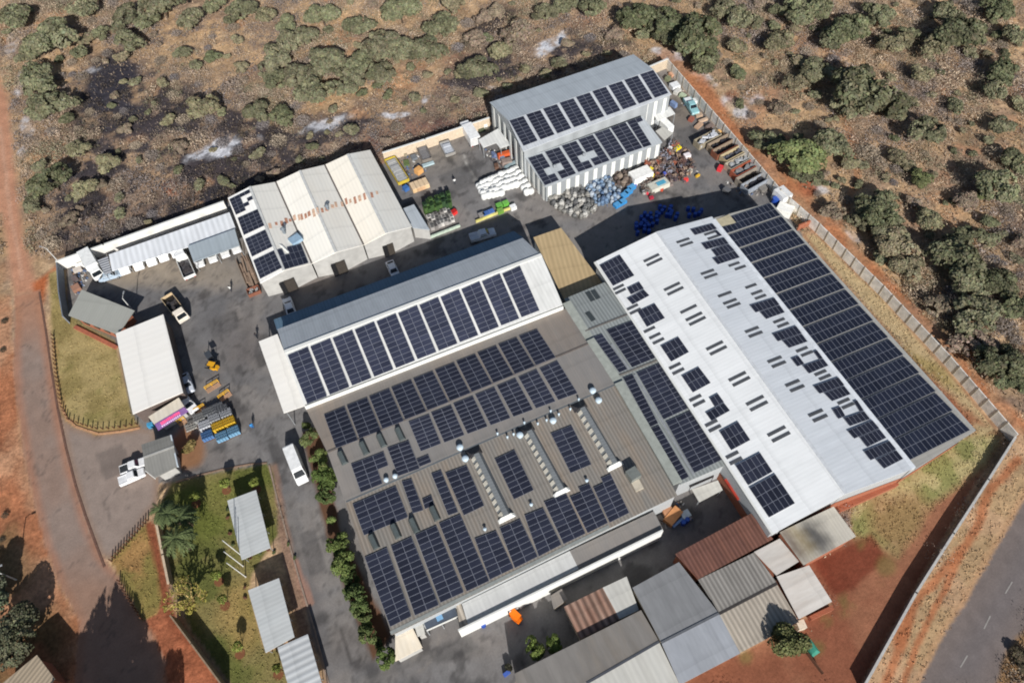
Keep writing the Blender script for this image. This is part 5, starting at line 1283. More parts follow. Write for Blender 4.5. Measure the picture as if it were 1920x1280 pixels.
for px, py, lb, c, l, lo in (
    (1326, 262, 'bin piled high with white waste, topmost in row by the precast wall', (150, 140, 120), (200, 202, 206), 1.1),
    (1351, 270, 'second bin from top along the precast wall, dark inside with tan rail', (146, 130, 112), (58, 58, 64), .3),
    (1359, 281, 'third bin along the precast wall with rusty red rail', (128, 80, 60), (52, 50, 54), .2),
    (1375, 291, 'fourth bin along the precast wall with grey contents and cream rail', (182, 166, 132), (96, 98, 108), .6),
    (1384, 306, 'fifth bin along the precast wall loaded with pale scrap', (168, 158, 140), (170, 172, 172), .9),
    (1395, 319, 'sixth bin along the precast wall, red end board', (156, 84, 62), (138, 138, 138), .8),
    (1405, 333, 'seventh bin along the precast wall, deep shadow inside', (146, 136, 124), (40, 38, 40), .1),
    (1415, 345, 'last bin along the precast wall, pale blue grey rail', (150, 156, 164), (52, 52, 58), .2)):
    at(make_skip(lb, c, l, lo), px, py, ang_px((1338, 279), (1378, 258)), .8)
def block_thing(name, label, cat, px, py, size, ang, col, group=None, lid=None, rough=.7, base=None, z=0.0, px_z=None):
    t = thing(name, label, cat, group=group)
    m = MB(); m.box((0, 0, .02), (size[0], size[1], size[2]), 0, 0, .97); local(m, 'body', paint(*col, rough), t)
    if lid:
        m = MB(); m.box((0, 0, size[2] + .02), (size[0] * .98, size[1] * .98, .06)); local(m, 'lid', paint(*lid, rough), t)
    at(t, px, py, ang, size[2] / 2 if px_z is None else px_z); t.location.z = z
    return t
block_thing('white_container', 'white box container in the gap between warehouse and precast wall', 'container', 1466, 368, (3.0, 2.4, 2.3), ang_px((1455, 358), (1478, 380)), (238, 238, 236), lid=(226, 226, 224))
# flat trailers / containers by the back wall
def make_trailer(label, L_, W_, deck, side, px, py, ang):
    t = thing('flatbed_trailer', label, 'trailer')
    m = MB(); m.box((0, 0, .75), (L_, W_, .25)); local(m, 'deck', paint(*deck, .8), t)
    for s in (-1, 1):
        m = MB(); m.box((0, s * (W_ / 2 + .06), .6), (L_, .12, .75)); local(m, 'side_rail', paint(*side, .6), t)
        m = MB(); m.box((s * (L_ / 2 + .05), 0, .6), (.1, W_, .8)); local(m, 'end_board', paint(*side, .6), t)
    rr = random.Random(label); m = MB()
    for k in range(int(L_)): m.box((-L_ / 2 + .6 + k * (L_ - 1) / max(1, L_ - 1), rr.uniform(-.1, .1), 1.0), (.85, W_ - .5, .12 + rr.random() * .35), rr.uniform(-.05, .05))
    local(m, 'load', paint(min(255, deck[0] + 16), min(255, deck[1] + 16), min(255, deck[2] + 16), .8), t)
    wheels(t, L_, W_, .42, (-L_ * .36, -L_ * .28, L_ * .3), .3)
    return at(t, px, py, ang, .9)
make_trailer('long trailer with yellow side rails and grey load beside the workshop', 7.6, 2.3, (158, 158, 156), (196, 172, 62), 744, 320, ang_px((760, 344), (730, 295)))
make_trailer('dark grey open trailer against the cream back wall', 4.8, 2.0, (110, 108, 108), (128, 120, 112), 795, 287, ang_px((803, 305), (788, 272)))
make_trailer('short pale grey trailer against the cream back wall left of the box truck', 3.9, 2.1, (172, 176, 182), (150, 146, 140), 839, 279, ang_px((846, 292), (832, 266)))
block_thing('pallet_sheet', 'pale blue sheet pack lying in front of the dark trailer', 'sheet pack', 803, 308, (2.6, .8, .35), ang_px((793, 311), (814, 304)), (176, 196, 200))
block_thing('plywood_crate', 'orange plywood crate with dark top near the green crates', 'crate', 785, 320, (1.5, 1.3, 1.2), .4, (226, 170, 106))
# tan timber crates
k = 0
names5 = ['first', 'second', 'third', 'fourth', 'fifth', 'sixth', 'seventh', 'eighth', 'ninth', 'tenth', 'eleventh', 'twelfth', 'thirteenth', 'fourteenth']
cols_ = ((214, 180, 136), (196, 160, 124), (206, 168, 130), (220, 190, 150))
for k in range(4):
    u = (k + .5) / 4
    px, py = 771 + (801 - 771) * u, 350 + (339 - 350) * u
    block_thing('timber_crate', 'tan timber crate, %s from left in the short row near the yellow railed trailer' % names5[k], 'crate', px, py, (1.0, 2.2, 1.0), ang_px((771, 350), (801, 339)), cols_[k], 'tan timber crates', lid=(228, 200, 164), px_z=1.0)
block_thing('blue_drum_crate', 'small blue crate at the left end of the timber crates', 'crate', 761, 353, (1.1, 1.1, .9), .3, (66, 110, 170))
# generic grids of like items
def grid(name, cat, group, quad, nc, nr, size, cols, labelf, zfun=None, lid=None, skip=lambda i, j: False, jit=.08, body='body', extra=None, px_z=0.0, seed=1):
    rr = random.Random(seed); TL, TR, BR, BL = [W(x, y, px_z) for x, y in quad]
    protos = {}
    ang = math.atan2((TR - TL).y, (TR - TL).x)
    for j in range(nr):
        for i in range(nc):
            if skip(i, j): continue
            u, v = (i + .5) / nc, (j + .5) / nr
            p = lerp(lerp(TL, TR, u), lerp(BL, BR, u), v)
            ci = rr.randrange(len(cols)); c = cols[ci]
            a = ang + rr.uniform(-jit, jit) * 2
            loc = (p.x + rr.uniform(-jit, jit), p.y + rr.uniform(-jit, jit), 0)
            lb = labelf(i, j)
            if ci not in protos:
                t = thing(name, lb, cat, loc, a, group)
                extra(t, c, size) if extra else None
                protos[ci] = t
            else:
                t = dup(protos[ci], loc, a, lb)
            if zfun: s = zfun(rr); t.scale = (1, 1, s)
def bag_shape(t, c, size):
    m = MB(); sx, sy, sz = size
    vs = []; rings = [(0, .82), (.15, 1.0), (.6, 1.02), (.85, .9), (1.0, .62)]
    n = 12
    for h, r in rings:
        for i in range(n):
            a = 2 * math.pi * i / n; k = 1 / max(abs(math.cos(a)), abs(math.sin(a))) ** .7
            vs.append((sx / 2 * r * k * math.cos(a), sy / 2 * r * k * math.sin(a), sz * h))
    fs = []
    for q in range(len(rings) - 1):
        for i in range(n):
            j = (i + 1) % n; fs.append((q * n + i, q * n + j, (q + 1) * n + j, (q + 1) * n + i))
    fs.append(tuple((len(rings) - 1) * n + i for i in range(n)))
    m.add(vs, fs); local(m, 'bag', paint(*c, .85), t, smooth=True)
    m = MB()
    for s in (-1, 1): m.tube([(s * sx * .3, -sy * .25, sz * .9), (s * sx * .2, 0, sz * 1.12), (s * sx * .3, sy * .25, sz * .9)], .035, .035, 5)
    local(m, 'lifting_loop', paint(220, 220, 216), t)
ordn = names5
grid('bulk_bag', 'bag', 'white bulk bags stacked beside the tall shed', [(893, 350), (968, 313), (1003, 366), (908, 381)], 11, 6, (1.3, 1.22, 1.05), [(238, 238, 234), (226, 226, 222)],
     lambda i, j: 'white bulk bag, %s column from left, %s row from back, beside the tall shed' % (ordn[i], ordn[j]), lambda r: r.uniform(.85, 1.35), skip=lambda i, j: j >= 4 and 5 <= i <= 8 or (j == 5 and i < 9), extra=bag_shape, seed=4)
def stack_shape(t, c, size):
    sx, sy, sz = size
    m = MB(); n = 5
    for k in range(n):
        m.box((0, 0, k * sz / n + .02), (sx, sy, sz / n - .06)); m.box((0, 0, (k + 1) * sz / n - .06), (sx + .06, sy + .06, .05))
    local(m, 'crate_body', paint(*c, .6), t)
    m = MB(); m.box((0, 0, sz + .01), (sx * .8, sy * .8, .02)); local(m, 'crate_top', paint(int(c[0] * .6), int(c[1] * .6), int(c[2] * .6)), t)
grid('green_crate_stack', 'crate stack', 'green crate stacks beside the workshop', [(795, 389), (845, 369), (847, 392), (798, 404)], 9, 3, (.72, .8, 2.1), [(66, 92, 52), (80, 106, 58), (56, 80, 52)],
     lambda i, j: 'green crate stack, %s from left in the %s row from back beside the workshop' % (ordn[i], ordn[j]), lambda r: r.uniform(.75, 1.15), extra=stack_shape, seed=8)
grid('slatted_crate', 'crate', 'small grey and white crates beside the workshop lean-to', [(801, 408), (843, 394), (854, 416), (809, 434)], 7, 4, (.72, .9, .7), [(176, 172, 168), (214, 210, 204), (140, 136, 132)],
     lambda i, j: 'small pale slatted crate, %s from left in the %s row from back by the lean-to' % (ordn[i], ordn[j]), lambda r: r.uniform(.8, 1.6), extra=stack_shape, seed=9)
block_thing('red_machine', 'small bright red machine beside the small pale crates', 'machine', 850, 399, (1.5, .9, .8), .3, (222, 54, 50), lid=(190, 40, 40))
for k, (px, py, c, lb) in enumerate(((903, 404, (132, 128, 124), 'grey crate at the left end of the coloured wall'), (911, 402, (54, 88, 150), 'dark blue crate on the coloured wall, left of two'), (921, 398, (66, 100, 164), 'dark blue crate on the coloured wall, right of two'), (936, 386, (94, 160, 64), 'bright green crate left of the two by the white bags'), (948, 382, (100, 168, 66), 'bright green crate right of the two by the white bags'), (962, 389, (228, 228, 226), 'white crate right of the bright green crates'), (938, 396, (108, 150, 60), 'dull green crate below the bright green pair'))):
    block_thing('storage_crate', lb, 'crate', px, py, (1.25, 1.0, .8), ang_px((893, 417), (957, 392)), c, 'coloured crates beside the white bags', lid=tuple(min(255, q + 20) for q in c))
# junk by the tall shed's left side
for px, py, c, s, lb in ((945, 290, (206, 96, 52), (2.8, .9, 1.0), 'orange baler part leaning by the tall shed'), (950, 303, (146, 130, 122), (2.2, 1.3, .9), 'grey machine frame by the tall shed'), (958, 309, (150, 168, 172), (3.0, .8, .5), 'pale blue pallet by the white bags'), (931, 312, (108, 82, 68), (.9, 1.2, .8), 'brown crate just behind the white bags'), (926, 290, (112, 126, 158), (.6, 1.3, .9), 'small blue crate left of the orange baler part'), (942, 297, (120, 140, 160), (1.0, .9, .7), 'blue grey box between orange and grey machines'),
                         (910, 234, (226, 228, 224), (.8, 1.4, 1.2), 'white fridge by the cream back wall'), (903, 244, (88, 96, 76), (1.4, .8, .5), 'olive sheet pile by the cream back wall'), (914, 243, (150, 144, 130), (1.0, .8, .6), 'tan box by the cream back wall beside the fridge'), (776, 295, (112, 118, 124), (1.2, 1.4, .5), 'grey plate pile between the two left trailers'), (760, 289, (150, 140, 120), (.7, .9, .6), 'tan post bundle near the yellow railed trailer'), (762, 306, (96, 112, 70), (1.2, 1.6, .4), 'green tarp beside the yellow railed trailer')):
    block_thing('scrap_part', lb, 'scrap', px, py, s, random.uniform(-.3, .5), c)
# heaps of bales in front of the tall shed
def bale_shape(t, c, size):
    rr = random.Random(c[0] * 7 + c[2]); m = MB(); sx, sy, sz = size
    n = 9; rings = ((0, .9), (.3, 1.05), (.7, 1.0), (1, .6))
    vs = []
    for h, r in rings:
        for i in range(n):
            a = 2 * math.pi * i / n; q = r * rr.uniform(.82, 1.15)
            vs.append((sx / 2 * q * math.cos(a), sy / 2 * q * math.sin(a), sz * h * rr.uniform(.9, 1.1)))
    fs = []
    for q in range(3):
        for i in range(n):
            j = (i + 1) % n; fs.append((q * n + i, q * n + j, (q + 1) * n + j, (q + 1) * n + i))
    fs.append(tuple(3 * n + i for i in range(n)))
    m.add(vs, fs); local(m, 'bale', paint(*c, .75), t)
    m = MB()
    for z in (.25, .6): m.box((0, 0, sz * z), (sx * 1.06, sy * 1.06, .05), .4)
    local(m, 'strap', paint(int(c[0] * .7), int(c[1] * .7), int(c[2] * .7)), t)
def heap(name, cat, group, poly, n, size, cols, lab, seed, tiers=True, shape=bale_shape):
    rr = random.Random(seed); pts = []; tries = 0
    xs = [p[0] for p in poly]; ys = [p[1] for p in poly]
    while len(pts) < n and tries < 6000:
        tries += 1
        x, y = rr.uniform(min(xs), max(xs)), rr.uniform(min(ys), max(ys))
        if sdist(np.array([x]), np.array([y]), poly)[0] > 0: continue
        p = W(x, y, .5)
        if any((p - q).length < size * .72 for q in pts): continue
        pts.append(p)
    pts.sort(key=lambda p: (round(-p.y / 1.6), p.x)); protos = {}
    row = -1; last = None; idx_ = 0
    for p in pts:
        r_ = round(-p.y / 1.6)
        if r_ != last: row += 1; last = r_; idx_ = 0
        ci = rr.randrange(len(cols)); s = rr.uniform(.8, 1.25)
        z = 0
        lb = lab(ordn[min(idx_, 13)], ordn[min(row, 13)]); idx_ += 1
        if ci not in protos:
            t = thing(name, lb, cat, (p.x, p.y, z), rr.uniform(0, 6), group); shape(t, cols[ci], (size, size * .9, size * .95)); protos[ci] = t
        else: t = dup(protos[ci], (p.x, p.y, z), rr.uniform(0, 6), lb)
        t.scale = (s, s, s * rr.uniform(.7, 1.5))
heap('grey_bale', 'bale', 'grey bales in front of the tall shed', [(1031, 372), (1088, 347), (1106, 372), (1120, 390), (1086, 408), (1040, 388)], 84, 1.0, [(146, 144, 138), (168, 164, 156), (120, 120, 118), (186, 184, 178), (96, 96, 96)], lambda i, r: 'grey wrapped bale, %s from left in the %s line from the shed wall' % (i, r), 11)
heap('blue_bale', 'bale', 'blue bales in front of the tall shed', [(1098, 345), (1140, 326), (1164, 366), (1150, 378), (1117, 382)], 96, .88, [(108, 132, 160), (132, 152, 174), (158, 170, 182), (88, 110, 140), (176, 184, 192), (120, 124, 128)], lambda i, r: 'blue crumpled bale, %s from left in the %s line from the shed wall' % (i, r), 12)
for k, (px, py, lb) in enumerate(((1171, 366, 'left of the blue trays below the black tyres'), (1178, 360, 'middle blue tray below the black tyres'), (1184, 352, 'rear blue tray below the black tyres'), (1158, 384, 'left blue tray at the edge of the shade'), (1167, 379, 'right blue tray at the edge of the shade'))):
    block_thing('blue_tray', 'bright ' + lb if not lb.startswith('left of') else 'bright blue tray, leftmost below the black tyres', 'tray', px, py, (1.6, 1.1, .7), ang_px((1155, 386), (1172, 376)), (52, 138, 200), 'bright blue trays', lid=(90, 160, 210))
def litter(polys, n, seed):
    rt = random.Random(seed); m = MB(); mats = [paint(*c, .8) for c in ((120, 110, 104), (176, 170, 162), (84, 80, 82), (150, 120, 100), (206, 204, 200), (96, 116, 150))]; k = 0
    while k < n:
        poly = rt.choice(polys); xs = [p[0] for p in poly]; ys = [p[1] for p in poly]; x, y = rt.uniform(min(xs), max(xs)), rt.uniform(min(ys), max(ys))
        if sdist(np.array([x]), np.array([y]), poly)[0] > 0: continue
        p = W(x, y); m.box((p.x, p.y, 0), (rt.uniform(.1, .7), rt.uniform(.08, .35), rt.uniform(.04, .3)), rt.uniform(0, 3), rt.randrange(6), rt.uniform(.6, 1)); k += 1
    o = m.build('scrap_litter', mats); tag(o, 'loose small litter and offcuts strewn across the back yard', 'litter', kind='stuff')
litter([[(1030, 372), (1090, 345), (1165, 325), (1180, 370), (1120, 395), (1085, 412), (1038, 390)], [(1150, 320), (1290, 262), (1310, 325), (1285, 345), (1200, 372), (1150, 350)], [(1262, 135), (1320, 215), (1345, 250), (1320, 250), (1262, 175)], [(905, 280), (965, 285), (970, 312), (930, 320)], [(730, 300), (790, 285), (800, 320), (755, 360)], [(1360, 340), (1420, 345), (1440, 365), (1390, 368)], [(132, 500), (160, 492), (170, 520), (140, 560)], [(1225, 958), (1280, 940), (1300, 975), (1240, 990)]], 520, 31)
# black tyre stack
for k, (px, py) in enumerate(((1160, 318), (1166, 313), (1168, 322))):
    t = thing('tyre_stack', ['stack of black tyres nearest the shed wall', 'small stack of black tyres behind the blue trays', 'right hand stack of black tyres beside the white covered pile'][k], 'tyres', group='black tyre stacks')
    m = MB()
    for z in range(4): m.cyl((0, 0, z * .27), .5, .25, 14)
    local(m, 'tyre', M['tyre'], t); at(t, px, py, 0, .5)
heap('scrap_bundle', 'scrap', 'mixed scrap in front of the shed lean-to', [(1150, 325), (1178, 318), (1190, 338), (1172, 352), (1158, 340)], 12, 1.1, [(96, 84, 78), (120, 106, 96), (140, 126, 112)], lambda i, r: 'brown scrap bundle by the tyres, %s from left in the %s line' % (i, r), 13)
t = block_thing('white_container', 'white covered container in the scrap yard before the shed lean-to', 'container', 1202, 323, (4.6, 2.6, 1.9), ang_px((1184, 322), (1211, 311)), (244, 242, 236), px_z=1.9)
def scrap_shape(t, c, size):
    rr = random.Random(c[0] + c[1] * 3); m = MB()
    for k in range(7):
        m.box((rr.uniform(-.5, .5) * size[0], rr.uniform(-.5, .5) * size[1], rr.random() * size[2] * .4), (rr.uniform(.3, 1.0) * size[0], rr.uniform(.12, .5) * size[1], rr.uniform(.2, .6) * size[2]), rr.uniform(0, 3), 0, rr.uniform(.6, 1))
    local(m, 'scrap_metal', paint(*c, .8), t)
    m = MB()
    for k in range(4):
        a = rr.uniform(0, 6); m.tube([(-.6 * math.cos(a), -.6 * math.sin(a), rr.random()), (.6 * math.cos(a), .6 * math.sin(a), rr.random())], .05, .05, 5)
    local(m, 'pipe', paint(120, 100, 90), t)
heap('scrap_pile', 'scrap', 'mixed scrap before the shed lean-to', [(1212, 308), (1240, 288), (1262, 268), (1290, 282), (1300, 320), (1280, 338), (1240, 345), (1226, 330)], 78, .95, [(110, 84, 78), (132, 118, 112), (90, 86, 88), (158, 96, 76), (140, 140, 150), (84, 74, 82), (172, 148, 128)], lambda i, r: 'mixed scrap pile, %s from left in the %s line before the shed lean-to' % (i, r), 14, shape=scrap_shape)
heap('scrap_pile', 'scrap', 'mixed scrap by the blue topped container', [(1196, 340), (1216, 334), (1226, 352), (1222, 366), (1208, 362)], 12, 1.0, [(70, 66, 64), (150, 146, 140), (100, 92, 84)], lambda i, r: 'dark scrap pile beside the blue topped container, %s in the %s line' % (i, r), 15, shape=scrap_shape)
t = block_thing('tray_container', 'pale container with bright cyan sheet on top in the scrap yard', 'container', 1235, 344, (4.4, 2.0, 1.2), ang_px((1222, 349), (1248, 338)), (206, 204, 190), px_z=1.2)
m = MB(); m.box((.5, -.1, 1.23), (2.0, 1.0, .06)); local(m, 'cyan_sheet', paint(90, 168, 196), t)
for px, py, c, s, lb in ((1270, 280, (252, 226, 20), (1.5, 1.0, .9), 'bright yellow box on the scrap by the lean-to corner'), (1255, 281, (226, 222, 220), (1.5, .9, .7), 'white bin left of the bright yellow box'), (1288, 293, (236, 226, 226), (1.4, 1.0, .9), 'white tub at the right edge of the scrap'), (1285, 337, (226, 62, 58), (1.0, .8, .7), 'red drum at lower right of the scrap'), (1220, 319, (236, 214, 40), (.9, .8, .8), 'upper yellow box beside the white covered container'), (1223, 331, (230, 206, 30), (.9, .7, .7), 'lower yellow box beside the white covered container'), (1293, 322, (196, 188, 172), (1.2, .7, .8), 'pale machine right of the scrap'), (1308, 330, (216, 170, 50), (1.0, .4, .4), 'small yellow beam right of the scrap'),
                          (1243, 351, (196, 84, 58), (2.2, .5, .4), 'red beam below the cyan topped container'), (1252, 343, (176, 58, 70), (.8, .5, .5), 'dark red box right of the cyan topped container'), (1214, 362, (228, 60, 80), (.6, .5, .5), 'pink red can among dark scrap'), (1208, 361, (222, 220, 216), (.7, .6, .6), 'white can among dark scrap'), (1221, 371, (170, 40, 60), (.9, .6, .4), 'dark red tub at the edge of the shade'), (1191, 348, (92, 86, 170), (.5, .5, .5), 'small violet can left of dark scrap'), (1246, 327, (80, 96, 190), (.5, .6, .9), 'small blue can in the scrap'),
                          (1350, 316, (214, 54, 60), (1.3, .9, .8), 'bright red machine left of the bins'), (1265, 162, (226, 228, 228), (2.0, 1.8, .9), 'white crate at the right end of the tall shed'), (1270, 172, (206, 204, 196), (1.8, 1.0, .7), 'pale crate below the white crate at the shed end'), (1252, 148, (120, 124, 96), (1.2, 1.0, .8), 'olive crate behind the shed end'), (1260, 140, (196, 150, 120), (1.2, 1.2, .6), 'brick pile in the corner behind the tall shed'), (1280, 180, (176, 190, 160), (1.0, 1.4, .7), 'pale green crate by the precast wall'), (1303, 190, (220, 222, 220), (.9, 1.2, .8), 'white drum beside the teal pickup'),
                          (1310, 216, (170, 146, 124), (1.6, 1.0, .5), 'tan board pile between teal pickup and bins'), (1318, 226, (190, 164, 140), (2.2, .6, .5), 'pale plank pile between teal pickup and bins'), (1296, 224, (150, 88, 72), (1.2, 1.0, .6), 'rust red scrap below the teal pickup'), (1330, 238, (120, 104, 96), (1.8, .9, .6), 'brown scrap pile just above the bins'), (1346, 249, (230, 180, 110), (1.3, .8, .7), 'orange tan crate by the wall above the bins'), (1310, 236, (182, 150, 124), (2.0, 1.0, .4), 'flat tan pallet just above the bins'), (1263, 196, (120, 140, 176), (.8, 1.6, 1.0), 'blue crate at the lower right corner of the tall shed'),
                          (1250, 237, (240, 240, 236), (1.6, 3.0, 1.6), 'white rounded tank by the shed lean-to'), (1471, 394, (240, 238, 230), (2.2, 3.0, 1.5), 'white tank on the ground beyond the warehouse corner'), (1399, 355, (150, 136, 124), (1.6, 1.0, .8), 'tan scrap in front of the last bins'), (1430, 353, (120, 116, 110), (1.8, 1.6, .6), 'grey scrap between last bin and white truck'), (1362, 358, (96, 96, 98), (1.0, 1.4, 1.0), 'dark trolley in the yard near the shade')):
    block_thing('scrap_item', lb, 'scrap', px, py, s, random.uniform(-.2, .8), c, lid=tuple(min(255, q + 12) for q in c))
def drum_shape(t, c, size):
    m = MB(); r = size[0] / 2; h = size[2]
    m.cyl((0, 0, 0), r, h, 16); m.cyl((0, 0, h * .33), r * 1.05, .05, 16); m.cyl((0, 0, h * .66), r * 1.05, .05, 16); local(m, 'drum_body', paint(*c, .4), t)
    m = MB(); m.cyl((0, 0, h), r * .92, .02, 16); local(m, 'drum_lid', paint(min(255, c[0] + 20), min(255, c[1] + 20), min(255, c[2] + 20), .4), t)
rr = random.Random(21)
protod = None; kk = 0
for cx, cy, n, sp in ((1217, 411, 12, 15), (1246, 396, 8, 12), (1203, 428, 9, 14), (1303, 397, 6, 13), (1262, 404, 4, 9)):
    placed = []
    while len(placed) < n:
        x, y = cx + rr.uniform(-sp, sp), cy + rr.uniform(-sp, sp) * .7
        p = W(x, y, .5)
        if any((p - q).length < .85 for q in placed): continue
        placed.append(p)
    placed.sort(key=lambda p: p.x)
    for i, p in enumerate(placed):
        where = {1217: 'main cluster in the warehouse shade', 1246: 'upper cluster in the warehouse shade', 1203: 'lower cluster next to the warehouse gable', 1303: 'right hand cluster in the shade', 1262: 'small cluster right of the upper one'}[cx]
        lb = 'blue plastic drum, %s from left in the %s' % (ordn[i], where)
        if protod is None:
            protod = thing('blue_drum', lb, 'drum', (p.x, p.y, 0), 0, 'blue drums in the warehouse shade'); drum_shape(protod, (44, 80, 168), (.75, .75, 1.05))
        else: dup(protod, (p.x, p.y, 0), 0, lb)
p = W(1453, 378, .5); dup(protod, (p.x, p.y, 0), 0, 'single bright blue drum beside the white truck at the warehouse corner', 'blue drums on their own').scale = (1.8, 1.8, 1.4)
p = W(1288, 975, .5); dup(protod, (p.x, p.y, 0), 0, 'blue drum in the dark lane by the brick crates', 'blue drums on their own')
p = W(1281, 980, .5); dup(protod, (p.x, p.y, 0), 0, 'blue drum beside another at the right end of the annex', 'blue drums on their own')
p = W(906, 1171, .5); dup(protod, (p.x, p.y, 0), 0, 'blue drum in front of the white annex wall', 'blue drums on their own')
p = W(478, 803, .5); pass
# entrance pallets of crates
def crate_pallet(t, c, size):
    sx, sy, sz = size
    m = MB(); m.box((0, 0, 0), (sx, sy, .14)); local(m, 'pallet', M['wood'], t)
    src = None
    for i in range(4):
        for j in range(3):
            if src is None:
                m = MB(); m.box((0, 0, 0), (sx / 4 - .06, sy / 3 - .06, sz - .15), 0, 0, .94); src = o = local(m, 'crate', paint(*c, .6), t)
                m = MB(); m.box((0, 0, sz - .14), (sx / 4 - .2, sy / 3 - .2, .03)); local(m, 'crate_top', paint(int(c[0] * .62), int(c[1] * .62), int(c[2] * .62)), src)
            else:
                o = src.copy(); COL.objects.link(o); o.parent = t
                d = src.children[0].copy(); COL.objects.link(d); d.parent = o
            o.location = (-sx / 2 + (i + .5) * sx / 4, -sy / 2 + (j + .5) * sy / 3, .15)
angE = ang_px((408, 799), (430, 790))
for px, py, c, lb in ((409, 799, (222, 180, 58), 'yellow crate pallet, left of the two at the entrance'), (430, 790, (222, 180, 58), 'yellow crate pallet, right of the two at the entrance'), (389, 816, (86, 124, 172), 'single blue crate pallet at the left below white crates'), (416, 818, (120, 164, 194), 'light blue crate pallet below the left yellow one'), (438, 808, (120, 164, 194), 'light blue crate pallet below the right yellow one'),
                      (384, 797, (206, 208, 212), 'white crate pallet left of the yellow ones'), (402, 784, (176, 178, 182), 'grey white crate pallet above the left yellow one'), (424, 775, (178, 180, 184), 'grey white crate pallet above the right yellow one'), (374, 783, (150, 150, 148), 'grey crate pallet left of the white one'), (391, 772, (128, 130, 132), 'dull grey crate pallet in the back row, middle'), (409, 764, (120, 122, 126), 'dull grey crate pallet in the back row, right'), (361, 790, (136, 134, 130), 'flat grey pallet at the left end of the entrance pallets'), (417, 768, (112, 114, 118), 'dark grey crate pallet farthest right at the back'), (356, 797, (176, 174, 166), 'pale concrete slab pallet beside the small tree by the gate')):
    t = thing('crate_pallet', lb, 'pallet', group='crate pallets at the entrance'); crate_pallet(t, c, (1.9, 1.5, 1.15 if 'flat' not in lb and 'slab' not in lb else .35)); at(t, px, py, angE, .7)
# yellow barriers
def barrier(px0, py0, px1, py1, lb):
    a, b = W(px0, py0), W(px1, py1); c = (a + b) / 2; L_ = (b - a).length
    t = thing('yellow_barrier', lb, 'barrier', (c.x, c.y, 0), math.atan2((b - a).y, (b - a).x), 'yellow barriers in the yard')
    mt = paint(232, 178, 50, .5)
    for s in (-1, 0, 1):
        m = MB(); m.cyl((s * (L_ / 2 - .05), 0, 0), .06, 1.0, 8); local(m, 'post', mt, t)
    for z in (.5, .95):
        m = MB(); m.box((0, 0, z), (L_, .1, .1)); local(m, 'rail', mt, t)
    m = MB(); m.box((0, -.45, .02), (L_, .9, .1)); local(m, 'plinth', paint(176, 142, 116), t)
barrier(386, 731, 411, 716, 'yellow barrier nearest the yellow forklift'); barrier(411, 748, 431, 734, 'yellow barrier above the entrance crate pallets'); barrier(366, 772, 385, 761, 'thin yellow barrier left of the grey pallets'); barrier(334, 794, 348, 785, 'short yellow barrier just below the purple signboard')
# scrap by workshop left wall: a long low timber rack and a skip
t = thing('timber_rack', 'long low rack of grey brown timber along the workshop left wall', 'rack'); a, b = W(453, 482), W(478, 540); c = (a + b) / 2
m = MB(); rr = random.Random(4)
for k in range(14): m.box((rr.uniform(-.9, .9), rr.uniform(-3, 3), .1 + rr.random() * .5), (rr.uniform(.15, .5), rr.uniform(2, 5), .2), rr.uniform(-.1, .1))
local(m, 'timber', paint(150, 128, 110, .9), t); t.location = (c.x, c.y, 0); t.rotation_euler = (0, 0, math.atan2((a - b).y, (a - b).x) - math.pi / 2)
for s in (-1, 1):
    m = MB(); m.box((s * 1.15, 0, 0), (.12, 7.5, .8)); local(m, 'rack_rail', paint(128, 108, 92), t)
t = thing('open_crate', 'open brown crate of pale scrap at the workshop left corner', 'crate')
for dx, dy, sx, sy in ((0, .75, 2.4, .1), (0, -.75, 2.4, .1), (1.15, 0, .1, 1.4), (-1.15, 0, .1, 1.4)):
    m = MB(); m.box((dx, dy, 0), (sx, sy, .9)); local(m, 'side_board', paint(130, 84, 66, .9), t)
m = MB()
for k in range(14): m.box((rr.uniform(-.9, .9), rr.uniform(-.5, .5), .2 + rr.random() * .4), (.5, .3, .2), rr.uniform(0, 3))
local(m, 'load', paint(170, 168, 164), t); at(t, 476, 546, ang_px((465, 551), (490, 541)), .4)
# corner clutter by the left wall, and brick crates by the annex
for px, py, c, s, lb in ((146, 506, (190, 180, 170), (1.6, 1.0, .7), 'pale box in the yard corner by the white wall'), (140, 522, (96, 84, 84), (1.0, .8, .7), 'dark scrap by the left side wall'), (143, 540, (150, 110, 90), (1.5, 1.6, .6), 'brown scrap heap by the brick house corner'), (150, 498, (226, 226, 222), (1.4, .7, .9), 'white cabinet below the white back wall'), (1262, 968, (196, 134, 84), (3.0, 1.6, .9), 'orange brick stack between annex and strip roof'), (1252, 960, (170, 120, 86), (1.6, 1.2, .8), 'brown crate left of the orange brick stack'), (1285, 965, (196, 206, 210), (1.4, 1.2, .8), 'pale crate right of the orange brick stack'), (1273, 978, (120, 150, 190), (2.6, .4, .6), 'blue rail below the orange brick stack'), (283, 797, (60, 140, 180), (1.0, .7, .9), 'small blue box under the entrance canopy end'), (288, 773, (176, 116, 98), (2.2, 1.2, .2), 'pinkish paved step behind the entrance canopy'), (1500, 1172, (206, 196, 176), (1.2, 1.2, 1.4), 'pale water tank behind the white roofed shed'), (950, 1262, (60, 90, 170), (1.0, .5, .6), 'blue tub at the left end of the long shed')):
    block_thing('yard_item', lb, 'scrap', px, py, s, random.uniform(-.2, .4), c, lid=tuple(min(255, q + 14) for q in c))
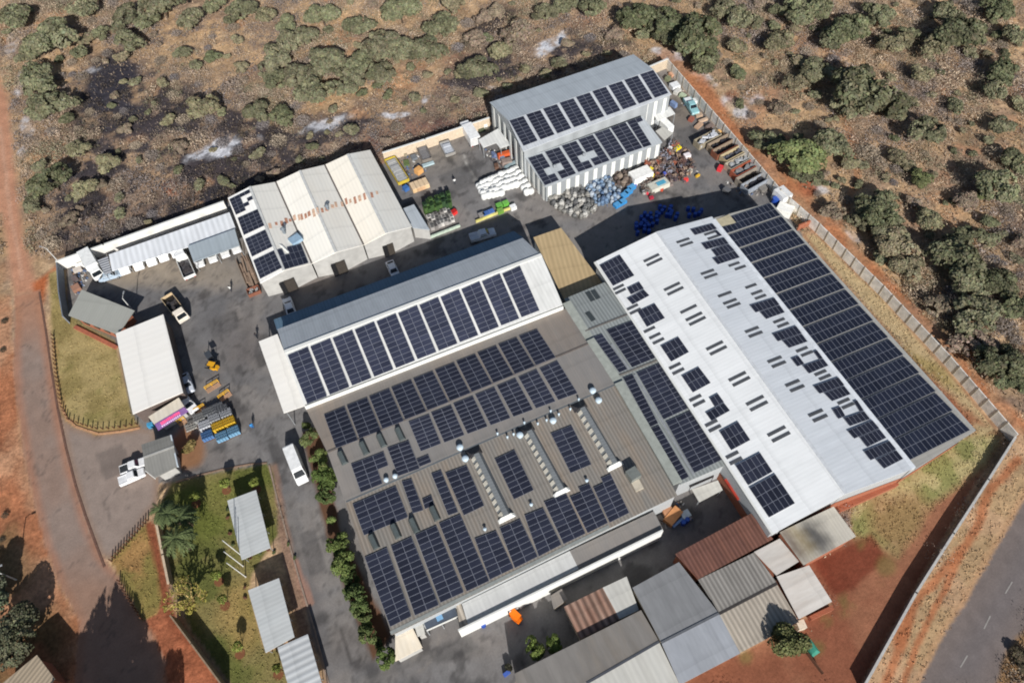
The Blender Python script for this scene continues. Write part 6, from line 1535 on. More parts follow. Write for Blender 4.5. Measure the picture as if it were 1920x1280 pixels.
# green slide-like tarp by the tree
t = thing('green_tarpaulin', 'bright green tarpaulin draped beside the round tree in the garden', 'tarpaulin'); m = MB()
m.hexa([(-1.2, -1.3, .0), (.9, -1.5, .0), (1.3, 1.2, .0), (-.6, 1.5, .0)], [(-.8, -.9, .8), (.5, -.9, .6), (.9, .8, .9), (-.4, 1.0, .7)]); local(m, 'sheet', paint(62, 138, 118, .6), t); at(t, 1520, 1212, .2, .4); t.scale = (.75, .85, .7)
t = thing('wooden_gate', 'low dark wooden gate below the round tree', 'gate', W(1525, 1245, 0)); a, b = W(1512, 1232), W(1541, 1270); d = b - a
m = MB(); m.box((0, 0, .3), (d.length, .1, .9)); local(m, 'gate_panel', M['wood'], t); t.rotation_euler = (0, 0, math.atan2(d.y, d.x))

# ------------------------------------------------------------------ people: one skin surface each
def person(label, px, py, ang, shirt, trousers, pose=0):
    J = {'pelvis': (0, 0, .95), 'spine': (.0, 0, 1.2), 'chest': (.02, 0, 1.4), 'neck': (.03, 0, 1.53), 'head': (.05, 0, 1.64), 'crown': (.05, 0, 1.76),
         'hipL': (0, .1, .9), 'kneeL': (.08, .11, .5), 'ankL': (-.02, .11, .08), 'toeL': (.16, .12, .04), 'hipR': (0, -.1, .9), 'kneeR': (.0, -.11, .5), 'ankR': (-.14, -.11, .1), 'toeR': (.02, -.12, .04),
         'shL': (.02, .2, 1.42), 'elL': (-.04, .26, 1.14), 'wrL': (.12, .26, .92), 'haL': (.18, .25, .86), 'shR': (.02, -.2, 1.42), 'elR': (-.02, -.26, 1.14), 'wrR': (.18, -.24, .96), 'haR': (.25, -.23, .92)}
    R_ = {'pelvis': .15, 'spine': .14, 'chest': .16, 'neck': .06, 'head': .105, 'crown': .07, 'hipL': .1, 'hipR': .1, 'kneeL': .065, 'kneeR': .065, 'ankL': .045, 'ankR': .045, 'toeL': .04, 'toeR': .04, 'shL': .075, 'shR': .075, 'elL': .048, 'elR': .048, 'wrL': .034, 'wrR': .034, 'haL': .04, 'haR': .04}
    E_ = [('pelvis', 'spine'), ('spine', 'chest'), ('chest', 'neck'), ('neck', 'head'), ('head', 'crown')]
    for s in 'LR': E_ += [('pelvis', 'hip' + s), ('hip' + s, 'knee' + s), ('knee' + s, 'ank' + s), ('ank' + s, 'toe' + s), ('chest', 'sh' + s), ('sh' + s, 'el' + s), ('el' + s, 'wr' + s), ('wr' + s, 'ha' + s)]
    # five short fingers a hand
    for s, sy in (('L', 1), ('R', -1)):
        hx, hy, hz = J['ha' + s]
        for k, (dx, dy, dz) in enumerate(((.05, .035, -.06), (.055, .012, -.075), (.05, -.012, -.07), (.04, -.034, -.055), (.03, .05 * -sy, -.02))):
            nm = 'f%d%s' % (k, s); J[nm] = (hx + dx, hy + dy, hz + dz); R_[nm] = .011; E_.append(('ha' + s, nm))
    ks = list(J); me = bpy.data.meshes.new('person'); me.from_pydata([J[k] for k in ks], [(ks.index(a), ks.index(b)) for a, b in E_], [])
    o = bpy.data.objects.new('person_tmp', me); COL.objects.link(o)
    sk = o.modifiers.new('skin', 'SKIN'); o.modifiers.new('sub', 'SUBSURF').levels = 1
    lay = me.skin_vertices[0].data if me.skin_vertices else None
    if lay is None:
        bpy.context.view_layer.objects.active = o
        me.attributes.new('skin', 'FLOAT', 'POINT')
    for k, v in enumerate(lay): v.radius = (R_[ks[k]],) * 2; v.use_root = (k == 0)
    dg_ = bpy.context.evaluated_depsgraph_get(); me2 = bpy.data.meshes.new_from_object(o.evaluated_get(dg_)); bpy.data.objects.remove(o)
    skin = paint(96, 66, 50, .6)
    for mt in (skin, paint(*shirt, .8), paint(*trousers, .8), M['dark']): me2.materials.append(mt)
    for f in me2.polygons:
        c = f.center; f.use_smooth = True
        f.material_index = 3 if c.z < .1 else 2 if c.z < .98 and abs(c.y) < .22 and not (c.z > .8 and abs(c.y) > .2) else 1 if c.z < 1.5 and (abs(c.y) < .23 or c.z > 1.0) else 0
    p = W(px, py); me2.name = 'person'
    b = bpy.data.objects.new('person', me2); COL.objects.link(b); b.location = (p.x, p.y, 0); b.rotation_euler = (0, 0, ang); tag(b, label, 'person')
    m = MB(); m.dome((.045, 0, 1.66), .118, .13, 12, 4); local(m, 'hair', M['dark'], b, True)
    m = MB()
    for s in (-1, 1): m.box((.15, s * .035, 1.66), (.012, .022, .012))
    m.box((.16, 0, 1.625), (.03, .022, .04)); m.box((.15, 0, 1.59), (.012, .05, .01)); local(m, 'face', M['dark'], b)
    return b
person('person in bright blue overalls standing on the open drive', 475, 802, -1.2, (60, 150, 220), (50, 130, 200))
person('person in white shirt walking across the tar near the open truck', 434, 546, .6, (236, 236, 232), (70, 72, 84))
person('person in pale shirt walking between the bags and green crates', 853, 346, 1.4, (226, 226, 224), (60, 62, 70))
person('person in dark clothes walking by the white side canopy', 483, 634, 1.0, (40, 44, 52), (34, 36, 44))

# ------------------------------------------------------------------ flagpoles, lamp poles, posts
for k, (bx, by, lb) in enumerate(((456, 1055, 'uppermost of the three white flagpoles by the carports'), (460, 1062, 'middle one of the three white flagpoles'), (462, 1081, 'lowest of the three white flagpoles on the lawn'))):
    bx, by = ((453, 1041), (456, 1061), (461, 1081))[k]
    p = W(bx, by); t = thing('flagpole', lb, 'flagpole', p, 0, 'white flagpoles on the lawn')
    m = MB(); m.cyl((0, 0, 0), .16, .12, 10); local(m, 'base', M['concrete'], t)
    m = MB(); m.cyl((0, 0, .12), .075, 7.6, 10, 0, .05); local(m, 'pole', M['white'], t)
    m = MB(); m.dome((0, 0, 7.72), .09, .12, 8, 3); local(m, 'finial', M['steel'], t)
def lamp_pole(px, py, h, lb, ang=0):
    p = W(px, py); t = thing('lamp_pole', lb, 'lamp pole', p, ang)
    m = MB(); m.cyl((0, 0, 0), .12, h, 10, 0, .07); local(m, 'pole', paint(206, 206, 202), t)
    m = MB(); m.tube([(0, 0, h - .1), (.5, 0, h + .1), (1.0, 0, h + .12)], .05, .04, 6); local(m, 'arm', paint(196, 196, 194), t)
    m = MB(); m.box((1.25, 0, h + .06), (.6, .24, .12)); local(m, 'lamp_head', paint(150, 152, 154), t)
lamp_pole(120, 502, 6.0, 'white lamp pole at the outer corner of the back wall', 2.4)
lamp_pole(254, 588, 5.0, 'bent lamp pole at the corner of the brick house', 1.2)
lamp_pole(32, 1087, 6.0, 'thin street lamp in the shade on the left verge', 0)
def posts(pts, n, lb, group, h=.9, r=.1):
    P = [W(x, y) for x, y in pts]; seg = [(b - a).length for a, b in zip(P[:-1], P[1:])]; tot = sum(seg); src = None
    for k in range(n):
        d = tot * k / (n - 1); i = 0
        while i < len(seg) - 1 and d > seg[i]: d -= seg[i]; i += 1
        p = lerp(P[i], P[i + 1], min(1, d / seg[i]))
        lab = lb % (['1st', '2nd', '3rd'][k] if k < 3 else '%dth' % (k + 1))
        if src is None:
            m = MB(); m.cyl((0, 0, -.1), r, h + .1, 9); m.dome((0, 0, h), r, .05, 9, 2); src = local(m, 'bollard', M['wood'], None) if False else m.build('bollard', M['wood'], None, origin=(0, 0, 0))
            o = src; tag(o, lab, 'bollard', group)
        else:
            o = src.copy(); COL.objects.link(o); o['label'] = lab
        o.location = (p.x, p.y, 0); o.rotation_euler = (RNG.uniform(-.05, .05), RNG.uniform(-.05, .05), 0)
posts([(100, 630), (106, 700), (116, 760), (130, 788), (165, 800), (185, 805), (225, 802), (258, 796)], 34, 'stubby wooden bollard, %s from top round the left lawn edge', 'bollards round the left lawn', .85)
posts([(278, 976), (255, 1002), (232, 1028), (210, 1052)], 14, 'wooden bollard, %s from top along the upper edge of triangle lawn', 'bollards along the triangle lawn top', 1.1)
posts([(225, 1090), (240, 1118), (255, 1142), (267, 1160)], 12, 'wooden bollard, %s from top along the lower edge of triangle lawn', 'bollards along the triangle lawn bottom', 1.0)
# ================================================================== vegetation
def shade_attr(me, vals):
    ca = me.color_attributes.new('shade', 'FLOAT_COLOR', 'POINT')
    a = np.ones((len(vals), 4), np.float32); a[:, :3] = vals
    ca.data.foreach_set('color', a.ravel())
def leaf_mesh(name, cen, nrm, size, shade, aspect=1.0, seed=0):
    """many small leaf-clump quads"""
    r = np.random.default_rng(seed); n = len(cen)
    nrm = nrm / np.linalg.norm(nrm, axis=1, keepdims=True)
    a = np.cross(nrm, r.normal(size=(n, 3))); a /= np.linalg.norm(a, axis=1, keepdims=True)
    b = np.cross(nrm, a)
    s = size[:, None]
    V = np.stack([cen - a * s - b * s * aspect, cen + a * s * .8 - b * s * aspect * .6, cen + a * s + b * s * aspect, cen - a * s * .7 + b * s * aspect * .8], 1).reshape(-1, 3)
    me = bpy.data.meshes.new(name)
    me.vertices.add(4 * n); me.loops.add(4 * n); me.polygons.add(n)
    me.vertices.foreach_set('co', V.astype(np.float32).ravel())
    me.loops.foreach_set('vertex_index', np.arange(4 * n, dtype=np.int32))
    me.polygons.foreach_set('loop_start', np.arange(0, 4 * n, 4, dtype=np.int32))
    shade_attr(me, np.repeat(shade, 4, axis=0))
    me.materials.append(M['leaf']); me.update(calc_edges=True)
    return me
def crown_mesh(seed, n=2600, lobes=12, flat=.75, leaf=.075, base=.35, spread=.62):
    r = np.random.default_rng(seed); C_ = []; Rr = []
    C_.append((0, 0, base + flat * .42)); Rr.append(.42)
    for k in range(lobes):
        a = r.uniform(0, 6.283); d = spread * math.sqrt(r.uniform(.1, 1))
        C_.append((d * math.cos(a), d * .85 * math.sin(a), base + flat * (.42 + .35 * (1 - d) + r.uniform(-.12, .12)))); Rr.append(r.uniform(.16, .40))
    C_ = np.array(C_); Rr = np.array(Rr); w = Rr ** 2 / (Rr ** 2).sum()
    li = r.choice(len(C_), n, p=w); d = r.normal(size=(n, 3)); d /= np.linalg.norm(d, axis=1, keepdims=True)
    d[:, 2] = np.where(d[:, 2] < -.35, -d[:, 2], d[:, 2])
    rad = Rr[li] * (1 - .35 * r.random(n) ** 2)
    P = C_[li] + d * rad[:, None] * np.array([1, 1, flat * .95])
    # open gaps between clumps
    g = vnoise(P[:, 0] * 5 + 40, P[:, 1] * 5 + 40 + P[:, 2] * 3, seed)
    k_ = g > .3; P = P[k_]; d = d[k_]; li = li[k_]
    n = len(P)
    nr = d * .8 + r.normal(size=(n, 3)) * .55 + np.array([0, 0, .45])
    lob = r.uniform(.78, 1.22, len(C_))[li]
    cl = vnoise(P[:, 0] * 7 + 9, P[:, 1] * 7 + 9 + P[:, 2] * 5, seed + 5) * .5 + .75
    top = np.clip((P[:, 2] - base) / flat, 0, 1) * .35 + .75  # darker underside: crown shade painted into the leaf colour
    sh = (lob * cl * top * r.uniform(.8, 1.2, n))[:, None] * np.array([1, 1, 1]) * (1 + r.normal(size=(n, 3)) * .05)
    return leaf_mesh('crown', P, nr, leaf * r.uniform(.6, 1.25, n), sh, 1.0, seed)
def trunk_mesh(seed, h=.55, r0=.045, limbs=5, reach=.5):
    rr = random.Random(seed); m = MB(); m.tube([(0, 0, -.05), (.02, 0, h * .3), (.0, .03, h * .55)], r0, r0 * .75, 7)
    for k in range(limbs):
        a = 2 * math.pi * k / limbs + rr.uniform(-.3, .3); d = reach * rr.uniform(.6, 1)
        m.tube([(0, .02, h * .5), (d * .4 * math.cos(a), d * .4 * math.sin(a), h * .85), (d * math.cos(a), d * math.sin(a), h * 1.3)], r0 * .6, r0 * .15, 5)
    me = bpy.data.meshes.new('trunk'); me.from_pydata(m.v, [], m.f); me.materials.append(M['trunk']); me.update(); return me
def twig_mesh(seed, n=1100, h=.9):
    """leafless thorn bush: fans of thin slivers"""
    r = np.random.default_rng(seed)
    a = r.uniform(0, 2 * math.pi, n); el = np.arccos(r.uniform(.05, .98, n)); 
    d = np.stack([np.sin(el) * np.cos(a), np.sin(el) * np.sin(a), np.cos(el) * h], 1)
    c = d * r.uniform(.45, 1.0, n)[:, None] * (.75 + .25 * vnoise(a * 2 + 10, el * 3 + 10, seed))[:, None]
    nr = r.normal(size=(n, 3)); 
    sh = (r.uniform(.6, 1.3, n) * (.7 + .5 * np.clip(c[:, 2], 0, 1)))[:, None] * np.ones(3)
    return leaf_mesh('branches', c, nr, r.uniform(.03, .085, n), sh, .35, seed)
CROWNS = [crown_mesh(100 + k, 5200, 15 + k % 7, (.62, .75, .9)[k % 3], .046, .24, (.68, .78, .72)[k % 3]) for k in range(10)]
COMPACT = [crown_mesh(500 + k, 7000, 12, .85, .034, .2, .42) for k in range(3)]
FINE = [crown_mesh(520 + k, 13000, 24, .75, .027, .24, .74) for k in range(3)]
BALLC = crown_mesh(540, 1500, 9, .42, .075, .6, .34)
SMALLC = [crown_mesh(200 + k, 900, 6, .85, .1, .12, .5) for k in range(5)]
TRUNKS = [trunk_mesh(300 + k) for k in range(4)]
TWIGS = [twig_mesh(400 + k) for k in range(6)]
def pos_pct(px, py):
    return '%d percent across and %d percent down the photo' % (round(px / 19.2), round(py / 12.8))
USED = set()
def uniq(lb, alt):
    if lb in USED:
        lb = alt
    USED.add(lb); return lb
def mk(meshname, me, parent, color):
    o = bpy.data.objects.new(meshname, me); COL.objects.link(o); o.parent = parent; o.color = color; return o
def tree(px, py, rpx, col, label, name='bush_tree', cat='tree', group='trees in the bush', crown=None, hk=1.0, small=False, seed=0):
    rr = random.Random(int(px * 13 + py * 7 + seed))
    p0 = W(px, py, 2.0); depth = (p0 - CAM).dot(AF); R_ = rpx * depth / FPX
    h = R_ * hk
    p = W(px, py, h * .72)
    t = thing(name, label, cat, (p.x, p.y, 0), rr.uniform(0, 6.28), group)
    R_ *= 1.18; t.scale = (R_ * rr.uniform(.9, 1.15), R_ * rr.uniform(.85, 1.1), h)
    k = rr.uniform(.85, 1.15); c = (col[0] * k, col[1] * k * rr.uniform(.96, 1.04), col[2] * k, 1)
    me = crown or (SMALLC if small else CROWNS)[rr.randrange(len(SMALLC if small else CROWNS))]
    mk('crown', me, t, c); mk('trunk', TRUNKS[rr.randrange(len(TRUNKS))], t, (1, 1, 1, 1))
    return t
def bare_bush(px, py, rpx, col, label, name='bare_bush', group='leafless bushes in the bush'):
    rr = random.Random(int(px * 11 + py * 5)); p0 = W(px, py, 1.0); depth = (p0 - CAM).dot(AF); R_ = rpx * depth / FPX
    p = W(px, py, R_ * .4); t = thing(name, label, 'bush', (p.x, p.y, 0), rr.uniform(0, 6.28), group); t.scale = (R_, R_, R_ * rr.uniform(.6, .95))
    k = rr.uniform(.85, 1.2); mk('branches', TWIGS[rr.randrange(len(TWIGS))], t, (col[0] * k, col[1] * k, col[2] * k, 1)); return t
GREY_G, DARK_G, OLIVE, BRIGHT, BROWN = (.18, .175, .105), (.135, .138, .078), (.225, .20, .122), (.165, .182, .08), (.25, .195, .14)
TINT = {0: (GREY_G, 'grey green'), 1: (DARK_G, 'dark green'), 2: (OLIVE, 'olive'), 3: (BRIGHT, 'bright green'), 4: (BROWN, 'brown')}
BT = [(93, 60, 46, 0), (233, 27, 28, 0), (240, 78, 25, 0), (278, 38, 20, 0), (25, 25, 30, 0), (353, 35, 24, 0), (397, 103, 16, 1), (72, 142, 38, 0), (96, 190, 36, 0), (68, 205, 26, 0), (343, 98, 15, 0), (378, 195, 28, 2), (333, 275, 16, 4), (200, 303, 24, 2), (95, 338, 32, 1), (152, 350, 24, 2), (145, 275, 17, 2), (510, 108, 26, 0), (540, 82, 22, 0), (566, 66, 24, 0), (603, 25, 25, 0), (612, 115, 28, 0), (562, 140, 28, 0), (520, 147, 20, 0), (590, 165, 28, 0), (640, 160, 22, 0), (527, 215, 22, 1), (482, 205, 22, 0), (535, 42, 18, 0), (300, 5, 35, 0), (450, 125, 11, 2), (673, 45, 25, 0), (750, 15, 30, 0), (795, 85, 26, 0), (822, 45, 24, 0), (707, 83, 28, 0), (750, 92, 24, 0), (683, 118, 25, 0), (655, 142, 22, 0), (720, 135, 20, 0), (893, 122, 26, 0), (940, 93, 20, 2), (1023, 23, 22, 0), (1065, 6, 22, 0), (1115, 12, 25, 0), (1190, 28, 30, 1), (1240, 35, 33, 1), (1258, 62, 22, 1),
      (1313, 65, 38, 1), (1320, 108, 26, 1), (1395, 30, 24, 0), (1352, 15, 18, 0), (1510, 12, 34, 0), (1465, 72, 25, 2), (1460, 18, 15, 0), (1597, 48, 33, 1), (1563, 65, 24, 0), (1537, 126, 27, 0), (1645, 25, 23, 0), (1680, 75, 24, 2), (1810, 55, 38, 1), (1757, 82, 25, 2), (1707, 60, 15, 0), (1633, 165, 50, 1), (1590, 200, 25, 0), (1672, 196, 26, 0), (1887, 132, 27, 1), (1865, 173, 19, 0), (1740, 245, 27, 0), (1440, 262, 24, 0), (1560, 272, 29, 0), (1497, 292, 36, 3), (1510, 322, 28, 0), (1730, 330, 20, 3), (1868, 353, 31, 0), (1845, 362, 15, 3), (1640, 380, 28, 1), (1650, 408, 28, 1), (1563, 393, 19, 4), (1675, 425, 28, 0), (1610, 415, 16, 0), (1813, 375, 20, 4), (1685, 450, 33, 2), (1707, 497, 28, 2), (1800, 490, 40, 1), (1826, 520, 36, 0), (1880, 525, 28, 1), (1830, 588, 36, 0), (1763, 575, 23, 4), (1827, 642, 34, 4), (1873, 672, 34, 1), (1900, 705, 28, 1), (1908, 568, 26, 1), (1795, 445, 18, 1), (1880, 230, 20, 0), (1905, 300, 24, 1), (1780, 20, 22, 0), (1870, 15, 24, 1), (1905, 60, 22, 0), (1730, 140, 18, 2), (1790, 195, 17, 0), (1490, 150, 18, 2), (1460, 200, 16, 4), (1680, 290, 18, 2), (1740, 410, 20, 2), (1850, 440, 20, 0), (450, 20, 22, 0), (500, 30, 16, 2), (400, 8, 20, 0), (160, 15, 24, 0), (190, 60, 17, 0), (150, 100, 16, 0), (45, 100, 22, 0), (850, 8, 20, 2), (905, 30, 14, 4), (1150, 60, 16, 4), (965, 55, 34, 4), (890, 70, 18, 4), (930, 20, 16, 4), (60, 380, 22, 0), (130, 410, 18, 4), (235, 240, 14, 4), (185, 345, 15, 4)]
DESC = {}
for px, py, r, ti in BT:
    c, nm = TINT[ti]
    sz = 'large' if r >= 32 else 'medium' if r >= 23 else 'small'
    lb = '%s %s tree crown, %s' % (sz, nm, pos_pct(px, py))
    lb = uniq(lb, lb + ' again')
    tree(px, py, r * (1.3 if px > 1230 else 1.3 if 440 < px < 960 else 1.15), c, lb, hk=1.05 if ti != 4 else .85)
# leafless and low bushes fill the ground between (each one its own thing)
rr = random.Random(77); placed = [(x, y, r) for x, y, r, _ in BT]; nb_ = 0; tries = 0
def in_bush(x, y, m=8):
    X1 = np.array([float(x)]); Y1 = np.array([float(y)])
    for poly in (YARD, GARDEN_S, ROAD, TRACK, APRON, LAWN_W, VERGE, HIGHWAY):
        if sdist(X1, Y1, poly)[0] < m: return False
    if x < 70 and y > 110: return False
    if y > 480 and x < 1000: return False
    if sline(X1, Y1, EDGE)[0] < 26: return False
    if x > 1100 and y > 700: return False
    return True
while nb_ < 300 and tries < 12000:
    tries += 1
    x, y = rr.uniform(-5, 1925), rr.uniform(-5, 720)
    if y > 460 and x < 1500: continue
    right = x > 1230
    if not right and rr.random() < .35: continue
    r = rr.uniform(9, 17) if rr.random() < .7 else rr.uniform(17, 30 if right else 25)
    if not in_bush(x, y, r * .8 + 4): continue
    if any(math.hypot(x - a, y - b) < (r + q) * .62 for a, b, q in placed): continue
    # keep out of the shed shadow and the ash
    placed.append((x, y, r)); nb_ += 1
    if rr.random() < .42:
        col, nm = rr.choice((((.32, .27, .235), 'grey brown'), ((.37, .30, .23), 'straw brown'), ((.28, .25, .245), 'dull purple grey'), ((.44, .36, .27), 'pale straw')))
        lb = 'leafless %s bush, %s' % (nm, pos_pct(x, y)); lb = uniq(lb, 'bushy ' + lb)
        bare_bush(x, y, r * 1.1, col, lb)
    else:
        ti = rr.choice((0, 0, 2, 2, 1, 4)); c, nm = TINT[ti]
        lb = 'low %s bush, %s' % (nm, pos_pct(x, y)); lb = uniq(lb, 'rounded ' + lb)
        tree(x, y, r * .95, c, lb, 'low_bush', 'bush', 'low bushes in the bush', hk=.8, small=True)
# dry grass tussocks across the bush: nobody could count them
def tussocks(name, count, region, hgt, cols, seed, label):
    r = np.random.default_rng(seed); k = r.integers(0, len(X), count * 6)
    x, y = PX[k], PY[k]; ok = region(x, y) & (ASH[k] < .15); k = k[ok][:count]; n = len(k)
    base = np.stack([X[k] + r.uniform(-.4, .4, n), Y[k] + r.uniform(-.4, .4, n), Z[k]], 1)
    cc = np.array(cols)[r.integers(0, len(cols), n)] * r.uniform(.7, 1.25, n)[:, None]
    nb = 5; V = []; S_ = []
    hs = hgt * r.uniform(.5, 1.3, n)
    for b in range(nb):
        a = r.uniform(0, 6.28, n); le = r.uniform(.25, .7, n) * hs; w = r.uniform(.08, .2, n)
        tip = base + np.stack([np.cos(a) * le, np.sin(a) * le, hs * r.uniform(.6, 1, n)], 1)
        sx = np.stack([-np.sin(a) * w, np.cos(a) * w, np.zeros(n)], 1)
        V.append(np.stack([base - sx, base + sx, tip], 1)); S_.append(np.repeat(cc[:, None, :], 3, 1))
    V = np.concatenate(V).reshape(-1, 3); S_ = np.concatenate(S_).reshape(-1, 3)
    nt = len(V) // 3; me = bpy.data.meshes.new(name)
    me.vertices.add(3 * nt); me.loops.add(3 * nt); me.polygons.add(nt)
    me.vertices.foreach_set('co', V.astype(np.float32).ravel()); me.loops.foreach_set('vertex_index', np.arange(3 * nt, dtype=np.int32)); me.polygons.foreach_set('loop_start', np.arange(0, 3 * nt, 3, dtype=np.int32))
    shade_attr(me, S_); me.materials.append(M['leaf']); me.update(calc_edges=True)
    o = bpy.data.objects.new(name, me); COL.objects.link(o); o['kind'] = 'stuff'; tag(o, label, 'grass'); return o
def reg_bush(x, y):
    ok = (x > -60) & (x < 1990) & (y > -60) & (y < 1330)
    for poly in (YARD, ROAD, TRACK, APRON, LAWN_W, LAWN_G, LAWN_T, HIGHWAY, VERGE, GARDEN_S): ok &= sdist(x, y, poly) > 6
    ok &= sline(x, y, EDGE) > 20
    ok &= ~((x < 450) & (y > 480)) & ~((x > 450) & (x < 1000) & (y > 1000))
    return ok
tussocks('dry_grass', 13000, lambda x, y: reg_bush(x, y) & (sdist(x, y, BURN) > -10), .4, [(.50, .38, .26), (.44, .33, .23), (.56, .44, .30), (.38, .30, .22), (.44, .31, .21)], 5, 'dry straw coloured grass and litter between the bush trees')
tussocks('burnt_grass', 14000, lambda x, y: reg_bush(x, y) & (sdist(x, y, BURN) < 0), .35, [(.14, .12, .115), (.24, .19, .16), (.32, .25, .19), (.11, .105, .11)], 6, 'sparse burnt grass stubble behind the back wall')
False and tussocks('verge_grass', 3500, lambda x, y: (sdist(x, y, VERGE) < -4), .3, [(.34, .25, .15), (.28, .2, .11)], 7, 'short dry grass on the verge outside the lower right wall')
False and tussocks('garden_grass', 6000, lambda x, y: (sdist(x, y, G2) < 6) | (sdist(x, y, G1) < 0), .3, [(.30, .26, .13), (.24, .22, .10), (.36, .3, .17)], 8, 'rough dry grass beside the white warehouse')

# low tangled scrub between the trees: ground cover nobody could count
def scrub(name, count, region, seed, label, cols, per=46, r0=.5, r1=1.8, leaf=(.045, .13), flat=.8):
    r = np.random.default_rng(seed); k = r.integers(0, len(X), count * 8); x, y = PX[k], PY[k]
    dens = fbm(X[k], Y[k], 14, 61); ok = region(x, y) & (ASH[k] < .2) & (r.random(len(k)) > CH[k] * .65) & (r.random(len(k)) < ss(dens, .32, .62) * .85 + .15); k = k[ok][:count]; n = len(k)
    R_ = r.uniform(r0, r1, n) * (.6 + .8 * fbm(X[k], Y[k], 6, 62)); ci = np.clip((fbm(X[k], Y[k], 11, 63) - .3) / .4 * len(cols) + r.normal(0, .9, n), 0, len(cols) - 1).astype(int)
    col = np.array(cols)[ci] * r.uniform(.75, 1.25, n)[:, None] * np.clip(colr[k].mean(1) / .2, .25, 1)[:, None]
    d = r.normal(size=(n, per, 3)); d[..., 2] = np.abs(d[..., 2]); d /= np.linalg.norm(d, axis=2, keepdims=True)
    c = np.stack([X[k], Y[k], Z[k]], 1)[:, None, :] + d * (R_[:, None] * r.uniform(.4, 1, (n, per)))[..., None] * np.array([1, 1, flat])
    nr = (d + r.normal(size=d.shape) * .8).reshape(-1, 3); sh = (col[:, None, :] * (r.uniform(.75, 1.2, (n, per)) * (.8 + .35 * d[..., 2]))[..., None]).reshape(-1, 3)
    sz = (R_[:, None] * r.uniform(leaf[0], leaf[1], (n, per))).reshape(-1)
    me = leaf_mesh(name, c.reshape(-1, 3), nr, sz, sh, .5, seed); o = bpy.data.objects.new(name, me); COL.objects.link(o); o['kind'] = 'stuff'; tag(o, label, 'scrub'); return o
scrub('scrub', 7500, lambda x, y: reg_bush(x, y) & (x > 1180), 71, 'tangled dry tan and grey scrub on the right hand bush', [(.30, .25, .22), (.42, .32, .235), (.50, .385, .27), (.56, .44, .31), (.40, .31, .225), (.24, .215, .14)])
scrub('scrub', 6500, lambda x, y: reg_bush(x, y) & (x <= 1180), 72, 'tangled dry brown and charred scrub behind the back wall', [(.22, .19, .18), (.32, .25, .20), (.42, .325, .24), (.50, .39, .28), (.36, .28, .215), (.23, .215, .14)])
BRUSH = [(.30, .25, .225), (.36, .29, .23), (.44, .345, .255), (.31, .265, .25), (.25, .225, .15), (.29, .245, .17), (.50, .39, .285)]
scrub('dry_brush', 2700, lambda x, y: reg_bush(x, y) & (x > 1180), 81, 'thicket of leafless grey brown brush on the right hand bush', BRUSH, 150, 1.4, 3.2, (.016, .045), .75)
scrub('dry_brush', 2200, lambda x, y: reg_bush(x, y) & (x <= 1180), 82, 'thicket of leafless grey brown brush behind the back wall', BRUSH, 150, 1.3, 3.0, (.016, .045), .75)
# rough short grass takes the colour of the ground it stands on
def rough_grass(count, region, hgt, seed, label):
    r = np.random.default_rng(seed); k = r.integers(0, len(X), count * 30); k = k[region(PX[k], PY[k])][:count]; n = len(k)
    base = np.stack([X[k] + r.uniform(-.3, .3, n), Y[k] + r.uniform(-.3, .3, n), Z[k]], 1); nb = 4
    c = np.repeat(base[:, None, :], nb, 1) + np.stack([r.uniform(-.2, .2, (n, nb)), r.uniform(-.2, .2, (n, nb)), r.uniform(.02, hgt, (n, nb))], 2)
    sh = np.repeat((colr[k] * r.uniform(.8, 1.3, n)[:, None])[:, None, :], nb, 1).reshape(-1, 3)
    me = leaf_mesh('rough_grass', c.reshape(-1, 3), r.normal(size=(n * nb, 3)) * .5 + np.array([0, -.3, 1]), r.uniform(.05, .13, n * nb), sh, .5, seed)
    o = bpy.data.objects.new('rough_grass', me); COL.objects.link(o); o['kind'] = 'stuff'; tag(o, label, 'grass')
rough_grass(9000, lambda x, y: (sdist(x, y, G1) < 0) | (sdist(x, y, G2) < 8), .2, 91, 'rough grass inside the corner wall beside the warehouse')
rough_grass(6000, lambda x, y: sdist(x, y, VERGE) < -2, .16, 92, 'short dry grass on the verge between wall and road')
rough_grass(7000, lambda x, y: (sdist(x, y, LAWN_G) < -3) | (sdist(x, y, LAWN_T) < -2), .1, 93, 'mown garden grass round the carports and triangle lawn')
rough_grass(4000, lambda x, y: sdist(x, y, LAWN_W) < -3, .1, 94, 'dry mown grass on the left lawn')
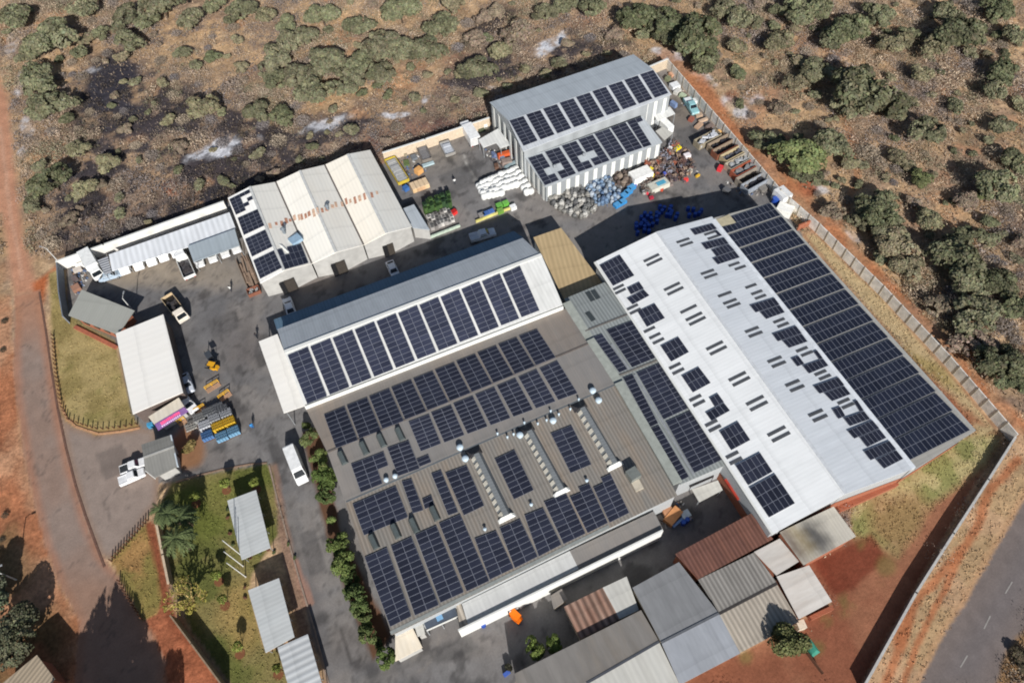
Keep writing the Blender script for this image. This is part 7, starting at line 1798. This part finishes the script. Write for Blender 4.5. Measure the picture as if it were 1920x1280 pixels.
# --- garden and hedge plants
for px, py, r, lb in ((578, 820, 14, 'topmost shrub by the van along the factory left wall'), (572, 795, 9, 'small shrub under the white factory canopy'), (604, 900, 18, 'tall shrub below the van along the factory left wall'), (600, 880, 12, 'small shrub just below the van'), (627, 1017, 16, 'round shrub halfway down the factory left wall'), (642, 1052, 16, 'shrub just below the halfway shrub on the factory left wall'), (655, 1076, 13, 'shrub in the tight row low on the factory left wall, upper'), (664, 1124, 16, 'bushy shrub in the row low on the factory left wall'), (680, 1152, 13, 'small shrub above the lowest two on the factory left wall'), (686, 1190, 16, 'second lowest shrub on the factory left wall'), (722, 1230, 20, 'lowest shrub beside the cream porch'), (594, 856, 13, 'dense shrub level with the van windscreen in the factory hedge'), (610, 932, 13, 'hedge shrub just below the tall shrub under the van'), (618, 975, 9, 'smallest hedge shrub in the gap halfway down'), (636, 1036, 12, 'hedge shrub squeezed between the two halfway shrubs'), (652, 1100, 12, 'hedge shrub between the upper row and bushy shrub'), (672, 1140, 12, 'hedge shrub touching the bushy shrub from below'), (684, 1172, 11, 'hedge shrub just above the second lowest'), (706, 1212, 11, 'hedge shrub between the lowest two')):
    tree(px + 3, py, r * random.Random(int(px * 3)).uniform(1.15, 1.7), ((.125, .16, .05), (.085, .115, .04), (.11, .135, .05))[int(px) % 3] if r < 18 else (.10, .14, .04), lb, 'hedge_shrub', 'shrub', 'shrubs along the factory left wall', hk=random.Random(int(px)).uniform(1.2, 2.0), crown=CROWNS[int(px + py) % 10] if r > 12 else SMALLC[int(px) % 5])
tree(1002, 1213, 26, (.12, .155, .04), 'round leafy tree on the left of a pair by the long shed', 'round_tree', 'tree', 'pair of round trees', hk=2.0, crown=COMPACT[0])
tree(1037, 1205, 23, (.13, .165, .045), 'round leafy tree on the right of a pair by the long shed', 'round_tree', 'tree', 'pair of round trees', hk=2.0, crown=COMPACT[1])
tree(1476, 1203, 44, (.115, .125, .05), 'big rounded olive green tree beside the green tarpaulin', 'garden_tree', 'tree', 'garden trees', hk=1.7, crown=COMPACT[2])
tree(352, 838, 21, (.2, .15, .06), 'yellow brown small tree between gatehouse and crate pallets', 'gate_tree', 'tree', 'garden trees', hk=1.0, small=True)
tree(952, 1252, 11, (.06, .06, .04), 'dark sparse plant by the end of the long shed', 'dark_plant', 'plant', 'garden trees', hk=1.3, small=True)
tree(1918, 1240, 26, (.12, .10, .06), 'ragged brown green bush cut by the lower right photo edge', 'roadside_bush', 'bush', 'roadside bushes', hk=.7)
tree(22, 1200, 52, (.125, .128, .075), 'large pale grey green tree in the lower left corner', 'corner_tree', 'tree', 'garden trees', hk=1.35, crown=FINE[0])
tree(-30, 1120, 46, (.13, .14, .09), 'grey green tree at the left edge above the corner tree', 'corner_tree', 'tree', 'garden trees', hk=1.2)
for px, py in ((7, 600), (4, 655), (8, 965), (3, 1010)):
    bare_bush(px, py, 9, (.12, .10, .07), 'dark low bush on the left photo edge, %d percent down' % round(py / 12.8))
for px, py, lb in ((422, 907, 'clipped ball bush nearest the top of the garden lawn'), (365, 932, 'clipped ball bush beside the palms at the lawn edge'), (478, 906, 'clipped ball bush in the shade above the upper carport'), (408, 1078, 'clipped ball bush below the flagpoles, upper of two'), (419, 1123, 'clipped ball bush below the flagpoles, lower of two'), (447, 1213, 'clipped ball bush alone left of the middle carport'), (519, 1252, 'clipped ball bush at the left edge of the lowest carport')):
    tree(px, py, 14, (.22, .25, .06), lb, 'ball_bush', 'bush', 'clipped ball bushes on the lawn', hk=2.2, crown=BALLC)
    bp_ = W(px + 3, py + 12); ring = MB(); ring.cyl((bp_.x, bp_.y, 0), .75, .05, 16); ro = ring.build('planting_bed', paint(128, 84, 56, .9)); ro['kind'] = 'structure'
for k, (px, py, c) in enumerate(((425, 955, 0), (427, 970, 1), (431, 1000, 1), (436, 1020, 0), (470, 1045, 1), (487, 1037, 0), (502, 1030, 1), (514, 1035, 0), (458, 1100, 1), (459, 1120, 1), (540, 1020, 0), (552, 1045, 0))):
    tree(px, py, 5, ((.10, .12, .05), (.16, .08, .05))[c], 'small %s border plant by the carports, %s' % (('green', 'reddish')[c], pos_pct(px, py)), 'border_plant', 'plant', 'border plants round the carports', hk=1.0, small=True)
# palms: trunk and fronds
def palm(px, py, r_m, h, lb, col=(.085, .11, .045)):
    p = W(px, py, h); rr = random.Random(int(px)); t = thing('palm_tree', lb, 'palm', (p.x, p.y, 0), 0, 'palms at the garden corner')
    m = MB(); m.tube([(0, 0, -.1), (.1, 0, h * .5), (0, 0, h)], .26, .17, 8); local(m, 'trunk', M['trunk'], t)
    V = []; F = []; sh = []
    for k in range(34):
        a = rr.uniform(0, 6.28); el = rr.uniform(-.15, 1.0); pts = []
        for q in range(8):
            s = q / 7; pts.append(Vector((math.cos(a) * r_m * s * math.cos(el * (1 - s * .8)), math.sin(a) * r_m * s * math.cos(el * (1 - s * .8)), h + r_m * (math.sin(el) * s * .8 - .75 * s * s))))
        side = Vector((-math.sin(a), math.cos(a), 0))
        for q in range(1, 8):
            for sgn in (-1, 1):
                b0 = len(V); d = pts[q] - pts[q - 1]; wl = r_m * .15 * math.sin(math.pi * (q / 8)) + .12
                tip = pts[q] + side * sgn * wl + d * .5 - Vector((0, 0, wl * .45))
                V += [pts[q - 1], pts[q], tip]; F.append((b0, b0 + 1, b0 + 2)); z = rr.uniform(.7, 1.3); sh += [(z, z, z)] * 3
    me = bpy.data.meshes.new('fronds'); me.from_pydata([tuple(v) for v in V], [], F); shade_attr(me, np.array(sh)); me.materials.append(M['leaf']); me.update()
    mk('fronds', me, t, (*col, 1)); return t
palm(312, 962, 2.1, 5.0, 'palm at the top corner of the pale garden wall')
palm(338, 968, 2.2, 4.4, 'palm right of the corner palm beside the lawn')
palm(328, 1008, 2.5, 5.8, 'tallest palm behind the pale garden wall with star shaped shadow', (.10, .125, .05))
palm(300, 955, 2.0, 3.2, 'small palm on the entrance side of the corner palm')
# frangipani-like bare yellow tree
def candelabra(px, py, R_, lb):
    p = W(px, py, R_ * .7); rr = random.Random(9); t = thing('bare_branch_tree', lb, 'tree', (p.x, p.y, 0)); m = MB(); L2 = []
    m.tube([(0, 0, -.1), (0, 0, .8)], .22, .18, 7)
    def grow(p_, d, l, r, k):
        q = p_ + d * l; m.tube([p_, q], r, r * .8, 5)
        if k == 0: L2.append(q); return
        for _ in range(3):
            e = (d + Vector((rr.uniform(-.8, .8), rr.uniform(-.8, .8), rr.uniform(-.25, .5)))).normalized(); grow(q, e, l * .78, r * .7, k - 1)
    for k in range(6):
        a = k * 1.05; grow(Vector((0, 0, .8)), Vector((math.cos(a) * .7, math.sin(a) * .7, .7)).normalized(), R_ * .38, .11, 3)
    local(m, 'branches', paint(196, 170, 112, .9), t)
    cen = np.array([tuple(q + Vector((rr.uniform(-.2, .2), rr.uniform(-.2, .2), rr.uniform(-.1, .2)))) for q in L2 for _ in range(3)]); n = len(cen)
    r = np.random.default_rng(3); me = leaf_mesh('leaves', cen, r.normal(size=(n, 3)) + np.array([0, 0, 1]), r.uniform(.08, .2, n), np.ones((n, 3)) * r.uniform(.7, 1.3, (n, 1)), .6, 4)
    mk('leaves', me, t, (.30, .26, .06, 1)); return t
candelabra(350, 1118, 3.6, 'bare yellow branched tree at the lower end of the pale garden wall')
# tall trees just below the photo whose shadows cross the road
for k, (sx, sy, h, R_, lb) in enumerate(((214, 1088, 16, 7.0, 'tall spreading tree below the photo edge shading the road'), (322, 1208, 10, 2.6, 'slim tree below the photo edge shading the red path'), (265, 1190, 14, 5.0, 'second tall tree below the photo edge shading the road'), (1945, 900, 5, 2, ''))):
    if not lb: continue
    tip = W(sx, sy); el, az = D2R(30.5), D2R(78.5)
    b = tip - Vector((math.cos(az), math.sin(az), 0)) * (h / math.tan(el))
    t = thing('shade_tree', lb, 'tree', (b.x, b.y, 0), k, 'trees below the photo edge'); t.scale = (R_, R_, h / 1.12)
    mk('crown', FINE[k], t, (*GREY_G, 1)); mk('trunk', TRUNKS[k], t, (1, 1, 1, 1))

# ================================================================== light, sky, camera
EL, AZ = D2R(30.5), D2R(78.5)     # shadows run towards AZ
sd_ = bpy.data.lights.new('sun', 'SUN'); sd_.energy = 5.0; sd_.angle = D2R(.5); sd_.color = (1.0, .975, .94)
so = bpy.data.objects.new('sun', sd_); COL.objects.link(so)
dirv = Vector((math.cos(AZ) * math.cos(EL), math.sin(AZ) * math.cos(EL), -math.sin(EL)))
so.rotation_euler = dirv.to_track_quat('-Z', 'Y').to_euler(); so.location = (0, 0, 120)
w = bpy.data.worlds.new('World'); scn.world = w; w.use_nodes = True
nt = w.node_tree; bg = nt.nodes['Background']; sky = nt.nodes.new('ShaderNodeTexSky')
sky.sky_type = 'NISHITA'; sky.sun_disc = False; sky.sun_elevation = EL
sx_, sy_ = -dirv.x, -dirv.y
sky.sun_rotation = math.atan2(sx_, sy_)
nt.links.new(sky.outputs[0], bg.inputs['Color']); bg.inputs['Strength'].default_value = .064
cd = bpy.data.cameras.new('camera'); co = bpy.data.objects.new('camera', cd); COL.objects.link(co)
co.matrix_world = Matrix((
    (AR.x, AU.x, -AF.x, CAM.x), (AR.y, AU.y, -AF.y, CAM.y), (AR.z, AU.z, -AF.z, CAM.z), (0, 0, 0, 1)))
cd.sensor_fit = 'HORIZONTAL'; cd.sensor_width = 36; cd.lens = FPX / 1920 * 36; cd.clip_start = 1; cd.clip_end = 6000
scn.camera = co
scn.view_settings.view_transform = 'Standard'; scn.view_settings.look = 'None'; scn.view_settings.exposure = 0
scn.render.film_transparent = False
scn.cycles.filter_width = 1.9
